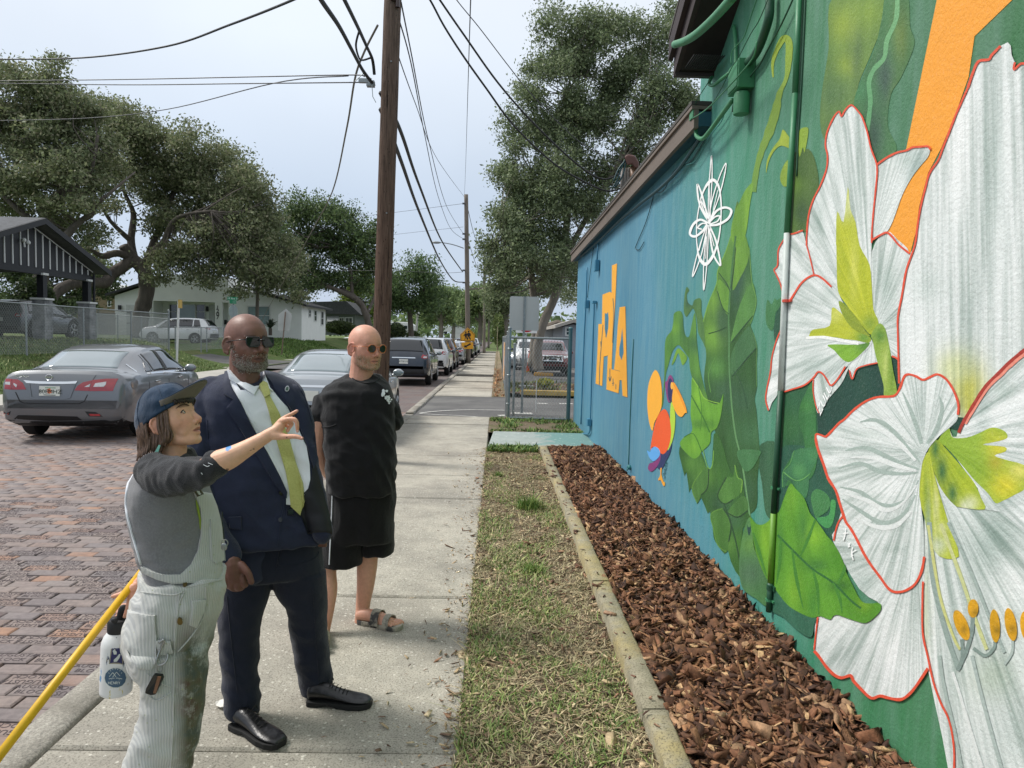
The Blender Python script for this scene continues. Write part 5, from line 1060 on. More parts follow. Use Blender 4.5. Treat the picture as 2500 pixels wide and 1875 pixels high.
link('distant_wood',leaf_mesh('distant_wood',Cf,1.1,FAR,RNG.uniform(.75,1.2,len(Cf))),None,m_leaf,label='far trees merging into one low wood beyond the street',cat='woodland',kind='stuff')
m_black=mat('black_board','17191d',.55,var=.2,vs=2)
m_white=mat('white_trim','c9cbc9',.55,var=.06)
m_housew=mat('white_stucco','e2e4e1',.8,var=.05,vs=1.5,bump=.25,bs=25)
m_shingle=mat('grey_shingle','4f5154',.9,var=.3,vs=5,bump=.6,bs=14,bd=.03)
m_fasc=mat('black_fascia','222326',.6)
def glass_mat(name,col='1d2a2a',rough=.06):
 return mat(name,col,rough,var=.15,vs=1.5,spec=.9)
m_glass=glass_mat('house_glass','5f7a74',.12)
m_dglass=glass_mat('dark_glass','2a3535',.1)
ch=empty('black_carport',(-17,26.5,1.2),'black board and batten carport with white battens and stone post bases','house')
def hb(mb,name,m,par,**k):
 o=mb.build(name,m,par,**k);o.location=-Vector(par.location)if par.parent is None else(0,0,0);return o
XG=-17.0;yA,zA_,yE,zE_=26.5,5.50,30.9,3.98
yL=2*yA-yE
mb=MB();mb.prism([(XG,yL+.2,3.86),(XG,yE-.7,3.86),(XG,yE-.7,4.05),(XG,yA,zA_-.18),(XG,yL+.2,4.0)],(0,0,0),(-.15,0,0));hb(mb,'gable',m_black,ch)
y_=yL+.4
while y_<yE-.75:
 zt=zA_-.2-abs(y_-yA)*(zA_-zE_)/(yE-yA)
 if zt>3.95:mb=MB();mb.box((XG+.012,y_,(3.88+zt)/2),(.03,.05,zt-3.88));hb(mb,'batten',m_white,ch)
 y_+=.415
for sg in(1,-1):
 mb=MB();y1=yA+sg*(yE-yA)
 mb.prism([(XG+.45,yA,zA_),(XG+.45,y1,zE_),(XG+.45,y1,zE_+.16),(XG+.45,yA,zA_+.16)],(0,0,0),(-14,0,0));hb(mb,'roof',m_shingle,ch)
 mb=MB();mb.prism([(XG+.45,yA,zA_-.06),(XG+.45,y1,zE_-.06),(XG+.45,y1,zE_+.15),(XG+.45,yA,zA_+.15)],(0.002,0,0),(.05,0,0));hb(mb,'barge_board',m_fasc,ch)
 mb=MB();mb.prism([(XG+.02,yA,zA_-.19),(XG+.02,yA+sg*(yE-yA-.6),zE_+.03),(XG+.02,yA+sg*(yE-yA-.6),zE_+.07),(XG+.02,yA,zA_-.15)],(0,0,0),(.02,0,0));hb(mb,'rake_trim',m_white,ch)
mb=MB();mb.box((XG-.05,(yL+yE)/2,3.74),(.24,yE-yL-1.0,.22));hb(mb,'beam',m_black,ch)
tsn=NT('ledge_stone');v=tsn.coord('World',(1,1,1))
tsn.set(color=tsn.ramp(tsn.noise(v,3,3),[(.3,lin('55585c')),(.7,lin('96989a'))]),rough=.9);tsn.bump(tsn.noise(v,25,4),.5,.01)
for py_,pxx in((27.0,XG),(29.9,XG),(23.4,XG)):
 mb=MB();mb.box((pxx,py_,3.15),(.24,.24,.96));hb(mb,'post',m_black,ch)
 mb=MB();mb.box((pxx,py_,2.74),(.56,.56,.07));hb(mb,'post_cap',m_white,ch)
 mb=MB();mb.box((pxx,py_,3.66),(.32,.32,.08));hb(mb,'post_collar',m_white,ch)
 for r_ in range(14):
  zz=1.16+r_*.112;off=random.uniform(.1,.38)
  for(a,b)in((-.24,-.24+off),(-.24+off+.006,.24)):
   mb=MB();mb.box((pxx+.0,py_+(a+b)/2,zz+.053),(.46+random.uniform(-.02,.03),b-a,.104));hb(mb,'stone',tsn.m,ch)
mb=MB();mb.box((-24.0,26.5,2.6),(.2,8.6,2.8));hb(mb,'back_wall',m_black,ch)
for i in range(16):
 mb=MB();mb.box((-23.88,23+i*.5,2.55),(.03,.05,2.5));hb(mb,'batten',m_white,ch)
mb=MB();mb.box((-20.5,22.4,2.6),(7,.2,2.8));hb(mb,'side_wall',m_black,ch)
mb=MB();mb.box((XG+.1,30.25,2.6),(.07,.07,2.7));hb(mb,'downpipe',m_fasc,ch)
fl=MB();p=PX(58,588,XG+.05);fl.ball(p,(.06,.07,.07),10,6);fl.ball(p+Vector((.08,.13,-.04)),(.07,.07,.08),10,6);fl.ball(p+Vector((.08,-.1,.02)),(.07,.07,.08),10,6);fl.tube([p,p+Vector((.03,0,-.22))],.03,6)
hb(fl,'flood_light',m_white,ch)
sheet(-24,XG-.3,22,31,1.215).build('carport_floor',m_pav2,kind='structure')
def win(par,name,A,B,C,frame=.07,mull=(1,1),m=None,out=Vector((0,-1,0)),fm=None):
 """window with frame and panes on a plane. A lower-left, B lower-right, C upper-left (world)"""
 A,B,C=Vector(A),Vector(B),Vector(C);r_=(B-A);u_=(C-A);W_,H_=r_.length,u_.length;r_.normalize();u_.normalize()
 loc=Vector(par.location)
 def bar(mb,x0,x1,y0,y1,d0,d1):
  mb.prism([A+r_*x0+u_*y0-loc,A+r_*x1+u_*y0-loc,A+r_*x1+u_*y1-loc,A+r_*x0+u_*y1-loc],out*d0,out*d1)
 mb=MB();bar(mb,-frame,W_+frame,-frame,0,-.03,.06);bar(mb,-frame,W_+frame,H_,H_+frame,-.03,.06);bar(mb,-frame,0,0,H_,-.03,.06);bar(mb,W_,W_+frame,0,H_,-.03,.06)
 for i in range(1,mull[0]):bar(mb,W_*i/mull[0]-.025,W_*i/mull[0]+.025,0,H_,-.02,.045)
 for j in range(1,mull[1]):bar(mb,0,W_,H_*j/mull[1]-.025,H_*j/mull[1]+.025,-.02,.04)
 f=mb.build(name,fm or m_white,par)
 mb=MB();bar(mb,0,W_,0,H_,-.01,.012);mb.build('pane',m or m_glass,f)
 return f
def h4(x,y):return(x/2.458,y/2.458+500)
wh=empty('white_house',(-22,58,1.1),'white stucco house numbered 1207 with covered porch and dark roof edge','house')
YH=58.0
def hp(x,y,Y=YH):return PY(*h4(x,y),Y)
def wallpoly(name,pts,Y,th,m,par,z0=None):
 P=[hp(x,y,Y)for x,y in pts]
 mb=MB();mb.prism(P,(0,0,0),(0,th,0));return hb(mb,name,m,par)
zb0=1.0
def X4(x,y=700,Y=YH):return hp(x,y,Y).x
xa,xb,xc,xd,xe,xf=X4(690),X4(920),X4(1290),X4(1335),X4(1370),X4(1810)
def wallbox(name,x0,x1,z0,z1,y0,y1,m=m_housew):
 mb=MB();mb.box(((x0+x1)/2,(y0+y1)/2,(z0+z1)/2),(x1-x0,y1-y0,z1-z0));return hb(mb,name,m,wh)
zl_=hp(1100,580).z;ztop=hp(1200,430).z
mb=MB();mb.prism([(xa,YH,zb0),(xb,YH,zb0),(xb,YH,hp(920,470).z),(xa,YH,hp(690,545).z)],(0,0,0),(0,7,0));hb(mb,'garage_wing',m_housew,wh)
mb=MB();mb.prism([(xb+.01,YH,zl_),(xe,YH,zl_),(xe,YH,ztop),(X4(1180),YH,ztop+.4),(xb+.01,YH,ztop-.3)],(0,0,0),(0,6,0));hb(mb,'wall',m_housew,wh)
wallbox('porch_wall',xb+.01,xe,zb0,zl_,YH+1.6,YH+6)
wallbox('porch_pillar',xc,xd,zb0,zl_,YH,YH+.35)
mb=MB();mb.prism([(xe+.01,YH,zb0),(xf,YH,zb0),(xf,YH,hp(1810,602).z),(X4(1590),YH,hp(1590,545).z),(xe+.01,YH,hp(1450,500).z)],(0,0,0),(0,8,0));hb(mb,'right_wing',m_housew,wh)
wallbox('chimney_block',X4(1480),X4(1590),hp(1590,545).z-.5,hp(1530,420).z,YH+1.5,YH+4)
for(x0,z0,x1,z1)in((X4(1440),hp(1440,492).z,xf+.5,hp(1835,612).z),(xa-.5,hp(665,548).z,xb,hp(915,462).z)):
 mb=MB();mb.prism([(x0,YH-.5,z0),(x1,YH-.5,z1),(x1,YH-.5,z1+.16),(x0,YH-.5,z0+.16)],(0,0,0),(0,9.2,0));hb(mb,'roof',m_fasc,wh)
for(x0,x1,y0,y1,mu)in((1490,1541,612,718,(1,2)),(1553,1618,612,718,(1,2))):
 win(wh,'window',hp(x0,y1),hp(x1,y1),hp(x0,y0),.09,mu)
YP=YH+1.6
for(x0,x1,mu,mm)in((1018,1062,(1,2),m_dglass),(1068,1172,(1,1),m_glass),(1180,1230,(1,2),m_dglass)):
 win(wh,'window',hp(x0,684,YP),hp(x1,684,YP),hp(x0,600,YP),.07,mu,mm)
wallbox('front_door',X4(1255,700,YP),X4(1288,700,YP),zb0+.1,hp(1260,600,YP).z,YP-.08,YP-.002,mat('door_grey','b7bab8',.6))
wallbox('garage_door',X4(760),X4(912),zb0+.05,hp(800,600).z,YH-.06,YH-.002,mat('garage_white','c3c5c2',.6,bump=.3,bs=6))
for yy4 in(628,690):wallbox('hinge',X4(765),X4(792),hp(0,yy4).z-.03,hp(0,yy4).z+.03,YH-.09,YH-.062,m_fasc)
for(x,y)in((1245,625),(722,618)):
 q=hp(x,y,YP if x>1000 else YH);wallbox('wall_lamp',q.x-.09,q.x+.09,q.z-.2,q.z+.2,q.y-.2,q.y-.002,m_fasc)
wallbox('mailbox',X4(1338,665,YP),X4(1360,665,YP),hp(0,682,YP).z,hp(0,656,YP).z,YP-.2,YP-.002,m_fasc)
for i,d_ in enumerate('1207'):
 q=hp(1306,620+i*18.5,YH-.01)-Vector(wh.location)
 text('house_number',d_,.52,q,M3((1,0,0),(0,0,1),(0,-1,0)),m_fasc,wh,.012)
XS=xf
for(x0,x1,y0,y1)in((1852,1862,632,670),(1884,1897,636,694),(1925,1938,642,718)):
 a=PX(*h4(x0,y1),XS);b=PX(*h4(x1,y1),XS);c_=PX(*h4(x0,y0),XS)
 b.z=a.z;c_.y=a.y;win(wh,'window',a,b,c_,.08,(1,2),m_dglass,out=Vector((1,0,0)))
th_=empty('tan_house',(-38,72,1.1),'tan stucco house with small window behind the wooden fence','house')
mt_=mat('tan_stucco','8a7b62',.85,var=.08)
a,b=PY(*h4(440,600),72),PY(*h4(712,600),72)
mb=MB();mb.prism([(a.x,72,.8),(b.x,72,.8),(b.x,72,PY(*h4(700,540),72).z),(PY(*h4(560,480),72).x,72,PY(*h4(560,470),72).z),(a.x,72,PY(*h4(440,510),72).z)],(0,0,0),(0,8,0));hb(mb,'wall',mt_,th_)
q=[PY(*h4(x,y),72)for x,y in((560,468),(722,548))]
mb=MB();mb.prism([q[0]+Vector((0,-.5,0)),q[1]+Vector((0,-.5,0)),q[1]+Vector((0,-.5,.2)),q[0]+Vector((0,-.5,.2))],(0,0,0),(0,9,0));hb(mb,'roof',m_white,th_)
win(th_,'window',PY(*h4(650,608),72),PY(*h4(664,608),72),PY(*h4(650,575),72),.08,(1,2),m_dglass)
wf=empty('wooden_fence',(-33,56,1.1),'weathered grey wooden board fence left of the white house','fence')
m_board=mat('grey_board','77716a',.9,var=.25,vs=3,stretch=(1,1,.2),bump=.4,bs=20)
a,b=PY(*h4(470,738),56.5),PY(*h4(694,738),56.5)
nb=26
for i in range(nb):
 x=a.x+(b.x-a.x)*(i+.5)/nb
 mb=MB();mb.box((x,56.5+random.uniform(-.01,.01),1.95+random.uniform(-.02,.02)),((b.x-a.x)/nb-.02,.03,1.9));hb(mb,'board',m_board,wf)
mb=MB();mb.box(((a.x+b.x)/2,56.6,2.5),(b.x-a.x,.06,.1));hb(mb,'rail',m_board,wf)
bu=empty('bungalow',(-20,82,1),'grey green bungalow with striped awning and white sash windows','house')
m_bw=mat('bungalow_grey','6f7771',.8,var=.12,vs=2)
def bp(x,y,Y=82):return PY(*h4(x,y),Y)
a,b=bp(1950,760),bp(2130,760)
mb=MB();mb.box(((a.x+b.x)/2,85,(a.z+bp(1950,640).z)/2-.2),(b.x-a.x,6,bp(1950,640).z-a.z+.4));hb(mb,'wall',m_bw,bu)
mb=MB();z1=bp(1950,655).z;z2=bp(1950,575).z
mb.prism([(a.x-3,81.4,z2-.3),(a.x+2.5,81.4,z2),(b.x+.8,81.4,z1),(a.x-3,81.4,z1)],(0,0,0),(0,7.5,0));hb(mb,'roof',m_shingle,bu)
mb=MB()
for i in range(9):mb.prism([bp(1962+i*8,668),bp(1968+i*8,668),bp(1967+i*8,700,81.0),bp(1961+i*8,700,81.0)],(0,0,0),(0,-.02,.02))
hb(mb,'awning',m_white,bu)
for(x0,x1)in((2040,2062),(2076,2112)):win(bu,'window',bp(x0,738),bp(x1,738),bp(x0,680),.1,(2,2),m_dglass)
win(bu,'window',bp(1964,735),bp(2028,735),bp(1964,700),.1,(2,1),m_dglass)
def z5(x,y):return(850+x/3.687,650+y/3.687)
def house(name,label,x0,x1,yb,ye,yr,Y,mw,mr_,doors=(),overhang=.5,cat='house',dep=7):
 """simple gabled house seen end-on; x0,x1,yb,ye,yr in z5 zoom pixels"""
 a,b=PY(*z5(x0,yb),Y),PY(*z5(x1,yb),Y);ze,zr_=PY(*z5(x0,ye),Y).z,PY(*z5((x0+x1)/2,yr),Y).z;xm=(a.x+b.x)/2
 root=empty(name,(xm,Y,a.z),label,cat)
 mb=MB();mb.prism([(a.x,Y,-.1),(b.x,Y,-.1),(b.x,Y,ze),(xm,Y,zr_-.15),(a.x,Y,ze)],(0,0,0),(0,dep,0));hb(mb,'wall',mw,root)
 mb=MB();mb.prism([(a.x-overhang,Y-.4,ze-.1),(xm,Y-.4,zr_-.05),(b.x+overhang,Y-.4,ze-.1),(b.x+overhang,Y-.4,ze+.1),(xm,Y-.4,zr_+.15),(a.x-overhang,Y-.4,ze+.1)],(0,0,0),(0,dep+.8,0));hb(mb,'roof',mr_,root)
 for d in doors:win(root,d[0],PY(*z5(d[1],d[4]),Y),PY(*z5(d[2],d[4]),Y),PY(*z5(d[1],d[3]),Y),.1,d[5],d[6])
 return root
m_gar=mat('pale_garage','cfd1cf',.7)
house('white_garage','small white garage with green gable at the far end of the street',946,1050,604,556,528,170,m_gar,mat('green_roof','6f7a6c',.9),(('garage_door',965,1030,565,600,(1,4),m_gar),),cat='garage')
house('grey_house','pale grey house behind the car park with dark shaded roof',1770,1990,640,560,500,52,mat('pale_grey_wall','a9abaa',.8),mat('tan_roof','8d8276',.9,var=.15),(('window',1860,1900,570,615,(2,1),m_dglass),),dep=10)
house('grey_house','grey house partly hidden by the corner of the painted building',1930,2120,640,545,500,44,mat('mid_grey_wall','8f949b',.8),mat('pale_roof','a8a39b',.9),(('window',1966,1995,560,615,(1,2),m_dglass),),dep=9)
rv=empty('motorhome',PY(*z5(470,600),112),'long white motorhome parked behind the shrubs','motorhome')
a,b=PY(*z5(350,600),112),PY(*z5(600,505),112);m_rv=mat('rv_white','d5d7d6',.4)
mb=MB();mb.prism([(a.x,112,a.z),(b.x,112,a.z),(b.x,112,b.z-.5),(b.x-.8,112,b.z),(a.x,112,b.z)],(0,0,0),(0,2.4,0));hb(mb,'body',m_rv,rv,bevel=.1)
for x in(385,440,505):win(rv,'window',PY(*z5(x,565),112),PY(*z5(x+28,565),112),PY(*z5(x,535),112),.05,(1,1),m_dglass)
mb=MB();mb.tube([(a.x+1.5,111.9,a.z+.1),(a.x+1.5,112.2,a.z+.1)],.4,12);hb(mb,'wheel',m_black,rv)
tr_=empty('white_trailer',PY(*z5(880,590),165),'white box trailer at the end of the street','trailer')
a,b=PY(*z5(833,588),165),PY(*z5(922,542),165)
mb=MB();mb.box(((a.x+b.x)/2,166,(a.z+b.z)/2),(b.x-a.x,2.5,b.z-a.z));hb(mb,'body',m_rv,tr_,bevel=.08)
mb=MB();mb.tube([((a.x+b.x)/2,164.8,a.z-.2),((a.x+b.x)/2,165.1,a.z-.2)],.4,12);hb(mb,'wheel',m_black,tr_)
pf=empty('picket_fence',PY(*z5(500,620),98),'low white picket fence in front of the motorhome','fence');a,b=PY(*z5(440,632),98),PY(*z5(610,632),98)
for i in range(34):
 x=a.x+(b.x-a.x)*i/33;mb=MB();mb.box((x,98,a.z+.45),(.09,.03,.95));hb(mb,'picket',m_white,pf)
mb=MB();mb.box(((a.x+b.x)/2,98.05,a.z+.7),(b.x-a.x,.04,.08));hb(mb,'rail',m_white,pf)
tp_=NT('weathered_pole');v=tp_.coord('Object',(1,1,.06))
n1=tp_.noise(v,55,6,.75);n2=tp_.noise(tp_.coord('Object',(1,1,.15)),20,4)
c=tp_.ramp(n1,[(.3,lin('3a2f29')),(.5,lin('5a483e')),(.7,lin('705d51'))])
zg=tp_.n('ShaderNodeSeparateXYZ');tp_.l(tp_.coord('World'),zg.inputs[0])
c=tp_.mix(tp_.rng(zg.outputs[2],3,7,0,.55),c,tp_.ramp(n1,[(.3,lin('453c37')),(.6,lin('7b6f67'))]))
crk=tp_.ramp(tp_.noise(tp_.coord('Object',(1,1,.03)),38,3,.6),[(.30,(1,1,1)),(.38,(0,0,0))])
c=tp_.mix(crk,c,(.012,.009,.008,1))
pit=tp_.ramp(tp_.voro(tp_.coord('Object',(1,1,.45)),26),[(.10,(.8,.8,.8)),(.16,(0,0,0))])
c=tp_.mix(pit,c,(.02,.015,.012,1))
tp_.set(color=c,rough=.95,spec=.2);tp_.bump(tp_.math('SUBTRACT',n1,tp_.math('MULTIPLY',crk,.8)),.8,.012)
m_pole=tp_.m
m_pole2=mat('grey_pole','726a61',.95,var=.3,vs=6,stretch=(1,1,.1),bump=.5,bs=30)
m_steel=mat('galvanised','8f9596',.45,metal=.7,var=.15,vs=20,bump=.15,bs=60)
m_cable=mat('black_cable','1b1c1e',.55,var=.2)
m_wire=mat('wire_grey','3b3d40',.5,var=.2)
def pole(label,P0,P1,r0,r1,m,name='utility_pole'):
 P0,P1=Vector(P0),Vector(P1);root=empty(name,P0,label,'utility pole')
 n=26;pts=[(P1-P0)*(i/n)for i in range(n+1)]
 mb=MB();mb.tube([p+Vector((.006*noise.noise((i*.7,0,1)),.006*noise.noise((i*.7,2,1)),0))for i,p in enumerate(pts)],[r0+(r1-r0)*i/n for i in range(n+1)],20)
 mb.build('pole',m,root,smooth=True);return root
pb=PY(922,1100,9.6);pb.z=-.05;pt_=PY(966,-220,9.62)
p1=pole('tall dark brown wooden utility pole behind the two men',pb,pt_,.118,.112,m_pole)
mb=MB();q=PY(905,205,9.5)-Vector(pb);mb.box(q,(.10,.08,.07));mb.box(q+Vector((-.09,-.02,.03)),(.12,.05,.05));mb.tube([q+Vector((-.2,-.02,.02)),q+Vector((-.1,-.02,.12)),q+Vector((.02,-.04,.05))],.006,6);mb.tube([q+Vector((.02,-.05,.03)),q+Vector((.04,-.06,-.18)),q+Vector((.08,-.05,-.25))],.005,6)
mb.build('cable_bracket',m_steel,p1)
mb=MB();q=PY(971,18,9.5)-Vector(pb);mb.tube([q,q+Vector((0,0,.12))],.03,8);mb.box(q+Vector((-.04,0,.1)),(.1,.05,.04));mb.build('insulator',mat('brown_insulator','3a2a26',.3),p1)
for(px_,py_)in((903,755),(903,810),(944,520),(955,150)):
 mb=MB();q=PY(px_,py_,9.49)-Vector(pb);mb.box(q,(.018,.02,.012));mb.build('bolt',m_steel,p1)
q2=PY(1143,887,46.6);q2 .z=0;p2=pole('grey utility pole with street light arm behind the school crossing sign',q2,PY(1138,475,46.6),.17,.13,m_pole2)
mb=MB();pl_=[PY(*p,Y)-q2 for p,Y in(((1132,606),46.6),((1105,597),46.2),((1078,592),45.8))];mb.tube(smoothpts(pl_,4),.03,6);mb.build('lamp_arm',m_steel,p2)
mb=MB();mb.ball(PY(1065,592,45.7)-q2,(.32,.14,.08),10,6);mb.build('lamp_head',m_steel,p2)
mb=MB();mb.tube([PY(1144,706,46.6)-q2,PY(1210,701,47.2)-q2],.06,6);mb.build('side_strut',m_pole2,p2)
mb=MB()
for py_ in(571,584,660,690,497):mb.box(PY(1132,py_,46.5)-q2,(.16,.1,.10))
mb.build('insulators',mat('grey_insulator','55585c',.4),p2)
q3=PY(1182,860,80);q3 .z=0;pole('second grey utility pole farther along the pavement',q3,PY(1183,620,80),.17,.13,m_pole2)
q3=PY(1193,846,118);q3 .z=0;pole('thin distant utility pole at the end of the pavement',q3,PY(1195,668,118),.18,.13,m_pole2)
q3=PY(626,830,52);pole('short grey pole standing before the white house window',q3,PY(630,674,52),.13,.11,m_pole2)
lm=empty('lamp_mast',PY(*z5(608,625),100),'leaning pale lamp mast near the picket fence','street lamp')
L0=Vector(lm.location);mb=MB();mb.tube([(0,0,0),PY(*z5(632,385),100)-L0],[.2,.09],8);mb.build('mast',mat('pale_mast','a5a6a4',.7),lm)
mb=MB();mb.ball(PY(*z5(628,432),99.8)-L0,(.28,.28,.3),10,8);mb.build('globe',m_white,lm)
def wire(label,pts,r,m=None,name='power_line',group=None,twist=None):
 P=smoothpts([PY(*p)for p in pts],8);o0=P[0]
 mb=MB();mb.tube([p-o0 for p in P],r,6)
 o=mb.build(name,m or m_wire,smooth=True,label=label,cat='cable',group=group);o.location=o0
 return o
wire('thick frayed black cable sweeping across the upper left sky',[(-60,146,26),(0,145,25),(203,141,21),(407,113,17.5),(565,59,14.5),(714,0,12),(790,-40,11)],.022,m_cable)
wire('upper of the two level thin lines left of the brown pole',[(-40,198,14),(300,194,12.5),(600,188,11),(850,183,9.7),(890,187,9.55)],.008)
wire('lower of the two level thin lines left of the brown pole',[(-40,203,14),(300,207,12.5),(600,204,11),(886,201,9.6)],.008)
wire('sagging service line dropping left from the brown pole to the oaks',[(-40,295,22),(203,289,19),(407,267,16),(669,203,12),(850,185,9.7)],.009)
wire('thick cable bundle coming overhead to the left side of the brown pole',[(750,-60,5.4),(784,0,6),(827,63,7),(859,122,8),(886,172,9),(913,208,9.55)],.022,m_cable)
wire('second thick cable meeting the brown pole just below the loop',[(815,-50,5.8),(841,0,6.4),(872,63,7.6),(895,113,8.8),(909,145,9.4),(914,182,9.55)],.020,m_cable)
wire('short loop of black cable hanging beside the brown pole',[(877,75,8.0),(869,110,8.3),(876,140,8.8),(885,147,9.1),(905,141,9.4)],.012,m_cable)
wire('upper thick cable dropping from the brown pole to the lamp pole',[(930,228,9.6),(952,266,10.6),(982,331,13),(1025,456,19),(1080,591,32),(1129,663,46.4)],.034,m_cable)
wire('lower thick cable dropping from the brown pole to the lamp pole',[(930,268,9.6),(950,315,10.6),(982,401,13),(1025,521,19),(1074,635,32),(1107,684,42),(1131,689,46.4)],.034,m_cable)
wire('thin wire from the insulator sagging to the lamp pole',[(966,22,9.6),(1004,157,13),(1036,325,19),(1069,477,28),(1101,559,38),(1131,583,46.4)],.011)
wire('thin wire just right of the insulator wire',[(979,5,9.6),(1004,130,12.5),(1047,347,20),(1091,505,32),(1131,570,46.4)],.011)
wire('faint straight wire from the brown pole to the lamp pole top',[(958,95,9.7),(1015,255,15),(1069,391,25),(1133,480,46.4)],.009)
wire('thin wire running straight overhead to the top of the lamp pole',[(1152,-60,7),(1149,0,8),(1142,230,16),(1137,400,32),(1134,476,46.4)],.007)
wx=Vector((0,0,0))
wire('lowest of the three service cables falling to the roof mast',[(1010,-60,9.2),(1050,0,9.3),(1085,65,9.4),(1134,141,9.5),(1188,217,9.6),(1243,293,9.8),(1300,353,9.9),(1360,405,10),(1423,442,10.1),(1480,466,10.2),(1515,460,10.3)],.013,m_cable)
wire('middle service cable falling to the roof mast',[(1035,-60,9.2),(1074,0,9.3),(1134,87,9.5),(1215,201,9.7),(1300,298,9.9),(1402,395,10.1),(1470,437,10.2),(1520,420,10.3)],.013,m_cable)
wire('topmost thin service line falling to the roof mast',[(1075,-60,9.2),(1115,0,9.3),(1172,70,9.5),(1243,163,9.7),(1300,233,9.9),(1420,350,10.1),(1530,400,10.3)],.006)
wire('faint high line crossing left from the lamp pole top',[(880,528,60),(960,519,55),(1131,497,46.4)],.012)
wire('faint middle line crossing left from the lamp pole',[(900,582,60),(960,573,55),(1131,554,46.4)],.010)
wire('low level line crossing the street from the lamp pole',[(800,660,58),(944,661,55),(1080,666,49),(1131,664,46.4)],.013)
wire('guy wire with pale sleeve slanting from the brown pole to the lawn',[(922,62,9.6),(888,130,10.2),(866,195,11.2),(846,316,13.5),(812,466,18),(768,552,23),(716,646,31),(652,758,40),(632,800,44)],.016,mat('guy_wire','6f6a60',.5,var=.2),name='guy_wire')
wire('pair wire from the lamp pole to the second pole',[(1140,500,46.6),(1160,580,60),(1182,628,80)],.02)
wire('lower wire from the lamp pole to the second pole',[(1140,575,46.6),(1160,640,60),(1182,690,80)],.02)
def chain_link(root,P0,P1,h_,pitch=.062,r=.0026,m=None,z0=.03):
 """woven diamonds between two ground points, as real wires"""
 P0,P1=Vector(P0),Vector(P1);L=(P1-P0).length;u_=(P1-P0)/L;loc=Vector(root.location)
 mb=MB();n_=Vector((-u_.y,u_.x,0)).normalized()*r
 for sg in(1,-1):
  s_=-h_
  while s_<L+h_:
   a=[s_,0.0];b=[s_+h_*.62,h_]if sg>0 else[s_+h_*.62,0.0]
   if sg<0:a=[s_,h_]
   (x0,y0),(x1,y1)=a,b
   if x1>0 and x0<L:
    if x0<0:y0+=(y1-y0)*(0-x0)/(x1-x0);x0=0
    if x1>L:y1=y0+(y1-y0)*(L-x0)/(x1-x0);x1=L
    p=P0+u_*x0+Vector((0,0,z0+y0))-loc+n_*sg*.6;q=P0+u_*x1+Vector((0,0,z0+y1))-loc+n_*sg*.6
    mb.tube([p,q],r,3,cap=False)
   s_+=pitch
 return mb.build('chain_link',m or m_steel,root)
m_link=mat('link_wire','a3a8a8',.45,metal=.4,var=.1)
def post(root,p,h_,r,m=m_steel,cap=True):
 p=Vector(p)-Vector(root.location);mb=MB();mb.tube([p+Vector((0,0,-.1)),p+Vector((0,0,h_))],r,10)
 if cap:mb.ball(p+Vector((0,0,h_)),(r*1.2,r*1.2,r*.9),10,5)
 return mb.build('post',m,root,smooth=False,auto=50)
fx=-14.8
lf=empty('chain_link_fence',(fx,26,zl(fx,26)),'galvanised chain link fence on the lawn behind the grey sedan','fence')
P0,P1=Vector((fx,14,zl(fx,20))),Vector((fx,32.4,zl(fx,20)))
chain_link(lf,P0,P1,1.58,.075,.0030,m_link)
for yy_p in(17.0,19.8,22.7,25.8,29.1):post(lf,(fx,yy_p,P0 .z),1.62,.03)
post(lf,(fx,32.4,P0 .z),1.78,.042)
mb=MB();mb.tube([P0+Vector((0,0,1.62))-Vector(lf.location),P1+Vector((0,0,1.62))-Vector(lf.location)],.021,8);mb.build('top_rail',m_steel,lf)
A_,B_=Vector((fx,32.4,P0 .z)),Vector((-22.5,40.5,1.1));chain_link(lf,A_,B_,1.35,.08,.0032,m_link)
mb=MB();mb.tube([A_+Vector((0,0,1.4))-Vector(lf.location),B_+Vector((0,0,1.4))-Vector(lf.location)],.02,8);mb.build('top_rail',m_steel,lf)
for t_ in(.33,.66,1):post(lf,A_.lerp(B_,t_),1.42,.03)
l2=empty('chain_link_fence',(-15.8,38,.75),'lower chain link fence running toward the white house','fence')
A_,B_=PY(428,866,34.6),PY(546,850,39.5);A_.z=.66;B_.z=.72
chain_link(l2,A_,B_,1.15,.08,.004,m_link)
for t_ in(0,.5,.62,1):post(l2,A_.lerp(B_,t_),1.2,.028)
mb=MB();mb.tube([A_+Vector((0,0,1.18))-Vector(l2 .location),B_+Vector((0,0,1.18))-Vector(l2 .location)],.02,8);mb.build('top_rail',m_steel,l2)
rf=empty('chain_link_fence',(.26,14.9,0),'tall galvanised chain link fence and gate beside the driveway','fence')
cpx=Vector((.26,14.8,0));gpx=Vector((1.52,14.75,0))
m_gpost=mat('painted_post','4f6f72',.5,metal=.3,var=.15)
post(rf,cpx,1.93,.036);post(rf,gpx,1.95,.042,m_gpost);post(rf,(.24,15.8,0),1.86,.03);post(rf,(.38,15.3,0),1.6,.028)
post(rf,(.30,17.2,0),1.75,.028)
chain_link(rf,cpx,gpx,1.70,.062,.0030)
for z_ in(1.74,.06):
 mb=MB();mb.tube([cpx+Vector((0,0,z_))-Vector(rf.location),gpx+Vector((0,0,z_))-Vector(rf.location)],.024,8);mb.build('top_rail' if z_>1 else 'bottom_rail',m_steel,rf)
c2_,d2_=Vector((.27,15.4,0)),Vector((.25,16.5,0));chain_link(rf,c2_,d2_,1.65,.06,.003)
e2_,f2_=Vector((.28,21.2,0)),Vector((.30,38,0));chain_link(rf,e2_,f2_,1.7,.07,.0036)
mb=MB();mb.tube([e2_+Vector((0,0,1.74))-Vector(rf.location),f2_+Vector((0,0,1.74))-Vector(rf.location)],.022,8);mb.build('top_rail',m_steel,rf)
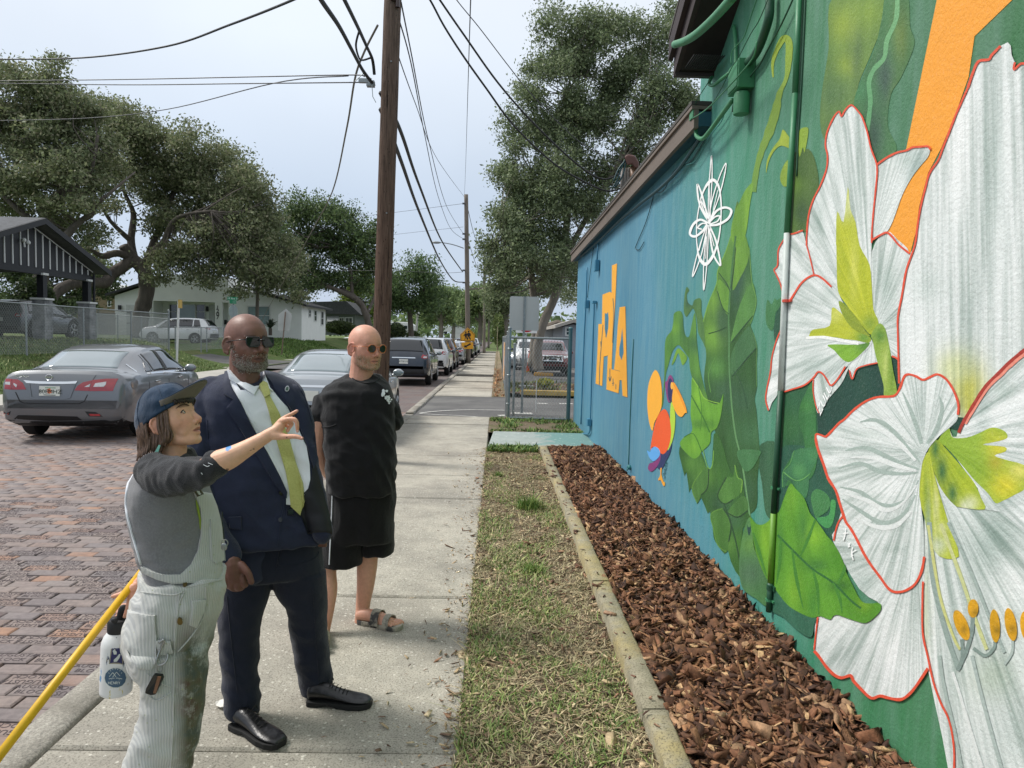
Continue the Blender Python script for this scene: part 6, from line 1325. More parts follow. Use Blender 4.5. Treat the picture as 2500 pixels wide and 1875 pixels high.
for yy_p in(21.2,24.2,27.2,30.2,33.2,36.2):post(rf,(.29,yy_p,0),1.78,.028)
for z_ in(.35,.95,1.5):
 mb=MB();q=cpx-Vector(rf.location)+Vector((0,0,z_));mb.lathe([(.040,-.02),(.046,-.012),(.046,.012),(.040,.02)],q,10);mb.build('tension_band',m_steel,rf)
mb=MB();mb.tube([Vector((.38,15.0,.2))-Vector(rf.location),Vector((.42,15.2,.02))-Vector(rf.location),Vector((.50,15.35,.0))-Vector(rf.location)],.008,6);mb.build('chain',m_link,rf)
bn=MB();bn.box((.255,25.2,.95),(.012,4.4,1.25));bno=bn.build('banner',mat('banner_orange','d9983a',.6,var=.2,vs=2,alt='b9c6d2',altf=(.5,.55),alts=1.2),label='orange and pale banner tied to the fence along the pavement',cat='banner')
wp=MB();wp.tube([PZ(1308,1005,0),PZ(1308,1005,0)+Vector((0,0,.75))],.012,6);wp.build('marker_stake',m_white,label='thin white marker stake in front of the gate mesh',cat='stake')
tpost=MB();tp0=PY(1213,880,36);tpost.tube([Vector((tp0 .x,36,0)),Vector((tp0 .x,36,2.3))],.02,6);tpost.build('marker_post',mat('tan_post','a49a7c',.7),label='slim tan post at the pavement edge beside the banner fence',cat='post')
sgn=empty('blank_sign',(.67,16.1,0),'back of a blank aluminium road sign on a perforated steel post','road sign')
m_alu=mat('sign_back','b4b6b3',.55,metal=.0,var=.05,vs=2)
A_,B_=PY(1243,806,16.1),PY(1317,725,16.1);cx,cz=(A_.x+B_.x)/2-.67,(A_.z+B_.z)/2;wd,hg=B_.x-A_.x,B_.z-A_.z
def rrect(w_,h_,r,n=5):
 o=[]
 for(sx,sz,a0)in((1,1,0),(-1,1,90),(-1,-1,180),(1,-1,270)):
  for i in range(n+1):
   q=R(a0+90*i/n);o.append((sx*(w_/2-r)+r*math.cos(q),sz*(h_/2-r)+r*math.sin(q)))
 return o
mb=MB();mb.prism([(cx+x,.0,cz+z)for x,z in rrect(wd,hg,.04)],(0,0,0),(0,.004,0));mb.build('panel',m_alu,sgn)
mb=MB();zt=cz+hg/2
mb.prism([(cx-.026,-.03,0),(cx+.026,-.03,0),(cx+.026,-.003,0),(cx+.012,-.003,0),(cx+.012,-.022,0),(cx-.012,-.022,0),(cx-.012,-.003,0),(cx-.026,-.003,0)],(0,0,-.1),(0,0,zt));mb.build('post',m_steel,sgn)
mb=MB()
for i in range(70):mb.box((cx,-.0235,.25+i*.033),(.008,.003,.008))
mb.build('post_holes',mat('hole_dark','1c1d1e',.9),sgn,kind='stuff')
mb=MB();mb.box((cx,0,.012),(.5,.3,.03));mb.build('footing',mat('footing_concrete','b9b7b0',.9),sgn,bevel=.01)
dn=empty('do_not_enter_sign',PY(1285,812,26),'white square sign with red disc reading DO NOT ENTER behind the blank sign','road sign')
m_red=mat('sign_red','b3202a',.4);m_sw=mat('sign_white','dcdedd',.4)
zc_=PY(1285,787,26).z-dn.location.z;s_=.78
mb=MB();mb.prism([(x,0,zc_+z)for x,z in rrect(s_,s_,.03)],(0,0,0),(0,.004,0));mb.build('panel',m_sw,dn)
mb=MB();mb.prism([(.36*math.cos(q),-.003,zc_+.36*math.sin(q))for q in[2*math.pi*i/32 for i in range(32)]],(0,0,0),(0,.002,0));mb.build('disc',m_red,dn)
mb=MB();mb.box((0,-.005,zc_),(.5,.003,.1));mb.build('bar',m_sw,dn)
text('lettering','DO NOT',.15,(0,-.005,zc_+.17),M3((1,0,0),(0,0,1),(0,-1,0)),m_sw,dn);text('lettering','ENTER',.15,(0,-.005,zc_-.17),M3((1,0,0),(0,0,1),(0,-1,0)),m_sw,dn)
mb=MB();mb.tube([(0,.03,-1.6),(0,.03,zc_+.3)],.03,8);mb.build('post',m_steel,dn)
ss=empty('school_crossing_sign',(q2 .x+.0,46.25,0),'yellow pentagon school crossing sign with arrow plate on the lamp pole','road sign')
m_yel=mat('sign_yellow','e0a021',.45,var=.04);m_ink=mat('sign_black','15161a',.5)
def sp(x,y,Y=46.2):return PY(*z5(x,y),Y)-Vector(ss.location)
mb=MB();mb.prism([sp(1010,676),sp(1139,676),sp(1141,612),sp(1076,551),sp(1008,612)],(0,0,0),(0,.01,0));mb.build('panel',m_yel,ss)
mb=MB();pts=[sp(1016,670),sp(1133,670),sp(1135,615),sp(1076,560),sp(1014,615),sp(1016,670)];mb.tube([p+Vector((0,-.006,0))for p in pts],.014,4);mb.build('border',m_ink,ss)
mb=MB();mb.prism([sp(1020,684),sp(1126,684),sp(1126,744),sp(1020,744)],(0,0,0),(0,.01,0));mb.build('arrow_plate',m_yel,ss)
mb=MB();mb.prism([sp(1042,728),sp(1050,706),sp(1058,714),sp(1098,692),sp(1106,704),sp(1066,725),sp(1075,733)],(0,-.008,0),(0,-.002,0));mb.build('arrow',m_ink,ss)
mb=MB()
for(hx,hy,s_)in((1059,594,.9),(1084,588,1.0)):
 mb.ball(sp(hx,hy)+Vector((0,-.012,0)),(.055*s_,.012,.06*s_),10,6)
 for pl in(((-10,12),(10,10),(12,40),(8,44),(-8,44),(-12,38)),((-8,42),(1,42),(-6,74),(-16,74),(-10,66)),((1,42),(9,42),(22,70),(16,74),(6,64)),((-10,14),(-24,36),(-20,40),(-8,26))):
  mb.prism([sp(hx+x*s_,hy+y*s_)for x,y in pl],(0,-.008,0),(0,-.002,0))
mb.prism([sp(1092,600),sp(1104,606),sp(1104,630),sp(1092,626)],(0,-.009,0),(0,-.002,0))
mb.build('pictogram',m_ink,ss)
sb_=empty('school_sign_back',(-13.4,45,.1),'grey back of a pentagon sign and plate on a brown post by the lawn','road sign')
def s4(x,y,Y=45):return PY(*h4(x,y),Y)-Vector(sb_.location)
mb=MB();mb.prism([s4(1668,716),s4(1742,716),s4(1754,660),s4(1716,622),s4(1670,660)],(0,0,0),(0,.01,0));mb.build('panel',m_alu,sb_)
mb=MB();mb.prism([s4(1669,758),s4(1736,758),s4(1740,712),s4(1669,708)],(0,.012,0),(0,.02,0));mb.build('plate',m_alu,sb_)
mb=MB();mb.tube([s4(1690,900,44.9),s4(1713,642,44.9)],.035,6);mb.build('post',mat('rust_post','6d5a4f',.8,var=.3),sb_)
st_=empty('street_name_sign',PY(569,850,40),'green street name blades above an edge-on stop sign at the corner','road sign')
L0=Vector(st_.location);m_grn=mat('sign_green','1f7a55',.4)
mb=MB();mb.tube([(0,0,-.2),PY(569,742,40)-L0],.03,8);mb.build('post',m_steel,st_)
mb=MB();A_,B_=PY(*h4(1364,573),40)-L0,PY(*h4(1426,553),40)-L0;mb.box(((A_.x+B_.x)/2,0,(A_.z+B_.z)/2),(B_.x-A_.x,.012,B_.z-A_.z));mb.build('name_blade',m_grn,st_)
text('lettering','19 Ave S',.15,((A_.x+B_.x)/2,-.009,(A_.z+B_.z)/2),M3((1,0,0),(0,0,1),(0,-1,0)),m_sw,st_)
mb=MB();q=PY(*h4(1398,584),40)-L0;mb.box(q,(.16,.6,.17));mb.build('cross_blade',m_grn,st_)
q=PY(*h4(1399,638),40)-L0;mb=MB();a0=R(70)
mb.prism([q+Vector((.38*math.cos(R(22.5+45*i))*math.cos(a0),.38*math.cos(R(22.5+45*i))*math.sin(a0),.38*math.sin(R(22.5+45*i))))for i in range(8)],(0,0,0),(.006,-.004,0));mb.build('stop_panel',mat('stop_back','8a9795',.5,metal=.3),st_)
ep=empty('edge_on_sign',PY(431,880,28),'thin white signpost with yellow tag seen edge-on beside the fence','road sign');L0=Vector(ep.location)
mb=MB();mb.tube([(0,0,-.3),PY(436.5,734,28)-L0],.045,8);mb.build('post',m_white,ep)
mb=MB();q=PY(440,742,27.95)-L0;mb.box(q,(.05,.25,.32));mb.build('tag',mat('tag_yellow','b79a4a',.6),ep)
cn=empty('traffic_cone',PZ(1292,908,0),'orange traffic cone with pale band in the car park','traffic cone');cy_=cn.location.y
mb=MB();mb.lathe([(.16,.03),(.05,.95),(.03,1.0)],(0,0,0),16);mb.build('cone',mat('cone_orange','d9542a',.5),cn,smooth=True)
mb=MB();mb.box((0,0,.02),(.42,.42,.05));mb.build('base',mat('cone_base','b9a24a',.7),cn)
mb=MB();mb.lathe([(.118,.5),(.090,.72)],(0,0,0),16);mb.build('band',m_sw,cn)
yk=MB();A_,B_=PZ(1272,965,0),PZ(1400,965,0)
yk.box(((A_.x+B_.x+2)/2,21.9,.06),(B_.x-A_.x+2,.18,.16));yk.build('yellow_kerb',mat('kerb_yellow','b79a58',.8,var=.25,vs=5),bevel=.02,label='faded yellow kerb along the planted car park island',cat='kerb')
sheet(.32,9,21.95,27.5,.03).build('island_soil',mat('island_mulch','6a5b4b',.95,var=.35,vs=12,bump=1,bs=40,bd=.03),kind='structure')
chips(2600,lambda n:RNG.uniform(.35,5,n),lambda n:RNG.uniform(22,27.4,n),lambda a,b:.035,.07,'island_bark',m_lit,['6a5646','85705a','4f4034','9b866c'],[.35,.25,.25,.15],.4,label='dry bark litter on the car park island',cat='bark',kind='stuff')
blades(1500,lambda n:RNG.uniform(.4,5,n),lambda n:RNG.uniform(22,27.4,n),lambda a,b:.03,.15,'island_weeds',m_blade,['6d7a40','86904f','58692f'],lambda a,b:noise.noise((a,b,0))>.1,.02,1.0,label='sparse weeds on the car park island',cat='weeds',kind='stuff')
ws=MB();q=PZ(1327,918,0);ws.box((q.x,q.y,.08),(.9,.2,.16));ws.build('wheel_stop',mat('stop_yellow','b98f4a',.8),bevel=.03,label='short yellow wheel stop before the red pickup',cat='wheel stop')
cb_=MB();q=PZ(1282,948,0);cb_.box((q.x,q.y,.06),(.55,.3,.1));cb_.build('concrete_block',mat('pale_block','b9bab6',.9),bevel=.02,label='pale concrete block at the foot of the island fence',cat='block')
def interp(tab):
 xs=np.array([a for a,b in tab]);ys=np.array([b for a,b in tab])
 def f(x):
  h_=np.diff(xs);d=np.diff(ys)/h_;m=np.zeros(len(xs))
  m[1:-1]=np.where(d[:-1]*d[1:]>0,2*d[:-1]*d[1:]/(d[:-1]+d[1:]+1e-12),0);m[0],m[-1]=d[0],d[-1]
  i=int(np.clip(np.searchsorted(xs,x)-1,0,len(xs)-2));t=min(1,max(0,(x-xs[i])/h_[i]))
  return float((2*t**3-3*t*t+1)*ys[i]+(t**3-2*t*t+t)*h_[i]*m[i]+(-2*t**3+3*t*t)*ys[i+1]+(t**3-t*t)*h_[i]*m[i+1])
 return f
SEDAN=dict(L=4.62,W=1.76,gh=(.60,3.62),wheels=(.96,3.66),wr=.325,rear=(.62,1.28),front=(2.86,3.58),side=(1.06,3.32),bp=(2.02,2.10),cp=(1.36,1.42),top=[(0,.66),(.03,.90),(.08,1.05),(.14,1.105),(.55,1.125),(.62,1.14),(1.0,1.29),(1.4,1.415),(1.9,1.475),(2.4,1.485),(2.8,1.43),(3.2,1.27),(3.62,1.06),(4.1,.98),(4.4,.88),(4.55,.76),(4.62,.60)],belt=[(0,.60),(.03,.82),(.10,.96),(.6,1.02),(1.3,1.0),(2.4,.965),(3.4,.94),(3.9,.90),(4.4,.76),(4.62,.50)],hw=[(0,.74),(.03,.79),(.12,.845),(.4,.878),(1,.88),(3.5,.88),(4.1,.85),(4.45,.74),(4.62,.50)],zb=[(0,.42),(.08,.30),(.4,.22),(4.2,.20),(4.5,.24),(4.62,.36)],rw=[(0,.62),(.14,.72),(.6,.62),(1.0,.565),(1.4,.57),(2,.58),(2.8,.57),(3.3,.62),(3.62,.68),(4.1,.70),(4.62,.42)])
SUV=dict(L=4.63,W=1.84,gh=(.08,3.62),wheels=(.92,3.62),wr=.36,rear=(.10,.50),front=(2.90,3.55),side=(.55,3.35),bp=(1.98,2.06),cp=(1.02,1.09),top=[(0,.72),(.02,1.0),(.06,1.14),(.16,1.32),(.34,1.56),(.42,1.63),(.8,1.69),(1.4,1.715),(2.2,1.70),(2.7,1.63),(3.1,1.46),(3.62,1.17),(4.1,1.08),(4.4,.99),(4.56,.86),(4.63,.68)],belt=[(0,.66),(.02,.90),(.06,1.06),(.5,1.12),(1.3,1.08),(2.4,1.04),(3.4,1.0),(3.9,.96),(4.4,.84),(4.63,.56)],hw=[(0,.70),(.03,.80),(.10,.87),(.4,.91),(1,.92),(3.5,.92),(4.1,.90),(4.45,.80),(4.63,.58)],zb=[(0,.46),(.06,.36),(.4,.28),(4.2,.26),(4.5,.30),(4.63,.42)],rw=[(0,.58),(.06,.74),(.2,.70),(.42,.63),(1.0,.66),(2,.67),(2.8,.66),(3.3,.70),(3.62,.74),(4.1,.74),(4.63,.48)])
COUPE=dict(SEDAN,L=4.62,rear=(.66,1.42),cp=(1.40,1.44))
NR=12
def car_surface(S):
 f={k:interp(S[k])for k in('top','belt','hw','zb','rw')}
 def ring(y):
  t_,b,w_,z0,r_=f['top'](y),f['belt'](y),f['hw'](y),f['zb'](y),f['rw'](y)
  b=min(b,t_-.03);r_=min(r_,w_*.97)
  return[(0,z0),(.80*w_,z0),(.965*w_,z0+.07),(w_,z0+.24),(1.0*w_,z0*.4+b*.6),(.985*w_,b-.05),(.955*w_,b),(.955*w_*.5+r_*.5+.018,b*.5+(t_-.04)*.5),(r_,t_-min(.045,(t_-b)*.4)),(r_*.86,t_-min(.016,(t_-b)*.2)),(r_*.45,t_-.003),(0,t_)]
 def P(y,s):
  sg=1.0
  if s>NR-1:s=2*(NR-1)-s;sg=-1.0
  R_=ring(y);i=int(min(NR-2,max(0,math.floor(s))));u=s-i
  a,b=R_[i],R_[i+1]
  return Vector((sg*(a[0]+(b[0]-a[0])*u),y,a[1]+(b[1]-a[1])*u))
 return ring,P
m_tyre=mat('tyre','1d1d1e',.85,var=.15,bump=.3,bs=80)
m_rim=mat('alloy','9b9ea1',.3,metal=.8,var=.08)
m_cglass=mat('car_glass','10161a',.04,var=.1,vs=1,spec=.8,coat=.3)
m_bglass=mat('pale_reflecting_glass','7b878b',.07,var=.12,vs=1.5,spec=.9,coat=.5)
m_plastic=mat('black_plastic','1b1c1e',.6,var=.1)
m_chrome=mat('chrome','d5d8da',.12,metal=1.0,var=.03)
m_lred=mat('tail_red','9c1420',.12,var=.15,vs=20,spec=.8,coat=.6)
m_lclear=mat('lamp_clear','c9cccd',.1,var=.15,vs=30,spec=.8,coat=.5)
m_plate=mat('plate_white','d8dad2',.45,var=.05)
def paint(name,col,metal=.35):
 t=NT(name);v=t.coord('Object');c=lin(col)
 fl_=t.ramp(t.noise(v,900,2),[(.3,tuple(x*.85 for x in c[:3])),(.7,tuple(min(1,x*1.15)for x in c[:3]))])
 dirt=t.rng(t.noise(v,2.0,5),.35,.75,0,.14)
 t.set(color=t.mix(dirt,fl_,lin('8a857c')),rough=.30,metal=metal,coat=.85,coatr=.05,spec=.5)
 return t.m
def car_patch(P,ys_,ss,nrm_off,th):
 """solid patch on the car surface. ys_: function(v)->(ya,yb); ss: (s0,s1)"""
 nu,nv=10,8;g=[]
 for j in range(nv+1):
  s=ss[0]+(ss[1]-ss[0])*j/nv;ya,yb=ys_(j/nv)
  g.append([(ya+(yb-ya)*i/nu,s)for i in range(nu+1)])
 mb=MB();n=(nu+1)
 def nrm(y,s):
  e_=.012;a=P(y+e_,s)-P(y-e_,s);b=P(y,min(s+.1,22))-P(y,s-.1);q=b.cross(a)
  q=q.normalized()if q.length>1e-9 else Vector((0,0,1));c0=P(y,s)-Vector((0,y,.7))
  return q if q.dot(c0)>0 else-q
 for off in(nrm_off-th,nrm_off):
  for row in g:
   for y,s in row:mb.v.append(tuple(P(y,s)+nrm(y,s)*off))
 k=(nv+1)*n
 for j in range(nv):
  for i in range(nu):
   a=j*n+i;q=(a,a+1,a+n+1,a+n);mb.f.append(q);mb.f.append(tuple(k+x for x in q[::-1]))
 ed=[i for i in range(n)]+[j*n+nu for j in range(1,nv+1)]+[nv*n+i for i in range(nu-1,-1,-1)]+[j*n for j in range(nv-1,0,-1)]
 for a,b in zip(ed,ed[1:]+ed[:1]):mb.f.append((a,b,k+b,k+a))
 return mb
def proj_patch(bvh,poly,dirn,origin,to3,off=.006,th=.012,step=.05):
 """raised piece on a surface: 2-D outline pushed along dirn onto the surface"""
 vs,fs=fill2d(poly,step);pts=[];ok=[]
 for v in vs:
  o=to3(v);h_=bvh.ray_cast(o,dirn)
  if h_[0]is None:ok.append(False);pts.append(None)
  else:ok.append(True);pts.append(h_[0])
 if not any(ok):return None
 dm=sorted((p.dot(dirn)for p in pts if p is not None))[len([p for p in pts if p is not None])//2]
 pts=[p if p is not None else to3(v)+dirn*(dm-to3(v).dot(dirn))for p,v in zip(pts,vs)]
 n=len(pts);mb=MB()
 mb.v=[tuple(p-dirn*off)for p in pts]+[tuple(p-dirn*(off-th))for p in pts]
 mb.f=[tuple(f)for f in fs]+[tuple(n+i for i in f[::-1])for f in fs]
 nb=len(poly)
 mb.f+=[(i,(i+1)%nb,n+(i+1)%nb,n+i)for i in range(nb)]
 return mb
def make_car(kind,S,pm,loc,yaw,label,group=None,detail=2,name='parked_car',plate=None,rear_glass=None,lights='default',cat='car'):
 root=empty(name,loc,label,cat,group,yaw)
 ring,P=car_surface(S);L=S['L']
 ys_=sorted(set([round(a,3)for a,_ in S['top']]+[round(x,3)for x in np.linspace(0,L,56 if detail>1 else 30)]))
 mb=MB();rings=[]
 for y in ys_:
  r_=ring(y);rings.append([(x,y,z)for x,z in r_]+[(-x,y,z)for x,z in r_[-2:0:-1]])
 mb.loft(rings);body_me=mb.mesh('body',weld=.0005)
 body=link('body',body_me,root,pm)
 wr=S['wr'];W_=S['W']/2
 cut=MB()
 for yw in S['wheels']:
  for sg in(1,-1):
   n=28;vs=[(sg*x,yw+(wr+.05)*math.cos(2*math.pi*i/n),wr+(wr+.05)*math.sin(2*math.pi*i/n))for x in(W_-.30,W_+.25)for i in range(n)]
   cut.add(vs,[tuple(range(n)),tuple(range(n,2*n))[::-1]]+[(i,(i+1)%n,n+(i+1)%n,n+i)for i in range(n)])
 cm=cut.mesh('cut');co=bpy.data.objects.new('cut',cm);COL.objects.link(co)
 tmp=bpy.data.objects.new('tmpb',body_me);COL.objects.link(tmp)
 bo=tmp.modifiers.new('b','BOOLEAN');bo.operation='DIFFERENCE';bo.object=co;bo.solver='EXACT'
 dg=bpy.context.evaluated_depsgraph_get();dg.update()
 nm=bpy.data.meshes.new_from_object(tmp.evaluated_get(dg));bpy.data.objects.remove(tmp);bpy.data.objects.remove(co)
 if len(nm.polygons)>100:body.data=nm
 me=body.data
 me.materials.clear();me.materials.append(pm);me.materials.append(m_plastic)
 for p in me.polygons:
  c=p.center
  under=c.z<S['zb'][2][1]+.10 and detail>0
  well=any(abs(math.hypot(c.y-yw,c.z-wr)-(wr+.05))<.02 and abs(p.normal.x)<.5 or(abs(abs(c.x)-(W_-.30))<.004 and math.hypot(c.y-yw,c.z-wr)<wr+.05)for yw in S['wheels'])
  p.material_index=1 if(under or well)else 0
 shade_auto(me,32)
 bvh=BVHTree.FromPolygons([v.co for v in body_me.vertices],[p.vertices[:]for p in body_me.polygons])
 def rg(v,a=S['rear'][0],b=S['rear'][1]):return(a,b)
 SUVk=kind=='suv'
 car_patch(P,lambda v:S['rear'],(9.0 if not SUVk else 8.6,22-(9.0 if not SUVk else 8.6)),.005,.012).build('rear_window',rear_glass or m_cglass,root,smooth=True)
 car_patch(P,lambda v:S['front'],(8.75,22-8.75),.005,.012).build('windscreen',m_cglass,root,smooth=True)
 s0,s1=6.25,7.80
 fA,fB=S['side']
 def front_edge(v):return fB-.62*v**1.25
 def back_edge(v):return fA+(.42*(v**1.3)if not SUVk else.16*v)
 for sg in(1,-1):
  def Pm(y,s,sg=sg):q=P(y,s);return Vector((q.x*sg,q.y,q.z))
  car_patch(Pm,lambda v:(S['bp'][1],front_edge(v)),(s0,s1),.005,.012).build('side_window',m_cglass,root,smooth=True)
  car_patch(Pm,lambda v:(S['cp'][1],S['bp'][0]),(s0,s1),.005,.012).build('side_window',m_cglass,root,smooth=True)
  car_patch(Pm,lambda v:(min(back_edge(v),S['cp'][0]-.03),S['cp'][0]),(s0,s1),.005,.012).build('quarter_window',m_cglass,root,smooth=True)
  if detail>0:
   car_patch(Pm,lambda v:(S['bp'][0]+.004,S['bp'][1]-.004),(s0,s1),.004,.012).build('door_pillar',m_plastic,root,smooth=True)
   car_patch(Pm,lambda v:(fA-.02,fB+.04),(6.02,6.20),.008,.012).build('window_trim',m_chrome if not SUVk else m_plastic,root,smooth=True)
   for yd in(S['bp'][0]-.62,S['bp'][1]+.62):
    h_=bvh.ray_cast(Vector((sg*2,yd,S['belt'][4][1]-.12)),Vector((-sg,0,0)))
    if h_[0]:
     mb=MB();mb.box(h_[0]+Vector((sg*.022,0,0)),(.03,.20,.034));mb.build('door_handle',m_chrome,root,bevel=.01)
   for yd in(S['bp'][0]+.04,S['cp'][0]-.35,S['side'][1]-.05):
    mb=MB();pts=[]
    for z_ in np.linspace(S['zb'][2][1]+.16,S['belt'][4][1]-.02,7):
     h_=bvh.ray_cast(Vector((sg*2,yd,z_)),Vector((-sg,0,0)))
     if h_[0]:pts.append(h_[0])
    if len(pts)>2:mb.tube(pts,.0045,4);mb.build('door_gap',m_plastic,root)
  q=P(S['side'][1]-.22,6.15);mb=MB();mb.ball((sg*(q.x+.13),q.y+.02,q.z+.06),(.11,.07,.075),12,8);mb.tube([(sg*(q.x-.02),q.y+.02,q.z),(sg*(q.x+.1),q.y+.02,q.z+.03)],.025,6)
  mir=mb.build('mirror',pm if detail>1 else m_plastic,root,smooth=True)
  mb=MB();mb.ball((sg*(q.x+.13),q.y-.035,q.z+.06),(.09,.022,.058),12,8);mb.build('mirror_glass',m_bglass,mir,smooth=True)
  for yw in S['wheels']:
   c=Vector((sg*(W_-.115),yw,wr));mb=MB();w2=.105
   mb.lathe([(wr*.62,-w2),(wr*.90,-w2),(wr*.985,-w2*.75),(wr,0),(wr*.985,w2*.75),(wr*.90,w2),(wr*.62,w2)],c,28,'X')
   wl=mb.build('wheel',m_tyre,root,auto=40)
   mb=MB();out=sg
   mb.lathe([(wr*.64,.02),(wr*.64,w2+.004),(wr*.58,w2+.006),(wr*.55,w2-.03),(wr*.1,w2-.05)]if out>0 else[(wr*.64,-.02),(wr*.64,-w2-.004),(wr*.58,-w2-.006),(wr*.55,-w2+.03),(wr*.1,-w2+.05)],c,28,'X')
   mb.build('rim_barrel',m_plastic,wl,auto=40)
   mb=MB()
   for k in range(5):
    for da in(-.13,.13):
     a=2*math.pi*k/5+da;b_=2*math.pi*k/5
     xo=sg*(w2-.012)
     mb.tube([c+Vector((xo,.10*wr*math.cos(b_),.10*wr*math.sin(b_))),c+Vector((xo+sg*.008,.60*wr*math.cos(a),.60*wr*math.sin(a)))],.020,6)
   mb.lathe([(.0,xo),(wr*.17,xo),(wr*.17,xo+sg*.02),(0.001,xo+sg*.022)],c,14,'X')
   rr=[(c+Vector((sg*(w2+.002),.615*wr*math.cos(q_),.615*wr*math.sin(q_))))for q_ in[2*math.pi*i/28 for i in range(29)]]
   mb.tube(rr,.010,5);mb.build('rim',m_rim,wl,smooth=True)
 Y1=Vector((0,1,0))
 def rp(nm_,poly,m,off=.008,th=.016,parent=root,front=False):
  d=-Y1 if front else Y1;oy=L+2 if front else-2
  q=proj_patch(bvh,poly,d,None,lambda v:Vector((v[0],oy,v[1])),off,th)
  return q.build(nm_,m,parent,auto=35)if q else None
 zb_,zt_=S['belt'][2][1],S['top'][2][1]
 if lights=='default':
  for sg in(1,-1):
   if SUVk:pl=[(sg*.60,1.02),(sg*.66,1.12),(sg*.80,1.13),(sg*.885,1.05),(sg*.86,.96),(sg*.72,.96)]
   else:pl=[(sg*.37,.82),(sg*.50,.93),(sg*.78,.96),(sg*.845,.93),(sg*.82,.80),(sg*.55,.79)]
   tl=rp('tail_light',pl,m_lred)
   if tl and detail>0:
    pl2=[(sg*.66,.88),(sg*.76,.905),(sg*.78,.86),(sg*.68,.84)]if not SUVk else[(sg*.68,1.0),(sg*.70,1.05),(sg*.80,1.06),(sg*.81,1.0)]
    rp('lamp_lens',pl2,m_lclear,.012,.016,tl)
 zp=.80 if not SUVk else.86
 pt=lights=='default' and rp('number_plate',[(-.155,zp-.078),(.155,zp-.078),(.155,zp+.078),(-.155,zp+.078)],m_plate,.02,.02)
 if plate and pt:
  h_=bvh.ray_cast(Vector((0,-2,zp)),Y1)
  text('plate_text',plate,.085,(0,h_[0].y-.023,zp),M3((1,0,0),(0,0,1),(0,-1,0)),mat('plate_ink','2a3a34',.6),pt,.001)
 if detail>0:
  zc_=zp+(.145 if not SUVk else.13)
  if lights=='default':rp('rear_trim',[(-.42,zc_-.012),(.42,zc_-.012),(.40,zc_+.022),(-.40,zc_+.022)],m_chrome,.016,.02)
  if lights=='default':rp('rear_bumper_panel',[(-.62,.36),(.62,.36),(.55,.46),(-.55,.46)]if not SUVk else[(-.74,.42),(.74,.42),(.72,.60),(-.72,.60)],m_plastic,.01,.02)
  for sg in(1,-1):
   rp('headlight',[(sg*.46,.70),(sg*.50,.80),(sg*.72,.86),(sg*.80,.82),(sg*.74,.70)]if not SUVk else[(sg*.50,.84),(sg*.52,.96),(sg*.78,1.0),(sg*.84,.94),(sg*.80,.84)],m_lclear,.01,.02,root,True)
  rp('grille',[(-.42,.52),(.42,.52),(.46,.74),(-.46,.74)]if not SUVk else[(-.46,.66),(.46,.66),(.48,.94),(-.48,.94)],m_plastic,.01,.02,root,True)
 return root,bvh
pm_grey=paint('paint_gunmetal','6c7075',.4)
pm_silver=paint('paint_silver','9fa5aa',.5)
pm_navy=paint('paint_navy','1e2a38',.35)
pm_white=paint('paint_white','d2d4d4',.05)
pm_dred=paint('paint_wine','3d1f20',.3)
pm_red=paint('paint_red','65101a',.3)
pm_black=paint('paint_black','1a1b1e',.3)
pm_dgrey=paint('paint_charcoal','3c4148',.3)
ZL=Vector((-7.33,10.7,ROADZ));a8=R(8)
cxy=Vector((-6.56,10.86,ROADZ+.012))
sed,bv=make_car('sedan',dict(SEDAN,hw=[(a,b*1.04)for a,b in SEDAN['hw']],rw=[(a,b*1.04)for a,b in SEDAN['rw']],W=1.83),pm_grey,cxy,a8,'gunmetal grey sedan seen from behind on the brick street',name='sedan',rear_glass=m_bglass,lights=None)
Msed=Matrix.Translation(cxy)@Matrix.Rotation(a8,4,'Z');Minv=Msed.inverted()
def zS(*pts):return[(x/4.096,830+y/4.096)for x,y in pts]
def cam_patch(bvh,Mi,poly,off=.006,th=.014,step=None,sm=False):
 """raised piece shaped from traced outline where it lies on a body"""
 P=smoothpts([Vector(p)for p in poly],4,True)if sm else poly
 vs,fs=fill2d([tuple(p)[:2]for p in P],step or 6);o=Mi@CAMP;pts=[]
 cx_=sum(p[0]for p in poly)/len(poly);cy_=sum(p[1]for p in poly)/len(poly)
 for v in vs:
  x_,y_=v[0],v[1]
  for k_ in range(30):
   d=((Mi@(CAMP+ray(x_,y_)))-o).normalized();h_=bvh.ray_cast(o,d)
   if h_[0]is not None:break
   x_+=(cx_-x_)*.05;y_+=(cy_-y_)*.05
  pts.append((h_[0],h_[1],d,h_[3]))
 good=[p for p in pts if p[0]is not None]
 if not good:return None
 md=sorted(p[3]for p in good)[len(good)//2]
 out=[]
 for h_,n_,d,t_ in pts:
  if h_ is None or abs(t_-md)>.6:h_=o+d*(md if h_ is None else min(t_,md+.3));n_=-d
  if n_.dot(d)>0:n_=-n_
  out.append((h_,n_))
 n=len(out);mb=MB();mb.v=[tuple(p+q*off)for p,q in out]+[tuple(p+q*(off-th))for p,q in out]
 mb.f=[tuple(f)for f in fs]+[tuple(n+i for i in f[::-1])for f in fs];nb=len(P)
 mb.f+=[(i,(i+1)%nb,n+(i+1)%nb,n+i)for i in range(nb)]
 return mb
def sp_(nm_,pts,m,off=.008,th=.016,par=sed,sm=False):
 q=cam_patch(bv,Minv,zS(*pts),off,th,None,sm);return q.build(nm_,m,par,auto=35)if q else None
t1=sp_('tail_light',((745,505),(780,455),(830,425),(920,405),(890,510)),m_lred);sp_('lamp_lens',((845,470),(905,440),(895,470)),m_lclear,.012,.016,t1)
t2=sp_('tail_light',((892,512),(922,402),(1060,388),(1185,388),(1165,420),(1130,510)),m_lred);sp_('lamp_lens',((935,470),(955,435),(1065,418),(1060,445),(1040,468)),m_lclear,.012,.016,t2)
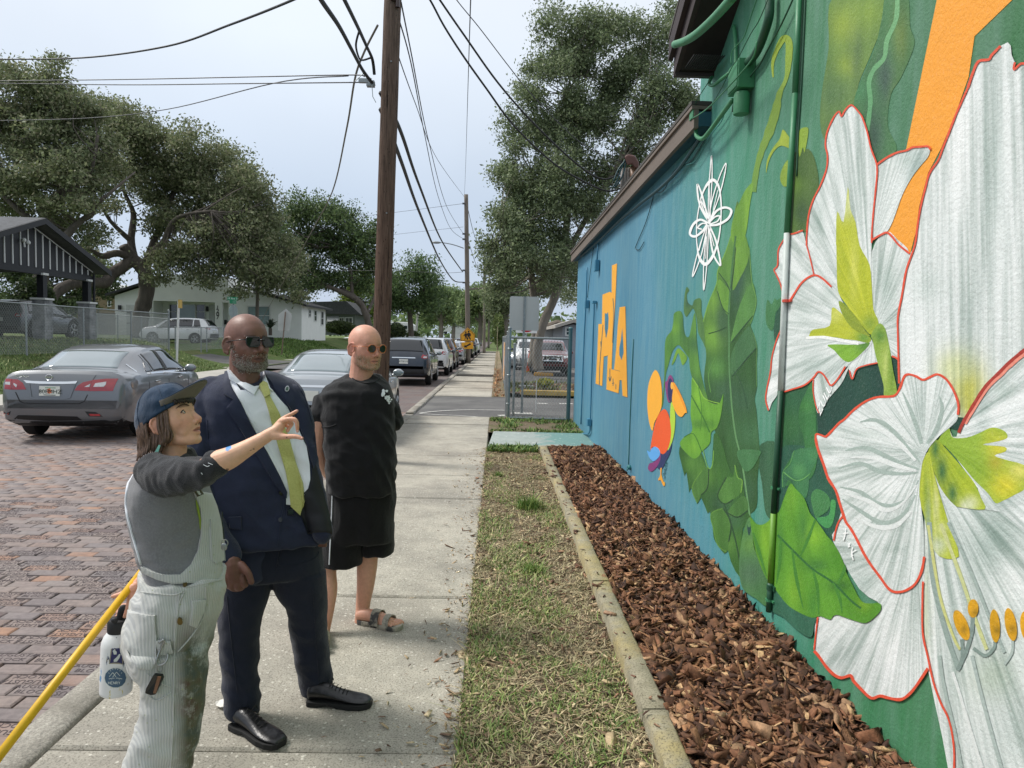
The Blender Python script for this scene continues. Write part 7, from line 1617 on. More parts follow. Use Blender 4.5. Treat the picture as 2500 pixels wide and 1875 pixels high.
t3=sp_('tail_light',((125,392),(180,395),(230,430),(262,495),(125,497)),m_lred);sp_('lamp_lens',((140,430),(175,450),(165,475),(140,450)),m_lclear,.012,.016,t3)
t4=sp_('tail_light',((62,388),(120,390),(120,497),(48,492)),m_lred);sp_('lamp_lens',((60,420),(105,420),(105,450),(56,445)),m_lclear,.012,.016,t4)
sp_('chrome_bar',((238,403),(330,412),(500,418),(680,418),(778,412),(760,438),(640,442),(400,440),(268,432)),m_chrome,.014,.02)
sp_('boot_line',((150,520),(160,520),(205,610),(250,628),(500,634),(790,632),(840,610),(872,545),(880,548),(850,615),(795,641),(500,643),(245,636),(195,618)),m_plastic,.003,.008)
sp_('boot_line',((925,402),(960,350),(964,352),(930,404)),m_plastic,.003,.008)
sp_('plate_recess',((262,440),(300,435),(320,570),(350,580),(650,580),(690,570),(740,445),(760,445),(705,580),(660,590),(340,590),(305,580)),pm_grey,.012,.02)
pl_=sp_('number_plate',((397,460),(604,464),(600,562),(394,558)),m_plate,.014,.018)
sp_('plate_motif',((478,490),(505,484),(515,500),(520,530),(492,540),(478,525)),mat('plate_orange','cf6a3a',.5),.016,.004,pl_)
sp_('plate_motif',((455,474),(560,476),(560,484),(455,482)),mat('plate_green','6f9a78',.5),.016,.004,pl_);sp_('plate_motif',((440,546),(560,549),(560,556),(440,553)),mat('plate_ink2','3a4a44',.5),.016,.004,pl_)
def cam_text(body,px_,size,m,par,off=.018):
 o=Minv@CAMP;d=((Minv@(CAMP+ray(*zS(px_)[0])))-o).normalized();h_=bv.ray_cast(o,d)
 if h_[0]is None:return
 text('lettering',body,size,h_[0]+Vector((0,-off,0)),M3((1,0,0),(0,0,1),(0,-1,0)),m,par,.0012)
mi_=mat('plate_ink','2a3a34',.6)
cam_text('80E',(440,516),.088,mi_,pl_);cam_text('MHZ',(553,518),.088,mi_,pl_);cam_text('SENTRA',(218,362),.055,m_chrome,sed,.01)
h_=bv.ray_cast(Minv@CAMP,((Minv@(CAMP+ray(*zS((494,372))[0])))-Minv@CAMP).normalized())[0]
mb=MB();rr=[h_+Vector((.045*math.cos(q),-.012,.042*math.sin(q)))for q in[2*math.pi*i/24 for i in range(25)]];mb.tube(rr,.006,6);mb.box(h_+Vector((0,-.012,0)),(.11,.01,.018));mb.build('badge',m_chrome,sed,smooth=False)
for pts in(((8,695),(110,712),(95,748),(12,745)),((850,715),(960,722),(1030,765),(890,762))):sp_('fog_recess',pts,m_plastic,.006,.012)
for pts in(((20,722),(92,728),(85,744),(22,742)),((890,738),(1000,740),(1005,760),(905,760))):sp_('reflector',pts,m_lred,.010,.012)
sp_('bumper_panel',((180,752),(500,758),(770,765),(820,800),(500,806),(140,790)),m_plastic,.006,.012)
sp_('lower_valance',((15,790),(140,805),(500,815),(830,812),(1040,800),(1245,770),(1245,850),(1000,860),(500,865),(150,850),(40,820)),m_plastic,.004,.01)
sp_('fuel_flap',ell(1345,440,36,52),pm_grey,.004,.008)
sp_('window_frame',((1362,318),(1258,245),(1265,238),(1365,308),(1640,318),(1860,322),(1862,330),(1640,327)),m_chrome,.012,.014)
make_car('sedan',COUPE,pm_silver,(-2.90,11.0,ROADZ+.012),R(0),'silver coupe parked at the kerb behind the two men',name='coupe',rear_glass=m_bglass)
G1='cars parked along the right kerb'
make_car('suv',SUV,pm_navy,(-3.28,25.1,ROADZ+.012),0,'dark navy blue suv parked at the kerb, nearest of the parked row',G1,plate='AT38 U2',name='parked_car')
make_car('suv',SUV,pm_white,(-3.10,31.9,ROADZ+.012),0,'white suv parked right in front of the navy suv',G1,1)
make_car('suv',SUV,pm_dred,(-3.15,38.3,ROADZ+.012),0,'dark wine red suv parked beyond the white suv',G1,1)
make_car('sedan',SEDAN,pm_silver,(-2.95,45.0,ROADZ+.012),0,'silver sedan with red tail lamp parked left of the lamp pole',G1,1)
make_car('sedan',SEDAN,pm_white,(-3.0,51.6,ROADZ+.012),0,'white sedan parked behind the school crossing sign',G1,0)
make_car('suv',SUV,pm_black,(-2.95,60.5,ROADZ+.012),0,'black suv parked just beyond the lamp pole',G1,0)
make_car('suv',SUV,pm_black,(-2.9,69,ROADZ+.012),0,'second black suv parked near the farther poles',G1,0)
make_car('suv',SUV,pm_white,(-2.9,80,ROADZ+.012),0,'farthest white car of the parked row',G1,0)
make_car('suv',SUV,pm_silver,(-7.0,60,ROADZ+.012),0,'silver grey suv driving away in the left lane',None,1,name='moving_car')
make_car('sedan',SEDAN,pm_white,(-9.6,84,ROADZ+.012),R(180),'small white car coming along the far left of the street',None,0,name='moving_car')
make_car('sedan',SEDAN,pm_white,(-16.0,95,.3),R(90),'white car parked side on before the motorhome',None,0)
q=PY(512,840,46.5)
make_car('suv',dict(SUV),pm_white,(q.x,47.3,.80),R(90),'white luxury suv parked side on before the white house',None,2,name='parked_suv')
make_car('suv',dict(SUV,wr=.46),pm_dgrey,(-20.4,29.6,1.12),R(0),'charcoal suv with large tyres parked under the black carport',None,1,name='parked_suv')
make_car('suv',dict(SUV),pm_white,(1.85,43.5,0),R(180),'white car behind the traffic cone in the car park','cars in the car park',0)
make_car('sedan',SEDAN,pm_silver,(3.4,43,0),R(150),'silver car behind the red pickup in the car park','cars in the car park',0)
rp_,rb=make_car('suv',SUV,pm_red,(2.62,37.7,0),R(180),'dark red pickup facing the street behind the chain link fence','cars in the car park',2,name='pickup')
def fp(nm_,poly,m,off=.014,th=.02):
 q=proj_patch(rb,poly,Vector((0,-1,0)),None,lambda v:Vector((v[0],7,v[1])),off,th);q and q.build(nm_,m,rp_,auto=35)
fp('grille_frame',[(-.48,.70),(.48,.70),(.52,.99),(-.52,.99)],m_chrome,.018,.02);fp('grille_centre',[(-.2,.74),(.2,.74),(.22,.95),(-.22,.95)],m_plastic,.024,.02)
for sg in(1,-1):fp('grille_side',[(sg*.27,.74),(sg*.44,.74),(sg*.46,.94),(sg*.30,.95)],m_plastic,.024,.02)
fp('bumper',[(-.86,.50),(.86,.50),(.86,.62),(-.86,.62)],pm_red,.05,.06);fp('air_intake',[(-.6,.34),(.6,.34),(.66,.48),(-.66,.48)],m_plastic,.02,.03)
h_=rb.ray_cast(Vector((0,7,.85)),Vector((0,-1,0)))[0];mb=MB();rr=[h_+Vector((.06*math.cos(q),.03,.055*math.sin(q)))for q in[2*math.pi*i/20 for i in range(21)]];mb.tube(rr,.009,6);mb.box(h_+Vector((0,.03,0)),(.15,.012,.03));mb.build('badge',m_chrome,rp_)
def remesh(mb,vox,sm=4,name='skin',fold=None):
 me=mb.mesh(name,fix=True)
 o=bpy.data.objects.new('tmp',me);COL.objects.link(o)
 r_=o.modifiers.new('r','REMESH');r_.mode='VOXEL';r_.voxel_size=vox;r_.adaptivity=0
 s_=o.modifiers.new('s','SMOOTH');s_.factor=.5;s_.iterations=sm
 dg=bpy.context.evaluated_depsgraph_get();dg.update()
 nm=bpy.data.meshes.new_from_object(o.evaluated_get(dg));bpy.data.objects.remove(o)
 nm.name=name
 if fold:
  co=[v.co.copy()for v in nm.vertices];no=[v.normal.copy()for v in nm.vertices]
  for v,c,n_ in zip(nm.vertices,co,no):v.co=c+n_*fold(c)
  nm.update()
 nm.polygons.foreach_set('use_smooth',[True]*len(nm.polygons))
 return nm
def caps(mb,pts,n=14,k=4):
 """rounded tapering limb; pts: (Vector, radius)"""
 Q=smoothpts([tuple(p)+(r_,)for p,r_ in pts],k)if len(pts)>2 else[Vector(tuple(p)+(r_,))for p,r_ in pts]
 mb.tube([q[:3]for q in Q],[q[3]for q in Q],n)
 for q in(Q[0],Q[-1]):mb.ball(q[:3],q[3]*.995,n,8)
 return mb
def pcaps(mb,pts,n=12,k=4):
 """same with points as (px, py, Y, radius in photo pixels)"""
 return caps(mb,[(PY(x,y,Y),r_*Y/F)for x,y,Y,r_ in pts],n,k)
def sil(mb,rows,n=28,pw=2.3,k=4):
 """body from its outline: rows (py, left px, right px, distance, half depth m)"""
 rings=[]
 Q=smoothpts([Vector((a,b,c,d))for a,b,c,d in[(r_[0],r_[1],r_[2],r_[3])for r_ in rows]],k)
 Dp=smoothpts([Vector((r_[4],0,0))for r_ in rows],k)
 for q,dq in zip(Q,Dp):
  py,xl,xr,Y=q;c=PY((xl+xr)/2,py,Y);A,B=PY(xl,py,Y),PY(xr,py,Y)
  vw=Vector((c.x,c.y,0)).normalized();rt=Vector((vw.y,-vw.x,0));a=(B-A).dot(rt)/2;d=dq[0]
  ring=[]
  for i in range(n):
   t=2*math.pi*i/n;cs,sn=math.cos(t),math.sin(t)
   ring.append(c+rt*(a*math.copysign(abs(cs)**(2/pw),cs))+vw*(d*math.copysign(abs(sn)**(2/pw),sn)))
  rings.append(ring)
 return mb.loft(rings)
def surf(me):return BVHTree.FromPolygons([v.co for v in me.vertices],[p.vertices[:]for p in me.polygons])
def surf2(*ms):
 V=[];P=[]
 for m_ in ms:k=len(V);V+=[v.co for v in m_.vertices];P+=[tuple(i+k for i in p.vertices)for p in m_.polygons]
 return BVHTree.FromPolygons(V,P)
def cut_on(bvh,poly,off=.006,th=.010,step=5,sm=False,maxjump=.12):
 """cloth piece lying on a body, outline traced in the photograph"""
 P=[tuple(p)[:2]for p in(smoothpts([Vector(p)for p in poly],4,True)if sm else poly)]
 cxp=sum(p[0]for p in P)/len(P);cyp=sum(p[1]for p in P)/len(P)
 vs,fs=fill2d(P,step);out=[]
 def hit(x,y):
  d=ray(x,y).normalized();return bvh.ray_cast(CAMP,d)+(d,)
 hits=[hit(v[0],v[1])for v in vs];ds=sorted(h_[3]for h_ in hits if h_[0]is not None)
 if not ds:return None
 md=ds[len(ds)//2]
 for v,h_ in zip(vs,hits):
  x,y=v[0],v[1];t=0
  while(h_[0]is None or abs(h_[3]-md)>maxjump*3)and t<24:x+=(cxp-x)*.06;y+=(cyp-y)*.06;h_=hit(x,y);t+=1
  if h_[0]is None:p=CAMP+ray(v[0],v[1]).normalized()*md;n_=-ray(v[0],v[1]).normalized()
  else:
   p,n_=h_[0],h_[1]
   if n_.dot(h_[4])>0:n_=-n_
  out.append((p,n_))
 n=len(out);mb=MB();mb.v=[tuple(p+q*off)for p,q in out]+[tuple(p+q*(off-th))for p,q in out]
 mb.f=[tuple(f)for f in fs]+[tuple(n+i for i in f[::-1])for f in fs];nb=len(P)
 mb.f+=[(i,(i+1)%nb,n+(i+1)%nb,n+i)for i in range(nb)]
 return mb
def line_on(bvh,pts,r,off=.002,k=5,n=5):
 P=smoothpts([Vector(p)for p in pts],k);out=[]
 for p in P:
  d=ray(p.x,p.y).normalized();h_=bvh.ray_cast(CAMP,d)
  if h_[0]is not None:out.append(h_[0]+(h_[1]if h_[1].dot(d)<0 else-h_[1])*off)
 return MB().tube(out,r,n)if len(out)>1 else None
def Z1(*p):return[(x/2.212,700+y/2.212)for x,y in p]
def Z3(*p):return[(200+x/2.765,1275+y/2.765)for x,y in p]
def ZW(*p):return[(300+x/4.608,900+y/4.608)for x,y in p]
def cloth(name,col,rough=.85,wv=900,bump=.25,sheen=.15,var=.10,fold=0.0,alt=None):
 t=NT(name);v=t.coord('Object');c=lin(col)
 cc=t.ramp(t.noise(v,14,5),[(.3,tuple(x*(1-var)for x in c[:3])),(.7,tuple(min(1,x*(1+var))for x in c[:3]))])
 if alt:cc=t.mix(t.ramp(t.noise(v,160,3,.7),[(.45,(0,0,0)),(.6,(1,1,1))]),cc,lin(alt))
 t.set(color=cc,rough=rough,sheen=sheen,spec=.25)
 t.bump(t.math('ADD',t.math('MULTIPLY',t.noise(v,wv,2),.25),t.math('MULTIPLY',t.noise(t.coord('Object',(1,1,.55)),13,5,.65,1.2),1.3)),bump,.012)
 return t.m
m_suit=cloth('navy_suiting','262c42',.8,1200,.45)
m_lapel=cloth('navy_lapel','242a3f',.75,1200,.15)
m_trs=cloth('navy_trouser','1b2031',.82,1200,.5)
m_shirt=cloth('white_shirting','e3e6ec',.75,900,.3,.1,.03)
m_tie=cloth('yellow_green_silk','c0bf78',.5,1500,.15,.2,.06,alt='b3b269')
m_tee=cloth('black_cotton','18181b',.9,1000,.45)
m_short=cloth('black_jersey','0f0f12',.85,1000,.6)
m_gshirt=cloth('grey_heather','77777a',.9,1400,.35,.2,.10,alt='7f7f81')
m_sleeve=cloth('charcoal_heather','2c2c30',.9,1400,.55,.2,.15,alt='323236')
m_cap=cloth('faded_navy_twill','263c55',.85,900,.5,.2,.18)
m_under=cloth('cap_underside','6b655c',.9)
m_leather=mat('black_leather','17171a',.32,var=.2,vs=20,spec=.6,bump=.35,bs=45,bd=.006)
m_sole=mat('black_sole','151516',.8)
m_sand=mat('mottled_sandal','9b9587',.7,var=.2,vs=12,alt='3c3b3a',altf=(.52,.6),alts=9)
m_orange=mat('amber_frame','c9703a',.25,var=.15,spec=.7,coat=.5)
m_lens=mat('dark_lens','0e1113',.12,var=.1,spec=.45,coat=.1)
m_blackf=mat('black_frame','121214',.25,spec=.6)
m_skinD=vmat('skin_deep',.48,.10,60,.35,300,.0015,.5,.06)
m_skinL=vmat('skin_fair',.5,.08,60,.3,300,.0015,.45,.12)
m_hairst=vmat('hair_strands',.6,.2,40,spec=.4)
m_eye=mat('eye_white','d6d2cc',.15,var=.03)
m_iris=mat('iris','3a2c20',.1)
def head_mesh(kind,jaw=1.0,wid=1.0):
 w_=kind=='w'
 mb=MB()
 mb.ball((0,-.012,.028),(.076,.098,.088),28,18);mb.ball((0,.033,.026),(.062,.056,.062),24,14);mb.ball((0,.035,-.033),(.059,.058,.066),24,14)
 for s in(1,-1):
  mb.ball((s*.040,.022,-.015),(.031,.046,.055),16,10);mb.ball((s*.050,.0,-.055),(.020,.034,.040),16,10)
  caps(mb,[(Vector((s*.050*jaw,.0,-.070)),.018),(Vector((s*.038*jaw,.036,-.088)),.020),(Vector((s*.015,.062,-.098)),.018)])
  mb.ball((s*.037,.046,-.030),(.026,.026,.026),14,10);mb.ball((s*.028,.044,-.062),(.026,.026,.026),14,10)
  mb.ball((s*.030,.060,.018),(.020,.018,.013),14,8)
 mb.ball((0,.063 if w_ else.067,-.098),(.021*jaw,.019,.017),16,10);mb.ball((0,.060,-.066),(.034,.028,.030),18,12);mb.ball((0,.066,.016),(.030,.016,.014),12,8)
 nk=.049 if w_ else.060
 caps(mb,[(Vector((0,-.022,-.06)),nk),(Vector((0,-.030,-.13)),nk),(Vector((0,-.036,-.20)),nk+.008)])
 base=remesh(mb,.0034,9,'base')
 mb=MB();mb.add([v.co for v in base.vertices],[p.vertices[:]for p in base.polygons])
 for s in(1,-1):
  mb.ball((s*.0310,.0615,-.001),.0148,16,12);mb.ball((s*(.0165 if kind=='a' else.013),.089,-.0415),(.0105 if kind=='a' else.0085,.0115,.0085),12,8)
  M=Matrix.Rotation(s*R(24),3,'Z')@Matrix.Rotation(R(-10),3,'X')
  es=.80 if w_ else.94;M=M@Matrix.Scale(es,3);c=Vector((s*.079,-.012,-.018 if w_ else-.012));mb.ball(c,(.006,.018,.029),14,10,M)
  rim=[c+M@Vector((s*.005,-.020*math.cos(q)*(1 if math.sin(q)>-.3 else.75),.033*math.sin(q)))for q in[R(-80+290*i/15)for i in range(16)]]
  mb.tube(rim,.0046,8);mb.ball(c+M@Vector((0,.004,-.031)),(.006,.010,.010),10,8,M)
 caps(mb,[(Vector((-.046,.063,.018)),.0065),(Vector((-.026,.0735,.0205)),.0085),(Vector((-.008,.0775,.0165)),.0075)]);caps(mb,[(Vector((.046,.063,.018)),.0065),(Vector((.026,.0735,.0205)),.0085),(Vector((.008,.0775,.0165)),.0075)])
 tip=.101 if w_ else.1035
 caps(mb,[(Vector((0,.077,.010)),.0072),(Vector((0,.089,-.014)),.0080),(Vector((0,tip,-.034)),.0100)]);mb.ball((0,.094,-.040),(.008,.010,.006),10,8)
 op=.0035 if w_ else 0.0
 mb.tube([(-.024,.076,-.0675),(-.009,.0872,-.0625+op),(0,.0872,-.0640+op),(.009,.0872,-.0625+op),(.024,.076,-.0675)],[.002,.0048,.0044,.0048,.002],8)
 mb.tube([(-.021,.077,-.0715),(0,.0865,-.0765-op),(.021,.077,-.0715)],[.0025,.0062,.0025],8)
 me=remesh(mb,.0024,3,'body')
 co=np.array([v.co for v in me.vertices]);co[:,0]*=wid
 me.vertices.foreach_set('co',co.astype(np.float32).ravel());me.update()
 return me,co
def sstep(a,b,x):t=np.clip((x-a)/(b-a),0,1);return t*t*(3-2*t)
def head_frame(c,yaw,pitch,roll=0.0,s=1.0):
 """yaw: degrees from facing the camera side (-Y) toward +X"""
 a=R(yaw);f=Vector((math.sin(a),-math.cos(a),0));sd=Vector((math.cos(a),math.sin(a),0))*-1
 f2=f*math.cos(R(pitch))+Vector((0,0,1))*math.sin(R(pitch));u=Vector((0,0,1))*math.cos(R(pitch))-f*math.sin(R(pitch))
 sd=f2 .cross(u).normalized();q=Matrix.Rotation(R(roll),3,f2);sd=q@sd;u=q@u
 return Matrix(((sd.x*s,f2 .x*s,u.x*s,c.x),(sd.y*s,f2 .y*s,u.y*s,c.y),(sd.z*s,f2 .z*s,u.z*s,c.z),(0,0,0,1)))
def skin_tint(co,base,lip,brow=None,rosy=.0):
 x,y,z=co.T;b=np.array(lin(base)[:3]);t=np.tile(b,(len(co),1))
 def bl(w_,c):
  nonlocal t
  t=t*(1-w_[:,None])+np.array(lin(c)[:3])*w_[:,None]
 lipm=(1-sstep(.75,1.15,np.abs(z+.0695)/(.0098*np.maximum(.05,1-(np.abs(x)/.025)**2))))*sstep(.072,.078,y)*.8
 bl(lipm,lip)
 bl((1-sstep(.0008,.0022,np.abs(z+.0695)))*(1-sstep(.017,.022,np.abs(x)))*sstep(.072,.078,y)*.8,'2a1512')
 if brow:bl(np.exp(-((z-.0205-.05*(np.abs(x)-.03)*(np.abs(x)<.03))/.0036)**2)*sstep(.010,.016,np.abs(x))*(1-sstep(.042,.052,np.abs(x)))*sstep(.03,.05,y)*.75,brow)
 bl((1-sstep(.003,.006,np.hypot(np.abs(x)-.0085,z+.049)))*sstep(.085,.092,y)*.8,'2a1512')
 if rosy:
  for s in(1,-1):bl(np.exp(-(((x-s*.042)/.022)**2+((z+.035)/.022)**2))*rosy*sstep(0,.03,y),'c0705f')
  bl(np.exp(-((x/.014)**2+((z+.035)/.016)**2))*rosy*sstep(.08,.09,y),'c0705f');bl(sstep(.074,.080,np.abs(x))*rosy*1.2,'c56f60')
 return t,bl
def strands(name,me,co,mask,n,L,cols,down,M,r=.0006,parent=None,seed=1):
 rg_=np.random.default_rng(seed);no=np.array([v.normal for v in me.vertices])
 p=mask/mask.sum();idx=rg_.choice(len(co),n,p=p);V=[];Fq=[];C=[]
 for k,i in enumerate(idx):
  b=co[i]+rg_.normal(0,.0012,3);d=no[i]*rg_.uniform(.25,.7)+np.array(down)*rg_.uniform(.5,1.1)+rg_.normal(0,.3,3);d/=np.linalg.norm(d)+1e-9
  l_=L*rg_.uniform(.5,1.4);s1=np.cross(d,rg_.normal(0,1,3));s1/=np.linalg.norm(s1)+1e-9;s2=np.cross(d,s1)
  V+=[b+s1*r,b-s1*r*.5+s2*r*.87,b-s1*r*.5-s2*r*.87,b+d*l_];j=4*k
  Fq+=[(j,j+1,j+3),(j+1,j+2,j+3),(j+2,j,j+3)]
  C+=[np.array(lin(cols[rg_.integers(len(cols))])[:3])]*4
 m2=np_mesh(name,np.array(V),np.array(Fq),np.array(C));m2 .transform(M)
 return link(name,m2,parent,m_hairst)
def glasses(par,M,m_frame,octagon,tip=.0):
 mb=MB();ml=MB()
 for s in(1,-1):
  cx,w_,h_=(s*.033,.0265,.0185)if not octagon else(s*.0335,.0235,.0215)
  if octagon:pts=[(cx+w_*math.cos(R(22.5+45*i))*1.06,h_*math.sin(R(22.5+45*i))*1.06-.004)for i in range(8)]
  else:pts=[(cx+a*w_,b*h_-.004)for a,b in((-.92,1),(0,1.04),(.92,1),(1.02,.5),(.92,-.55),(.6,-.98),(-.6,-.98),(-.92,-.55),(-1.02,.5))]
  def at(x,z):return Vector((x,.104-.9*(abs(x)-.02)**2*6-.004*(octagon is False),z))
  L_=[at(x,z)for x,z in pts];mb.tube(L_+[L_[0]],.0030 if not octagon else.0022,6)
  k=len(ml.v);ml.v+=[tuple(p)for p in L_];ml.f.append(tuple(range(k,k+len(L_))))
  xo=cx+s*w_*1.05;zo=.006
  mb.tube([at(xo,zo),Vector((s*.073,.070,zo)),Vector((s*.0815,.02,zo-.002)),Vector((s*.082,-.012,zo-.006)),Vector((s*.080,-.03,-.02))],[.0042,.0040,.0034,.0030,.002],6,flat=.5)
 mb.tube([Vector((-.009,.107,.004)),Vector((0,.110,.006)),Vector((.009,.107,.004))],.0032,6)
 a=mb.mesh('frame');a.transform(M);fo=link('sunglasses',a,par,m_frame,True)
 b=ml.mesh('lens');b.transform(M);lo_=link('lens',b,fo,m_lens)
 so=lo_.modifiers.new('s','SOLIDIFY');so.thickness=.0015
 return fo
def shoe(par,heel,toe,W_,name='shoe',H_=.085):
 """lace-up shoe standing on the ground between two points"""
 d=(toe-heel);L=d.length;d.normalize();s=Vector((d.y,-d.x,0));up=Vector((0,0,1))
 prof=[(0,.028,.085,.0),(.03,.036,.10,0),(.18,.038,.108,0),(.34,.036,.095,.0),(.5,.042,.070,.0),(.68,.050,.054,.0),(.84,.048,.046,.0),(.95,.036,.040,0),(1.0,.020,.030,0)]
 mb=MB();rings=[];sr=[]
 for t,hw,hh,_ in prof:
  c=heel+d*(L*t);hw*=W_/.05;z0=.018
  rings.append([c+s*(hw*math.cos(q)*(1 if math.sin(q)<.3 else.9))+up*(z0+max(0,hh-z0)*(.5+.5*math.sin(q))**.8)for q in[2*math.pi*i/20 for i in range(20)]])
  lift=.012 if.28<t<.42 else 0
  sr.append([c+s*(hw*1.08)+up*lift,c+s*(hw*1.08)+up*.024,c-s*(hw*1.08)+up*.024,c-s*(hw*1.08)+up*lift])
 mb.loft(rings);o=mb.build(name,m_leather,par,smooth=True)
 o.modifiers.new('s','SUBSURF').render_levels=1
 MB().loft(sr).build('sole',m_sole,o,bevel=.003)
 la=MB()
 for i in range(5):
  c=heel+d*(L*(.40+.055*i));z_=.092-.0085*i
  la.tube([c+s*.020+up*z_,c+up*(z_+.008),c-s*.020+up*z_],.0022,5)
 c=heel+d*(L*.37);la.tube([c+up*.10,c+s*.02+up*.118,c+s*.035+up*.10],.002,5);la.tube([c+up*.10,c-s*.02+up*.116,c-s*.032+up*.098],.002,5)
 la.build('laces',m_sole,o)
 return o
def fold(a,s1,s2,sh=0.0,z0=None,z1=None,st=1.0):
 """cloth folds: slanted ridges, stronger between two heights"""
 def f(c):
  k=1.0
  if z0 is not None:k=.35+.65*smooth01((c.z-z0)/(z1-z0))if st>0 else.35+.65*(1-smooth01((c.z-z0)/(z1-z0)))
  n_=noise.noise((c.x*s1,c.y*s1,c.z*s2+(c.x+c.y)*sh));m_=noise.noise((c.x*s1*2.1+9,c.y*s1*2.1,c.z*s2*2.2))
  return a*k*((1-abs(n_)*2.2)*.7+m_*.5)
 return f
G0=PZ(640,1770);mA=empty('person',(0,0,0),'bald bearded man in navy suit and yellow green tie looking up at the wall','person')
hc=PY(604,836,3.08);MA=head_frame(hc,50,4,0,1.07)
me,co=head_mesh('a',1.06,1.0);t,bl=skin_tint(co,'7a5548','5d3a36','2c211d')
x,y,z=co.T;nr=np.array([noise.noise((a*90,b*90,c*90))for a,b,c in co]);nr2=np.array([noise.noise((a*14,b*14,c*14))for a,b,c in co])
bl(sstep(.0,.5,nr2)*.35,'5f3f35');bl(sstep(-.02,-.10,z)*.25,'50352e')
beard=sstep(-.044,-.058,z+.35*np.maximum(0,.055-y)*-1*0)*sstep(-.005,.012,y)*sstep(-.128,-.112,z)*(1-(1-sstep(.025,.032,np.abs(x)))*(1-sstep(.010,.016,np.abs(z+.069)))*sstep(.06,.075,y))*sstep(-.035,-.05,z-.0)
sideb=sstep(.052,.060,np.abs(x))*sstep(.0,.008,y)*(1-sstep(.026,.036,y))*sstep(.0,-.012,z)*sstep(-.1,-.08,z)
mou=(1-sstep(.026,.034,np.abs(x)))*sstep(-.047,-.051,z)*(1-sstep(-.058,-.061,z))*sstep(.07,.08,y)*.5
bm_ask=np.clip(beard+sideb+mou,0,1);bl(bm_ask*(.45+.3*sstep(-.08,-.1,z)),'8d8580');set_tint(me,t)
bco=co.copy();bno=me.copy()
me.transform(MA)
body=link('body',me,mA,m_skinD,True)
strands('beard',bno,bco,bm_ask**1.5*(.4+sstep(-.06,-.095,z)+.001),5200,.0062,['d5d2cb','bdb8b0','a39c94','544740','6d625a','e3e0da'],(0,.25,-.8),MA,.00075,mA,3)
glasses(mA,MA,m_blackf,False)
mb=MB();Yh=2.86
pcaps(mb,[(556,1345,2.9,19),(566,1372,Yh,21),(572,1396,Yh,25),(576,1408,Yh,23)])
for a in(((556,1402),(551,1424),(563,1433)),((568,1409),(565,1433),(578,1438)),((580,1411),(581,1435),(591,1434)),((592,1406),(597,1427),(600,1424))):
 pcaps(mb,[(a[0][0],a[0][1],Yh-.012,9.2),(a[1][0],a[1][1],Yh-.02,8.4),(a[2][0],a[2][1],Yh-.0,7.4)])
pcaps(mb,[(588,1380,Yh-.01,11),(605,1398,Yh-.025,8.6),(614,1421,Yh-.03,7.2)])
hm=remesh(mb,.0034,3,'hand');set_tint(hm,np.tile(np.array(lin('6e4a3e')[:3]),(len(hm.vertices),1)));link('hand',hm,mA,m_skinD,True)
mb=MB();pcaps(mb,[(786,1282,3.10,17),(788,1300,3.10,16),(787,1312,3.10,12)])
for i in range(4):pcaps(mb,[(780+5*i,1306,3.1,6),(778+5*i,1322,3.09,5),(780+5*i,1332,3.1,4.2)])
pcaps(mb,[(796,1302,3.08,6),(798,1320,3.08,5)])
hm=remesh(mb,.0036,3,'hand');set_tint(hm,np.tile(np.array(lin('6e4a3e')[:3]),(len(hm.vertices),1)));link('hand',hm,mA,m_skinD,True)
mb=MB()
sil(mb,[(1290,515,785,3.14,.15),(1350,520,790,3.14,.155),(1392,530,794,3.15,.15),(1402,545,785,3.15,.13)])
sil(mb,[(1395,530,668,3.12,.125),(1450,536,660,3.11,.12),(1506,534,640,3.10,.105),(1560,537,631,3.09,.095),(1640,541,632,3.08,.088),(1700,546,634,3.07,.085),(1738,549,634,3.06,.084)])
sil(mb,[(1395,655,797,3.18,.125),(1440,672,799,3.2,.12),(1480,699,799,3.22,.11),(1540,709,799,3.25,.10),(1600,721,803,3.27,.09),(1650,730,809,3.29,.085),(1684,735,812,3.30,.083)])
tme=remesh(mb,.0065,4,'trousers',fold(.011,7,10,5,.1,.75,-1));trs=link('trousers',tme,mA,m_trs)
tb=surf(tme)
for pts in(Z3((1340,30),(1330,200),(1310,330)),Z3((1350,200),(1330,290),(1420,290),(1560,250),(1600,200)),Z3((980,500),(1010,800),(1050,1150)),Z3((1560,450),(1580,800),(1600,1080))):
 q=line_on(tb,pts,.0022,.001);q and q.build('seam',m_trs,trs)
mb=MB()
sil(mb,[(912,556,676,3.25,.085),(922,538,698,3.21,.11),(935,512,722,3.17,.125),(960,496,742,3.14,.14),(1010,490,746,3.13,.155),(1080,492,752,3.13,.16),(1160,497,766,3.12,.17),(1240,503,782,3.12,.175),(1306,510,806,3.12,.172),(1318,516,806,3.12,.165)],pw=2.5)
sil(mb,[(1290,510,670,3.06,.11),(1350,520,668,3.05,.11),(1395,536,660,3.05,.10),(1408,548,652,3.05,.09)])
pcaps(mb,[(512,965,3.10,42),(495,1020,3.04,43),(484,1110,3.0,40),(486,1200,2.96,38),(508,1275,2.92,36),(545,1340,2.89,31),(556,1362,2.88,30)])
pcaps(mb,[(712,968,3.14,30),(732,1020,3.12,27),(742,1100,3.10,27),(760,1190,3.08,28),(782,1270,3.06,28),(790,1300,3.05,25)])
jm=remesh(mb,.0062,5,'jacket',fold(.013,6,9,6));jk=link('jacket',jm,mA,m_suit);jb=surf(jm);jn=surf2(jm,body.data)
def piece(bvh,nm_,pts,m,par,off,th=.008,step=5,sm=False):
 q=cut_on(bvh,pts,off,th,step,sm)
 return q.build(nm_,m,par,auto=50)if q else None
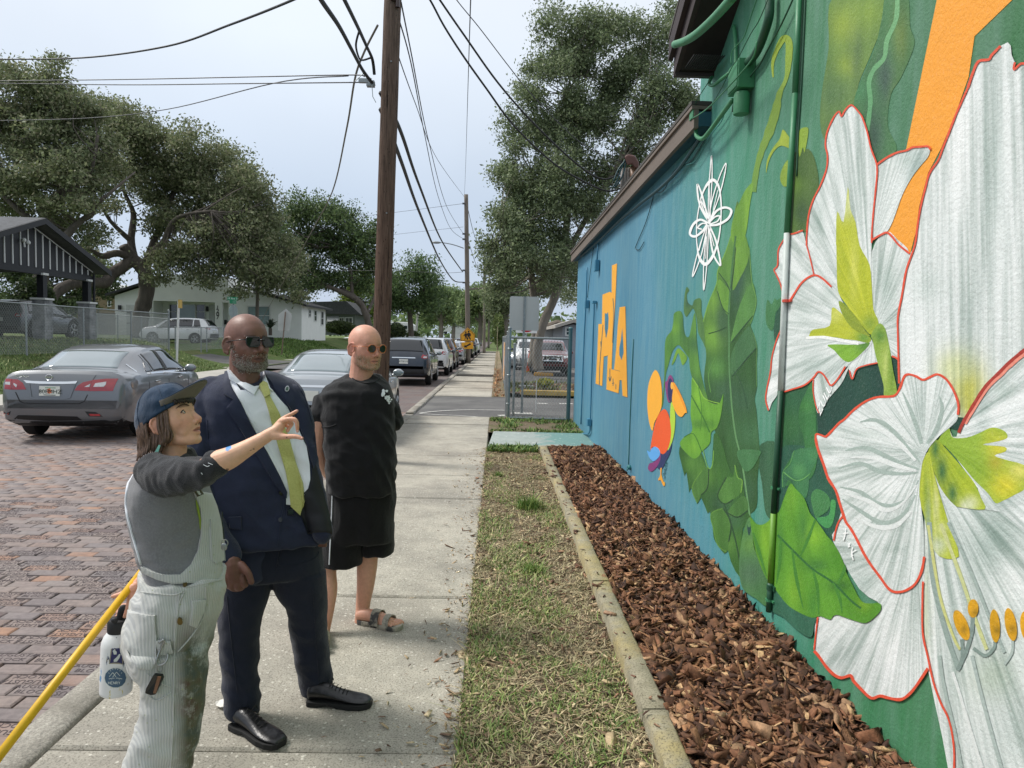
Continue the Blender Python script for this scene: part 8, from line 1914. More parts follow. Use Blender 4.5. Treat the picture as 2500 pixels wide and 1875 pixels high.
sh=piece(jn,'shirt',Z1((1250,480),(1300,560),(1390,560),(1430,520),(1470,560),(1550,650),(1610,760),(1655,860),(1672,960),(1676,1040),(1662,1100),(1600,1180),(1545,1175),(1545,1110),(1500,1020),(1430,890),(1360,750),(1290,620),(1245,540)),m_shirt,mA,.004,.01)
piece(jb,'waistband',Z1((1548,1178),(1600,1182),(1625,1190),(1630,1240),(1548,1235)),m_trs,mA,.004,.01)
piece(jb,'belt_buckle',Z1((1555,1205),(1585,1200),(1580,1228),(1553,1232)),mat('dark_buckle','3a3b3e',.3,metal=.8),mA,.008,.008)
piece(jb,'lining',Z1((1640,1120),(1672,1080),(1685,1000),(1680,930),(1700,960),(1740,1100),(1780,1250),(1790,1335),(1660,1335),(1625,1230)),mat('black_lining','0d0f16',.6),mA,.005,.008)
cl=piece(jn,'collar',Z1((1245,448),(1262,470),(1310,520),(1370,550),(1398,548),(1372,590),(1300,545),(1255,500)),m_shirt,mA,.016,.014)
piece(jn,'collar',Z1((1420,465),(1432,500),(1455,560),(1470,575),(1440,560),(1415,535)),m_shirt,mA,.016,.014)
tie=piece(jb,'tie',Z1((1428,602),(1452,590),(1500,680),(1552,820),(1602,950),(1640,1060),(1650,1160),(1617,1230),(1570,1182),(1560,1100),(1540,1000),(1500,850),(1460,720)),m_tie,mA,.013,.009)
piece(jn,'tie_knot',Z1((1396,548),(1420,530),(1442,540),(1455,592),(1428,604),(1415,580)),m_tie,tie,.024,.022)
lp=piece(jb,'lapel',Z1((1215,470),(1240,450),(1243,500),(1250,545),(1300,628),(1372,765),(1440,900),(1510,1025),(1550,1105),(1548,1140),(1480,1060),(1370,880),(1290,760),(1225,660),(1262,612),(1212,585),(1205,530)),m_lapel,mA,.012,.012)
piece(jb,'lapel',Z1((1425,462),(1500,485),(1560,520),(1612,590),(1655,680),(1690,790),(1705,930),(1690,980),(1668,900),(1625,770),(1560,648),(1480,555),(1440,500)),m_lapel,mA,.012,.012)
pn=piece(jb,'lapel_pin',[(1545/2.212+6*math.cos(q)*.8,700+563/2.212+6*math.sin(q))for q in[2*math.pi*i/16 for i in range(16)]],mat('pin_silver','b9bcc0',.3,metal=.7),mA,.018,.008,2)
piece(jb,'pin_face',[(1545/2.212+4*math.cos(q)*.8,700+563/2.212+4*math.sin(q))for q in[2*math.pi*i/12 for i in range(12)]],mat('pin_green','3c5a4c',.4),pn,.020,.004,2)
piece(jb,'pocket_flap',Z1((1235,1243),(1303,1240),(1306,1310),(1238,1305)),m_lapel,jk,.008,.01)
for c in((1516,1112),(1514,1258)):
 b_=piece(jb,'button',[(c[0]/2.212+6*math.cos(q)*.8,700+c[1]/2.212+6*math.sin(q))for q in[2*math.pi*i/12 for i in range(12)]],m_blackf,jk,.007,.008,3)
for pts in(Z1((1545,1120),(1520,1250),(1500,1400),(1490,1540)),Z1((1120,720),(1130,900),(1160,1040)),Z1((1560,480),(1640,590),(1690,760),(1720,900))):
 q=line_on(jb,pts,.0026,.0015);q and q.build('seam',m_lapel,jk)
for pts in(Z1((1310,600),(1390,760),(1470,910),(1560,1100)),):
 q=line_on(jb,pts,.0015,.0045);q and q.build('placket',m_shirt,sh)
hA=PZ(572,1772);tA=PZ(660,1812);shoe(mA,hA,hA+(tA-hA).normalized()*.30,.052)
hB=PZ(752,1716);tB=PZ(880,1722);shoe(mA,hB,hB+(tB-hB).normalized()*.30,.052)
mB=empty('person',(0,0,0),'bald man in black T-shirt and shorts with orange sunglasses and grey sandals','person')
hc=PY(893,847,4.15);Mb_=head_frame(hc,46,-2,0,1.11)
me,co=head_mesh('m',1.02,1.02);t,bl=skin_tint(co,'d39c85','b5766a','b08468',.35)
x,y,z=co.T;nr2=np.array([noise.noise((a*16,b*16,c*16))for a,b,c in co]);bl(sstep(-.1,.5,nr2)*.25,'c07f6c');bl(sstep(-.115,-.16,z)*.4,'c47a68')
bmk=sstep(-.030,-.05,z+.10*np.clip(y-.03,0,1))*sstep(.004,.02,y)*sstep(-.130,-.112,z)*(1-(1-sstep(.022,.028,np.abs(x)))*(1-sstep(.009,.014,np.abs(z+.069)))*sstep(.06,.075,y))*(1-(1-sstep(.02,.05,np.abs(x)))*sstep(-.062,-.045,z))
bl(np.clip(bmk,0,1)*.6,'a98d73');set_tint(me,t);bno=me.copy();bco=co.copy()
mb=MB();me.transform(Mb_)
body=link('body',me,mB,m_skinL,True)
strands('beard',bno,bco,np.clip(bmk,0,1)**1.5+1e-6,4200,.0055,['d8b892','c9a57f','e2d2b8','ab8763','ebe2d3'],(0,.3,-.8),Mb_,.0008,mB,4)
glasses(mB,Mb_,m_orange,True)
mb=MB()
LIMB=[]
pcaps(mb,[(794,1005,4.14,22),(784,1030,4.10,21),(778,1085,4.14,19),(786,1130,4.24,16),(808,1165,4.36,13)])
LIMB.append(('arm',mb));mb=MB()
sil(mb,[(1330,782,840,4.12,.07),(1385,780,822,4.10,.058),(1440,786,824,4.06,.056),(1500,786,814,4.02,.04),(1545,779,805,4.0,.036),(1566,777,804,3.98,.04)])
LIMB.append(('leg',mb));mb=MB()
sil(mb,[(1310,868,940,4.2,.075),(1352,873,925,4.2,.060),(1385,871,921,4.2,.060),(1430,871,914,4.2,.056),(1470,869,905,4.2,.042),(1492,868,903,4.19,.038),(1512,866,906,4.19,.042),(1524,866,908,4.19,.04)])
def foot(mb,heel,d,L,s):
 up=Vector((0,0,1));sd=Vector((d.y,-d.x,0))
 caps(mb,[(heel+up*.045,.034),(heel+d*L*.3+up*.055,.038),(heel+d*L*.62+up*.042,.034),(heel+d*L*.76+up*.034,.026)])
 caps(mb,[(heel+d*L*.45+sd*.016+up*.035,.026),(heel+d*L*.76+sd*.028+up*.030,.018)]);caps(mb,[(heel+d*L*.45-sd*.016+up*.035,.026),(heel+d*L*.76-sd*.028+up*.030,.018)])
 for i in range(5):
  o_=(-.034+.017*i)*s;l_=(.99,.97,.94,.90,.85)[i];r_=(.0125,.0092,.0088,.0084,.008)[i]
  caps(mb,[(heel+d*L*.74+sd*o_+up*.030,r_),(heel+d*L*(l_-.07)+sd*o_*1.05+up*.033,r_),(heel+d*L*l_+sd*o_*1.08+up*.025,r_*.9)])
h1=PZ(880,1520);t1_=PZ(957,1533);d1=(t1_-h1);d1 .z=0;d1 .normalize();foot(mb,h1+d1*.0,d1,.262,1)
h2=PZ(787,1556);d2=Vector((.12,-.99,0));foot(LIMB[1][1],h2,d2,.262,-1);LIMB.append(('leg',mb))
for nm_,mb in LIMB:
 sm_=remesh(mb,.0042,3,nm_);cc=np.array([v.co for v in sm_.vertices]);tt=np.tile(np.array(lin('d2a189')[:3]),(len(cc),1));w_=sstep(.55,.0,cc[:,2])[:,None]*.4;tt=tt*(1-w_)+np.array(lin('c58a72')[:3])*w_
 set_tint(sm_,tt);link(nm_,sm_,mB,m_skinL,True)
for hh,dd in((h1,d1),(h2,d2)):
 sdv=Vector((dd.y,-dd.x,0));up=Vector((0,0,1));L=.285;hh=hh-dd*.012;mb=MB();rings=[]
 for t_,hw in((0,.020),(.04,.034),(.2,.040),(.42,.036),(.62,.047),(.8,.052),(.94,.042),(1,.020)):
  c=hh+dd*L*t_;rings.append([c+sdv*hw*1.02,c+sdv*hw*1.1+up*.018,c+sdv*hw+up*.026,c-sdv*hw+up*.026,c-sdv*hw*1.1+up*.018,c-sdv*hw*1.02])
 so=mb.loft(rings).build('sandal',m_sand,mB,auto=50)
 for t_,w_,hz,hw_ in((.46,.050,.092,.052),(.72,.036,.070,.054)):
  mb=MB();rg=[]
  for i in range(13):
   q=math.pi*i/12;c=hh+dd*L*(t_-.02*math.sin(q));p=c+sdv*(hw_*math.cos(q))+up*(.018+(hz-.018)*math.sin(q)**.7)
   nn=(sdv*math.cos(q)+up*math.sin(q)).normalized();rg.append([p-dd*w_/2,p+dd*w_/2,p+dd*w_/2+nn*.005,p-dd*w_/2+nn*.005])
  mb.loft(rg).build('strap',m_sand,so)
  mb=MB();c=hh+dd*L*t_+sdv*hw_*.6+up*(hz*.86)
  mb.ball(c,(.006,.006,.006),8,6);mb.build('stud',m_blackf,so)
mb=MB()
sil(mb,[(1180,800,966,4.16,.165),(1230,796,965,4.16,.17),(1290,790,964,4.16,.165),(1315,788,962,4.16,.15)])
sil(mb,[(1290,788,884,4.13,.12),(1340,784,884,4.12,.115),(1376,781,884,4.12,.112)])
sil(mb,[(1280,872,964,4.2,.12),(1320,878,962,4.2,.115),(1347,880,960,4.2,.112)])
sme=remesh(mb,.0075,4,'shorts',fold(.013,7,4,2));so_=link('shorts',sme,mB,m_short);sbv=surf(sme)
q=line_on(sbv,Z1((1795,1120),(1790,1260),(1783,1400),(1778,1500)),.0035,.001);q and q.build('stripe',m_shirt,so_)
mb=MB()
sil(mb,[(915,850,930,4.25,.085),(924,834,938,4.22,.105),(938,808,948,4.18,.12),(960,786,960,4.16,.14),(1000,783,961,4.15,.155),(1060,789,964,4.14,.17),(1120,795,966,4.13,.18),(1170,798,965,4.14,.178),(1198,799,963,4.15,.172)],pw=2.5)
pcaps(mb,[(832,968,4.15,29),(802,985,4.14,33),(786,1008,4.12,32)])
pcaps(mb,[(934,970,4.2,22),(950,1000,4.24,24),(958,1030,4.27,24)])
tme=remesh(mb,.007,5,'t_shirt',fold(.014,7,10,7));ts_=link('t_shirt',tme,mB,m_tee);tbv=surf(tme)
q=line_on(tbv,[(853,917),(866,928),(885,935),(905,936),(918,931),(928,921)],.004,.002);q and q.build('neckband',m_tee,ts_,smooth=True)
q=line_on(tbv,[(757,1034),(780,1042),(805,1042),(822,1036)],.004,.001);q and q.build('sleeve_hem',m_tee,ts_,smooth=True)
for k in range(26):
 v_=k/25;wv_=.35+.65*math.sin(math.pi*min(1,v_*1.1));cx_=2072+34*v_+random.uniform(-22,22)*wv_;cy_=560+68*v_+random.uniform(-5,5);r_=random.uniform(4,9)
 piece(tbv,'chest_print',Z1(*[(cx_+r_*random.uniform(.5,1.2)*math.cos(R(60*i)),cy_+r_*random.uniform(.6,1.3)*math.sin(R(60*i)))for i in range(6)]),m_shirt,ts_,.003+k*.00005,.003,None)
mC=empty('person',(0,0,0),'woman in navy cap and paint-stained striped overalls pointing at the mural','person')
hc=PY(416,1021,2.33);MC=head_frame(hc,83,20,-3,.93)
me,co=head_mesh('w',.90,.95);t,bl=skin_tint(co,'dba98c','a8655a','2b1b13',.30)
x,y,z=co.T
nr2=np.array([noise.noise((a*16,b*16,c*16))for a,b,c in co]);bl(sstep(0,.5,nr2)*.15,'cf967a')
for s in(1,-1):
 bl(np.exp(-(((x-s*.031)/.016)**2+((z-.004)/.009)**2))*.75*sstep(.05,.07,y),'8a5a4a')  # shade around the eyes, mixed into the skin colour
ope=(1-sstep(.010,.015,np.abs(x)))*(1-sstep(.0014,.0036,np.abs(z+.0705)))*sstep(.075,.08,y);bl(ope,'3a1a18')
set_tint(me,t);hco=co.copy();me.transform(MC);link('body',me,mC,m_skinL,True)
def local(mb,nm_,m,par,M=MC,smooth=True):
 q=mb.mesh(nm_);q.transform(M);return link(nm_,q,par,m,smooth)
def on_eye(s,ax,az,r_=.0153):return Vector((s*.0310*.95+r_*math.sin(R(ax))*math.cos(R(az)),.0615+r_*math.cos(R(ax))*math.cos(R(az)),-.001+r_*math.sin(R(az))))
for s in(1,-1):
 def almond(n,kx,kz,dz,r_,cx=0):
  mb=MB();P=[on_eye(s,cx+kx*math.cos(q),dz+kz*(math.sin(q)if math.sin(q)>0 else.7*math.sin(q))*(1-.25*abs(math.cos(q))),r_)for q in[2*math.pi*i/n for i in range(n)]]
  mb.v=[tuple(p)for p in P]+[tuple(on_eye(s,cx,dz,r_+.0002))];mb.f=[(i,(i+1)%n,n)for i in range(n)];return mb
 ey=local(almond(20,60,27,3,.0156),'eye',m_eye,mC);local(almond(16,21,24,6,.0159,-6),'iris',m_iris,ey)
 lo_=MB();lo_.tube([on_eye(s,-60+120*i/12,3+30*math.sin(math.pi*i/12)**.8,.0162)for i in range(13)],.0019,6);local(lo_,'lashes',mat('lash','1c1412',.8),mC)
 lo_=MB();lo_.tube([on_eye(s,-50+100*i/12,5+36*math.sin(math.pi*i/12)**.8,.0150)for i in range(13)],.0016,6);lo_.tube([on_eye(s,-44+88*i/12,2-19*math.sin(math.pi*i/12),.0152)for i in range(13)],.0010,6);local(lo_,'eyelids',mat('lid_skin','a8745e',.5),mC)
 bw=MB();bw.tube([(s*.010,.0850,.0185),(s*.024,.0835,.0255),(s*.041,.0745,.0255),(s*.052,.0625,.0185)],[.0034,.0046,.0040,.0016],8,flat=.5);local(bw,'eyebrow',mat('brown_brow','4a3326',.9),mC)
mb=MB();rings=[]
for j in range(13):
 v_=j/12;a=v_*math.pi/2;rr=math.cos(a)**.62;zz=.041+.080*math.sin(a);tiltb=-.058*(1-v_)
 rings.append([Vector((.0845*rr*math.cos(q),-.012+.109*rr*math.sin(q)-.004,zz+tiltb*(.5-.5*math.sin(q))*1.15))for q in[2*math.pi*i/36 for i in range(36)]])
mb.loft(rings);cme=mb.mesh('cap');cb=bmesh.new();cb.from_mesh(cme);bmesh.ops.subdivide_edges(cb,edges=cb.edges,cuts=1,use_grid_fill=True)
for v in cb.verts:v.co+=v.normal*.0035*noise.noise((v.co.x*26,v.co.y*26,v.co.z*40))
cb.to_mesh(cme);cb.free();cme.transform(MC);cap=link('cap',cme,mC,m_cap,True)
mb=MB();mb.ball((0,-.012,.121),(.008,.008,.004),10,6);local(mb,'cap_button',m_cap,cap)
for k in range(6):
 q0=2*math.pi*k/6+R(30);sm2=MB();sm2 .tube([Vector((.0855*math.cos(a)**.62*math.cos(q0),-.016+.110*math.cos(a)**.62*math.sin(q0),.042+.0805*math.sin(a)-.058*(1-a/(math.pi/2))*(.5-.5*math.sin(q0))*1.15))for a in[math.pi/2*i/10*.98 for i in range(11)]],.0014,5);local(sm2,'cap_seam',m_cap,cap)
def brim(off,m,nm_):
 mb=MB();top=[];nu,nv=20,8
 for j in range(nv+1):
  for i in range(nu+1):
   q=R(22+136*i/nu);u_=j/nv;base=Vector((.0825*math.cos(q),-.012+.104*math.sin(q),.045));L=.074*max(0,math.sin(R(180*i/nu)))**.55
   p=base+Vector((0,L*u_,.030*u_-.013*(abs(math.cos(q))**2)*u_+.010*u_*math.sin(R(180*i/nu))));p.z+=off-.008*abs(math.cos(q))**2;mb.v.append(tuple(p))
 for j in range(nv):
  for i in range(nu):a=j*(nu+1)+i;mb.f.append((a,a+1,a+nu+2,a+nu+1))
 q=mb.mesh(nm_,fix=True);q.transform(MC);o=link(nm_,q,cap,m,True);s_=o.modifiers.new('s','SOLIDIFY');s_.thickness=.0022
 return o
brim(.0035,m_cap,'brim');brim(0,m_under,'brim_underside')
mb=MB();
for(a,b,r_)in(((-.012,.0905,.064),(.012,.0905,.064),.003),((-.016,.0855,.072),(.016,.0855,.072),.0025)):mb.tube([a,b],r_,6,flat=.5)
local(mb,'cap_emblem',m_shirt,cap)
def lock(mb,pts,r_,n=6):Q=smoothpts([Vector(p)for p in pts],4);k=len(Q);mb.tube(Q,[r_*(.55+.6*math.sin(math.pi*min(1,.25+.62*i/k)))*(1 if i<k-2 else.45)for i in range(k)],n,flat=.55)
mh=NT('brown_hair');v=mh.coord('Object',(1,1,.25));mh.set(color=mh.ramp(mh.noise(v,240,4,.6),[(.3,lin('38291f')),(.55,lin('62493a')),(.75,lin('8a6d57'))]),rough=.5,spec=.5);mh.bump(mh.noise(v,500,3),.5,.002)
mb=MB();rg_=np.random.default_rng(5)
for s in(1,-1):
 for i in range(34):
  yq=-.098+.135*i/33;xq=.080*math.sqrt(max(.05,1-((yq+.012)/.105)**2));
  if yq>.012:ln=.100+.012*rg_.random()
  else:ln=.105+.02*rg_.random()
  if-.040<yq<.008:continue
  j=rg_.normal(0,.003,6);fl=.010 if yq<0 else.003
  lock(mb,[(s*(xq-.004),yq,.022),(s*(xq+.004+j[0]),yq-.006+j[1],-.03),(s*(xq+.003+j[2]),yq-.014+j[3],-.07),(s*(xq+fl+j[4]),yq-.030+j[5]*2,.012-ln)],.0055)
for s in(1,-1):
 for i in range(12):
  yq=-.045+.05*i/11;j=rg_.normal(0,.003,3);lock(mb,[(s*.066,yq,-.035),(s*(.073+j[0]),yq-.004,-.06),(s*(.076+j[1]),yq-.018,-.098+j[2]*2)],.0055)
for i in range(26):
 xq=-.07+.14*i/25;lock(mb,[(xq*.95,-.10*math.sqrt(max(.1,1-(xq/.085)**2)),.02),(xq,-.112*math.sqrt(max(.1,1-(xq/.085)**2)),-.04),(xq+rg_.normal(0,.004),-.118*math.sqrt(max(.1,1-(xq/.088)**2)),-.088+rg_.normal(0,.006))],.006)
hair=local(mb,'hair',mh.m,mC)
mf=NT('dark_fringe');mf.set(color=mf.ramp(mf.noise(mf.coord('Object'),240,4),[(.3,lin('18110e')),(.7,lin('33251e'))]),rough=.5)
mb=MB()
for i in range(30):
 xq=-.058+.116*i/29;yb_=.088*math.sqrt(max(.1,1-(xq/.088)**2));j=rg_.normal(0,.003,3)
 lock(mb,[(xq,yb_-.008,.050),(xq+j[0],yb_+.004,.043),(xq+j[1]*1.5,yb_+.002,.0295+j[2]*.7)],.0052)
local(mb,'fringe',mf.m,hair)
mb=MB();pts=ZW((402,858),(425,862),(380,995),(333,990));P=[PY(a,b,2.245)for a,b in pts];mb.prism(P,(0,-.001,0),(0,.001,0));mb.build('earring',mat('mint_acetate','8fd0c0',.3,var=.2,vs=40),mC)
mb=MB()
sil(mb,[(1095,398,462,2.36,.055),(1112,380,478,2.36,.09),(1128,352,490,2.36,.135),(1150,330,500,2.36,.165),(1190,312,512,2.36,.165),(1240,309,526,2.36,.15),(1290,319,536,2.36,.14),(1340,333,540,2.36,.14),(1400,350,540,2.36,.15),(1450,352,538,2.36,.155)])
gm=remesh(mb,.0062,5,'shirt',fold(.009,7,16,5,.85,1.25,-1));gs=link('shirt',gm,mC,m_gshirt)
mb=MB()
pcaps(mb,[(380,1152,2.24,44),(404,1163,2.19,48),(440,1162,2.14,43),(478,1156,2.10,38),(506,1148,2.08,34),(523,1137,2.08,31)],20)
sil(mb,[(1098,396,464,2.36,.06),(1112,384,478,2.36,.10),(1128,358,486,2.36,.14),(1146,350,478,2.34,.165)])
slm=remesh(mb,.0055,4,'raglan_sleeve',fold(.010,18,8,10));sl=link('raglan_sleeve',slm,mC,m_sleeve);slb=surf(slm)
for pts in(ZW((905,1080),(950,1100),(975,1090)),ZW((960,1060),(1010,1080)),ZW((880,1170),(895,1190))):
 q=line_on(slb,pts,.0009,.0005);q and q.build('paint_fleck',m_shirt,sl)
mb=MB();Yp=2.085
pcaps(mb,[(506,1147,Yp,30),(528,1131,Yp,30),(560,1118,Yp+.002,27.5),(595,1099,Yp+.008,22),(630,1078,Yp+.012,17.5),(652,1065,Yp+.014,15.5)],20)
def zh(*p):return[(640+x/13.825,980+y/13.825)for x,y in p]
def hpc(pts):pcaps(mb,[(640+x/13.825,980+y/13.825,Yp+.014+dz,r_/13.825)for x,y,dz,r_ in pts],12)
hpc([(150,1170,0,215),(330,1060,0,200),(500,960,.002,185),(600,850,.004,170)])
hpc([(420,1130,-.004,180),(560,1160,-.006,150),(700,1170,-.008,120)])
hpc([(480,900,.006,150),(640,680,.008,120),(730,610,.008,95)])
hpc([(690,600,.012,85),(850,500,.020,74),(1000,425,.026,68),(1165,325,.030,60)])
hpc([(740,640,0,92),(900,600,-.004,84),(1090,610,-.008,80),(1170,720,-.010,74),(1185,860,-.008,66),(1190,1000,-.004,58)])
hpc([(720,720,.012,85),(900,700,.016,72),(1010,745,.018,66),(930,880,.018,60),(855,1010,.014,56)])
hpc([(680,800,.022,75),(820,820,.028,60),(900,880,.03,55),(840,980,.028,48)])
hpc([(640,1190,-.010,110),(860,1190,-.016,92),(1080,1180,-.022,84),(1240,1210,-.026,76),(1340,1260,-.028,58)])
am=remesh(mb,.0026,3,'forearm');cc=np.array([v.co for v in am.vertices]);tt=np.tile(np.array(lin('dfae90')[:3]),(len(cc),1));w_=sstep(-.66,-.58,cc[:,0])[:,None]*.45;tt=tt*(1-w_)+np.array(lin('cf8d78')[:3])*w_
pq=np.array([proj(c)for c in cc]);fr=cc[:,1]<Yp+.02
for(cx,cy,rx,ry,c)in((558,1092,6.5,6,'3a86c8'),(555,1097,5,4,'3a86c8'),(619,1096,2.2,2,'8d6a58'),(555,1146,4,2.5,'7d5e4e'),(700,1068.5,1.8,1.8,'3a241c'),(612,1099,3,1.5,'9a7560')):
 k=(np.hypot((pq[:,0]-cx)/rx,(pq[:,1]-cy)/ry)<1+.25*nr2[:1].repeat(len(pq)))&fr;tt[k]=lin(c)[:3]
set_tint(am,tt);link('forearm',am,mC,m_skinL,True)
nl=MB();
for(x_,y_,dz)in((1180,318,.022),(1195,1010,-.010),(1350,1240,-.034)):nl.ball(PY(640+x_/13.825,980+y_/13.825,Yp+.014+dz),(.004,.003,.004),8,6)
nl.build('nails',mat('nail','d9a596',.3),mC,smooth=True)
mb=MB()
def zb2(x,y):return 220+x/4.88,1380+y/4.88
def hb2(pts):pcaps(mb,[zb2(x,y)+(Y,r_/4.88)for x,y,Y,r_ in pts],12)
hb2([(720,60,2.52,78),(640,160,2.5,74),(560,250,2.49,72),(530,330,2.48,60)])
hb2([(520,260,2.47,48),(430,320,2.46,36),(340,355,2.455,32),(272,372,2.45,26)])
hb2([(490,340,2.47,44),(470,440,2.46,36),(445,540,2.455,32),(412,612,2.455,24)])
hb2([(540,360,2.49,40),(470,470,2.50,34),(380,490,2.50,30),(330,545,2.49,27),(345,575,2.48,24)])
hb2([(560,380,2.5,38),(480,500,2.52,32),(370,480,2.52,30),(300,515,2.51,27),(300,550,2.5,24)])
hb2([(570,400,2.51,36),(480,560,2.53,30),(390,600,2.53,28),(320,605,2.52,24)])
hm=remesh(mb,.003,3,'hand');set_tint(hm,np.tile(np.array(lin('d39c82')[:3]),(len(hm.vertices),1)));link('hand',hm,mC,m_skinL,True)
to=NT('hickory_stripe');v=to.coord('Object')
sv=to.n('ShaderNodeSeparateXYZ');to.l(v,sv.inputs[0])
wv=to.n('ShaderNodeTexWave');wv.inputs['Scale'].default_value=46;wv.inputs['Distortion'].default_value=.35;to.l(to.coord('Object',(1,1,.05),(0,0,R(-45))),wv.inputs['Vector'])
c=to.ramp(wv.outputs['Fac'],[(.30,lin('adafaf')),(.6,lin('bfc0bd'))])
c=to.mix(to.ramp(to.noise(v,5,5),[(.4,(0,0,0)),(.7,(.6,.6,.6))]),c,lin('b9b9b0'))
stn=to.math('MULTIPLY',to.ramp(to.noise(v,9,7,.72),[(.30,(0,0,0)),(.46,(1,1,1))]),to.n('ShaderNodeAttribute',attribute_name='stain').outputs['Fac'])
sc_=to.ramp(to.noise(v,6.5,5,.7),[(.3,lin('232c28')),(.42,lin('3d483c')),(.5,lin('504f33')),(.6,lin('4c3422')),(.7,lin('8f9488'))])
c=to.mix(stn,c,sc_)
c=to.mix(to.ramp(to.voro(v,30),[(.06,(.7,.7,.7)),(.1,(0,0,0))]),c,to.mix(to.noise(v,40,2),lin('c8c878'),lin('3a5c6a')))
to.set(color=c,rough=.9,sheen=.1);to.bump(to.math('ADD',to.math('MULTIPLY',wv.outputs['Fac'],.15),to.math('MULTIPLY',to.noise(v,13,5,.6),.8)),.5,.012)
mb=MB()
sil(mb,[(1395,343,549,2.36,.165),(1420,338,549,2.36,.172),(1460,326,546,2.36,.178),(1500,312,537,2.36,.18),(1540,305,523,2.36,.178),(1590,307,512,2.36,.17),(1625,318,507,2.36,.15)])
sil(mb,[(1580,310,508,2.27,.095),(1640,335,503,2.27,.092),(1700,349,499,2.27,.09),(1760,338,492,2.26,.088),(1820,316,481,2.25,.086),(1880,295,466,2.24,.084),(1960,280,440,2.22,.082),(2060,272,425,2.20,.08)])
sil(mb,[(1580,330,500,2.46,.09),(1700,360,490,2.47,.088),(1820,345,470,2.48,.084),(1960,330,440,2.5,.08),(2010,330,435,2.5,.08)])
om=remesh(mb,.0062,4,'overalls',fold(.013,8,10,6));cc=np.array([proj(v.co)for v in om.vertices])
fx_=np.clip((cc[:,0]-(408+.02*(cc[:,1]-1500)))/45,0,1)*sstep(1480,1600,cc[:,1]);a=om.attributes.new('stain','FLOAT','POINT');a.data.foreach_set('value',(fx_*.95).astype(np.float32))
ov=link('overalls',om,mC,to.m);ob=surf(om);gb=surf(gm)
def opiece(bvh,nm_,pts,off,th=.008,step=5,m=to.m,par=ov):
 q=cut_on(bvh,pts,off,th,step)
 if q is None:return None
 return q.build(nm_,m,par,auto=50)
opiece(gb,'bib',[(470,1196),(512,1206),(524,1235),(538,1265),(544,1320),(547,1400),(546,1425),(424,1425),(388,1414),(352,1396),(348,1382),(360,1386),(400,1402),(440,1402),(466,1378),(482,1345),(490,1300),(487,1245)],.008,.012)
opiece(gb,'bib_pocket',Z1((1120,1260),(1195,1262),(1205,1490),(1150,1500),(1130,1480)),.013,.008)
bk_=MB();q=[PY(*p,2.225)for p in Z1((1050,1095),(1075,1090),(1095,1120),(1070,1130))];bk_.tube(q+[q[0]],.004,6);bk_.build('buckle',mat('aged_brass','6b6250',.4,metal=.8),ov)
q=line_on(gb,[(371,1120),(345,1136),(322,1160),(311,1196),(309,1240),(320,1290),(345,1378)],.0042,.001);q and q.build('strap',m_shirt,ov,smooth=True)
gstk=opiece(gb,'green_shirt_print',Z1((1056,1150),(1068,1180),(1082,1260),(1080,1310),(1066,1220)),.004,.005,3,mat('lime_print','93a83c',.8))
pk=Z3((330,590),(500,625),(510,770),(505,940),(470,985),(390,985),(340,930),(300,800));opiece(ob,'back_pocket',pk,.010,.012)
opiece(ob,'front_pocket',Z3((735,530),(832,520),(820,600),(770,710),(725,690)),.006,.008)
for pts in(Z3((330,605),(500,640)),Z3((300,785),(400,800),(505,800)),Z3((400,470),(600,490),(680,470)),Z3((690,470),(655,560),(640,700),(625,860),(620,1100),(615,1400),(600,1650)),Z3((835,440),(830,600),(760,740),(650,870)),Z3((660,480),(640,640),(620,800)),Z3((440,1020),(520,1080),(600,1110)),Z3((455,1170),(510,1200),(600,1150)),Z3((700,440),(850,410),(945,385)),Z3((410,300),(520,385),(620,402),(700,340))):
 q=line_on(ob,pts,.0024,.0015);q and q.build('seam',to.m,ov)
for c in((695,420),(660,660)):
 p=Z3(c)[0];opiece(ob,'brass_button',[(p[0]+6.5*math.cos(q),p[1]+7*math.sin(q))for q in[2*math.pi*i/14 for i in range(14)]],.012,.012,3,mat('old_brass','6d5c33',.4,metal=.7))
opiece(ob,'hammer_loop',Z3((500,790),(540,790),(600,800),(612,870),(560,885),(520,880)),.012,.010)
def on(bvh,p,off):
 d=ray(*p).normalized();h_=bvh.ray_cast(CAMP,d);return(h_[0]if h_[0]is not None else CAMP+d*2.2)-d*off
mk=mat('key_steel','9a9c9c',.3,metal=.8)
cb_k=empty('carabiner',on(ob,Z3((535,880))[0],.02),'silver carabiner with black car key hanging from the overalls loop','key ring');L0=Vector(cb_k.location)
def k3(p,off=.02):return on(ob,Z3(p)[0],off)-L0
mb=MB();q=smoothpts([k3(p)for p in((520,815),(545,795),(556,800),(535,850),(505,930),(520,965),(560,950),(580,915),(575,885))],4);mb.tube(q,.0035,8);mb.build('clip',mk,cb_k,smooth=True)
mb=MB();q=[k3((525+18*math.cos(a),985+28*math.sin(a)))for a in[2*math.pi*i/18 for i in range(19)]];mb.tube(q,.0016,6);mb.build('split_ring',mk,cb_k,smooth=True)
mb=MB();P=[k3(p,.03)for p in((490,1020),(545,1025),(553,1050),(500,1160),(470,1165),(430,1150),(435,1120))];mb.prism(P,(0,-.006,0),(0,.006,0));fob=mb.build('key_fob',m_blackf,cb_k,bevel=.003)
mb=MB();P=[k3(p,.037)for p in((512,1040),(535,1042),(500,1155),(482,1152))];mb.prism(P,(0,-.002,0),(0,.001,0));mb.build('leather_tag',mat('tan_leather','7a5640',.7),fob)
kk=empty('keys',on(gb,Z1((1208,1350))[0],.02),'small bunch of keys hanging from the bib strap','key ring');L0=Vector(kk.location)
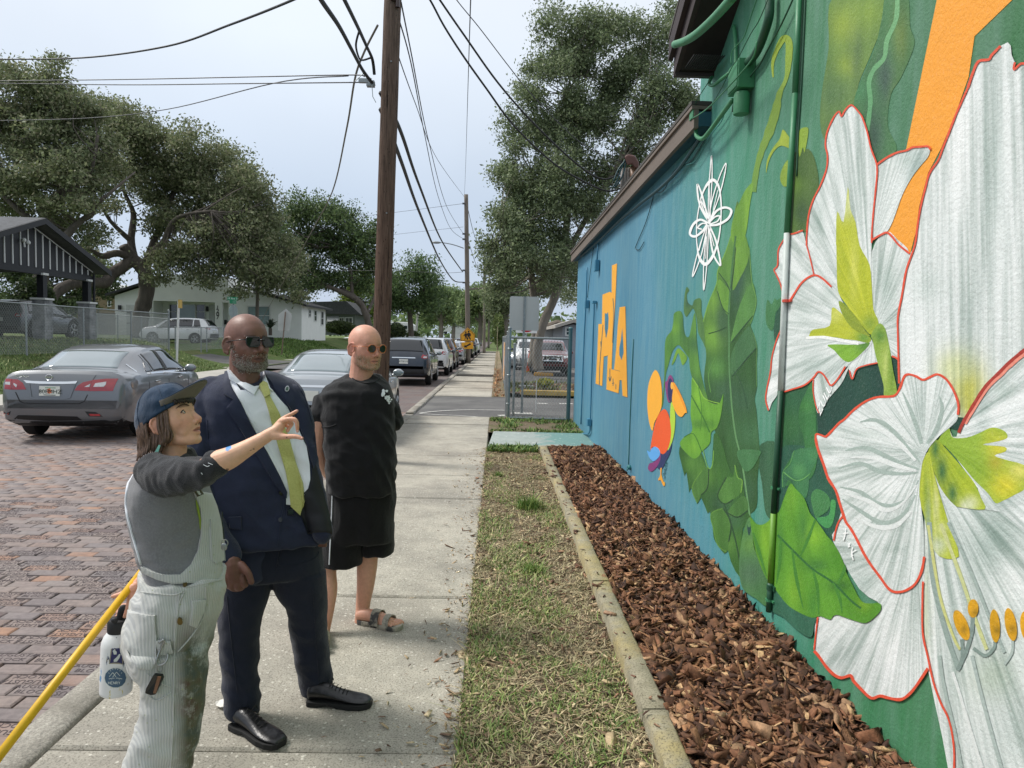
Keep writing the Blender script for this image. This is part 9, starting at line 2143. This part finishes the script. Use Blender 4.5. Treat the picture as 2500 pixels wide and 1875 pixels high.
mb=MB();q=[on(gb,p,.03)-L0 for p in Z1((1200,1215),(1198,1260),(1205,1300),(1210,1365))];mb.tube(q,.002,6);mb.build('cord',m_blackf,kk)
mb=MB();c=on(gb,Z1((1213,1385))[0],.03)-L0;rr=[c+Vector((.009*math.cos(a),0,.010*math.sin(a)))for a in[2*math.pi*i/14 for i in range(15)]];mb.tube(rr,.0014,5);mb.build('ring',mk,kk)
mb=MB();a,b=on(gb,Z1((1210,1405))[0],.03)-L0,on(gb,Z1((1216,1480))[0],.03)-L0;mb.ball(a,(.009,.0015,.011),10,6);mb.tube([a,b],.0028,6,flat=.5);mb.build('key',mk,kk)
yp=empty('paint_pole',PY(150,1690,2.0),'bright yellow paint roller pole slanting behind the woman','pole');L0=Vector(yp.location)
mb=MB();mb.tube([PY(-110,1985,1.72)-L0,PY(372,1362,2.62)-L0],.0132,14);mb.build('shaft',mat('yellow_plastic','d9ab12',.45,var=.12,vs=20,bump=.2,bs=60),yp,smooth=True)
Yb=2.46;bo_=empty('water_bottle',PY(283,1690,Yb),'white steel water bottle covered with stickers and paint, held by its loop','bottle');L0=Vector(bo_.location)
A_=Vector((0,0,0));T_=PY(289,1520,Yb)-L0;ax=T_.normalized();Hh=T_.length;rb_=37*Yb/F
rot=Vector((0,0,1)).rotation_difference(ax).to_matrix()
tb_=NT('bottle_white');v=tb_.coord('Object');c=tb_.mix(tb_.ramp(tb_.noise(tb_.coord('Object',(1,1,.3)),38,4,.7),[(.60,(0,0,0)),(.64,(1,1,1))]),lin('d9dbda'),tb_.ramp(tb_.noise(v,15,2),[(.38,lin('4a8fc0')),(.5,lin('3a2a24')),(.6,lin('c9b94a'))]))
tb_.set(color=c,rough=.35);m_bot=tb_.m
mb=MB();mb.lathe([(rb_*.90,0),(rb_*.98,.004),(rb_,.012),(rb_,Hh*.68),(rb_*.97,Hh*.74),(rb_*.85,Hh*.81),(rb_*.68,Hh*.86),(rb_*.62,Hh*.875)],(0,0,0),32,'Z',rot);mb.build('bottle_body',m_bot,bo_,auto=40)
mb=MB();mb.lathe([(rb_*.64,Hh*.875),(rb_*.66,Hh*.89),(rb_*.66,Hh*1.02),(rb_*.60,Hh*1.05)],(0,0,0),28,'Z',rot);ld=mb.build('lid',m_plastic,bo_,auto=40)
mb=MB();q=smoothpts([PY(*p,Yb)-L0 for p in(zb2(350,650),zb2(365,560),zb2(395,505),zb2(425,520),zb2(430,600),zb2(420,660))],5);mb.tube(q,.007,8,flat=1.6);mb.build('loop',m_plastic,ld,smooth=True)
mb=MB();mb.ball(PY(*zb2(290,660),Yb-.035)-L0,(.012,.006,.010),12,8);mb.build('spout_cap',m_plastic,ld,smooth=True)
bb=surf(MB().lathe([(rb_,-.02),(rb_,Hh*.72)],(0,0,0),48,'Z',rot).mesh('t'))
def stk(nm_,pts,m,off,par=bo_,step=3):
 o=-L0+CAMP;P=[zb2(*p)for p in pts];vs,fs=fill2d(P,step);out=[]
 for v in vs:
  d=ray(v[0],v[1]).normalized();h_=bb.ray_cast(CAMP-L0,d)
  if h_[0]is None:return None
  n_=h_[1]if h_[1].dot(d)<0 else-h_[1];out.append(h_[0]+n_*off)
 mb=MB();mb.v=[tuple(p)for p in out];mb.f=[tuple(f)for f in fs];return mb.build(nm_,m,par)
m_blue=mat('sticker_navy','24285a',.5,var=.2,vs=200);m_slate=mat('sticker_slate','3f5c74',.5,var=.06);m_foil=mat('sticker_edge','8f8a78',.4);m_pale=mat('sticker_pale','c9d2cd',.5)
s1=stk('sticker',((245,935),(405,932),(390,1182),(225,1175)),m_foil,.0008);stk('sticker_print',((255,945),(396,942),(382,1172),(238,1166)),m_blue,.0012,s1)
for pts in(((265,970),(280,968),(300,1010),(318,1030),(315,1060),(285,1062),(270,1020)),((345,1055),(362,1058),(350,1100),(320,1145),(285,1150),(282,1125),(320,1090))):stk('sticker_print',pts,m_pale,.0016,s1)
for k in range(16):x_,y_=random.uniform(250,385),random.uniform(955,1160);stk('sticker_print',((x_,y_),(x_+4,y_+1),(x_+3,y_+5)),m_pale,.0016,s1,None)
s2=stk('sticker',ell(302,1340,132,124),m_pale,.0010);stk('sticker_print',ell(302,1340,125,117),m_slate,.0014,s2)
def stl(pts,w_):
 for(a,b)in zip(pts[:-1],pts[1:]):
  d=Vector((b[0]-a[0],b[1]-a[1])).normalized();n_=Vector((-d.y,d.x))*w_;stk('sticker_print',((a[0]+n_.x,a[1]+n_.y),(b[0]+n_.x,b[1]+n_.y),(b[0]-n_.x,b[1]-n_.y),(a[0]-n_.x,a[1]-n_.y)),m_pale,.0019,s2)
stl(((230,1325),(272,1275),(310,1330)),3);stl(((270,1330),(315,1270),(355,1318)),3);stl(((225,1352),(270,1342),(330,1342),(380,1352)),3);stl(((255,1362),(350,1362)),2)
for k in range(7):a=R(210+20*k);stl(((300+78*math.cos(a),1330+92*math.sin(a)),(300+90*math.cos(a),1330+106*math.sin(a))),3)
HEN={'H':[((0,0),(0,1)),((1,0),(1,1)),((0,.5),(1,.5))],'E':[((0,0),(0,1)),((0,0),(1,0)),((0,.5),(.8,.5)),((0,1),(1,1))],'N':[((0,1),(0,0)),((0,0),(1,1)),((1,1),(1,0))],'R':[((0,1),(0,0)),((0,0),(.9,.1)),((.9,.1),(.8,.5)),((.8,.5),(0,.5)),((.3,.5),(1,1))],'Y':[((0,0),(.5,.5)),((1,0),(.5,.5)),((.5,.5),(.5,1))]}
for i,ch_ in enumerate('HENRY'):
 for a,b in HEN[ch_]:stl(((220+i*29+a[0]*20,1384+a[1]*30),(220+i*29+b[0]*20,1384+b[1]*30)),2.6)
sp2=MB();P=[PZ(*p,.006)for p in Z3((900,1225),(930,1205),(960,1208),(965,1255),(935,1262),(905,1245))];sp2 .v=[tuple(p+Vector((0,0,random.uniform(0,.012))))for p in P];sp2 .f=[tuple(range(6))]
sp2 .build('paper_scrap',mat('scrap_white','d5d3cb',.9),label='small white paper scrap on the pavement behind the black shoe',cat='litter')
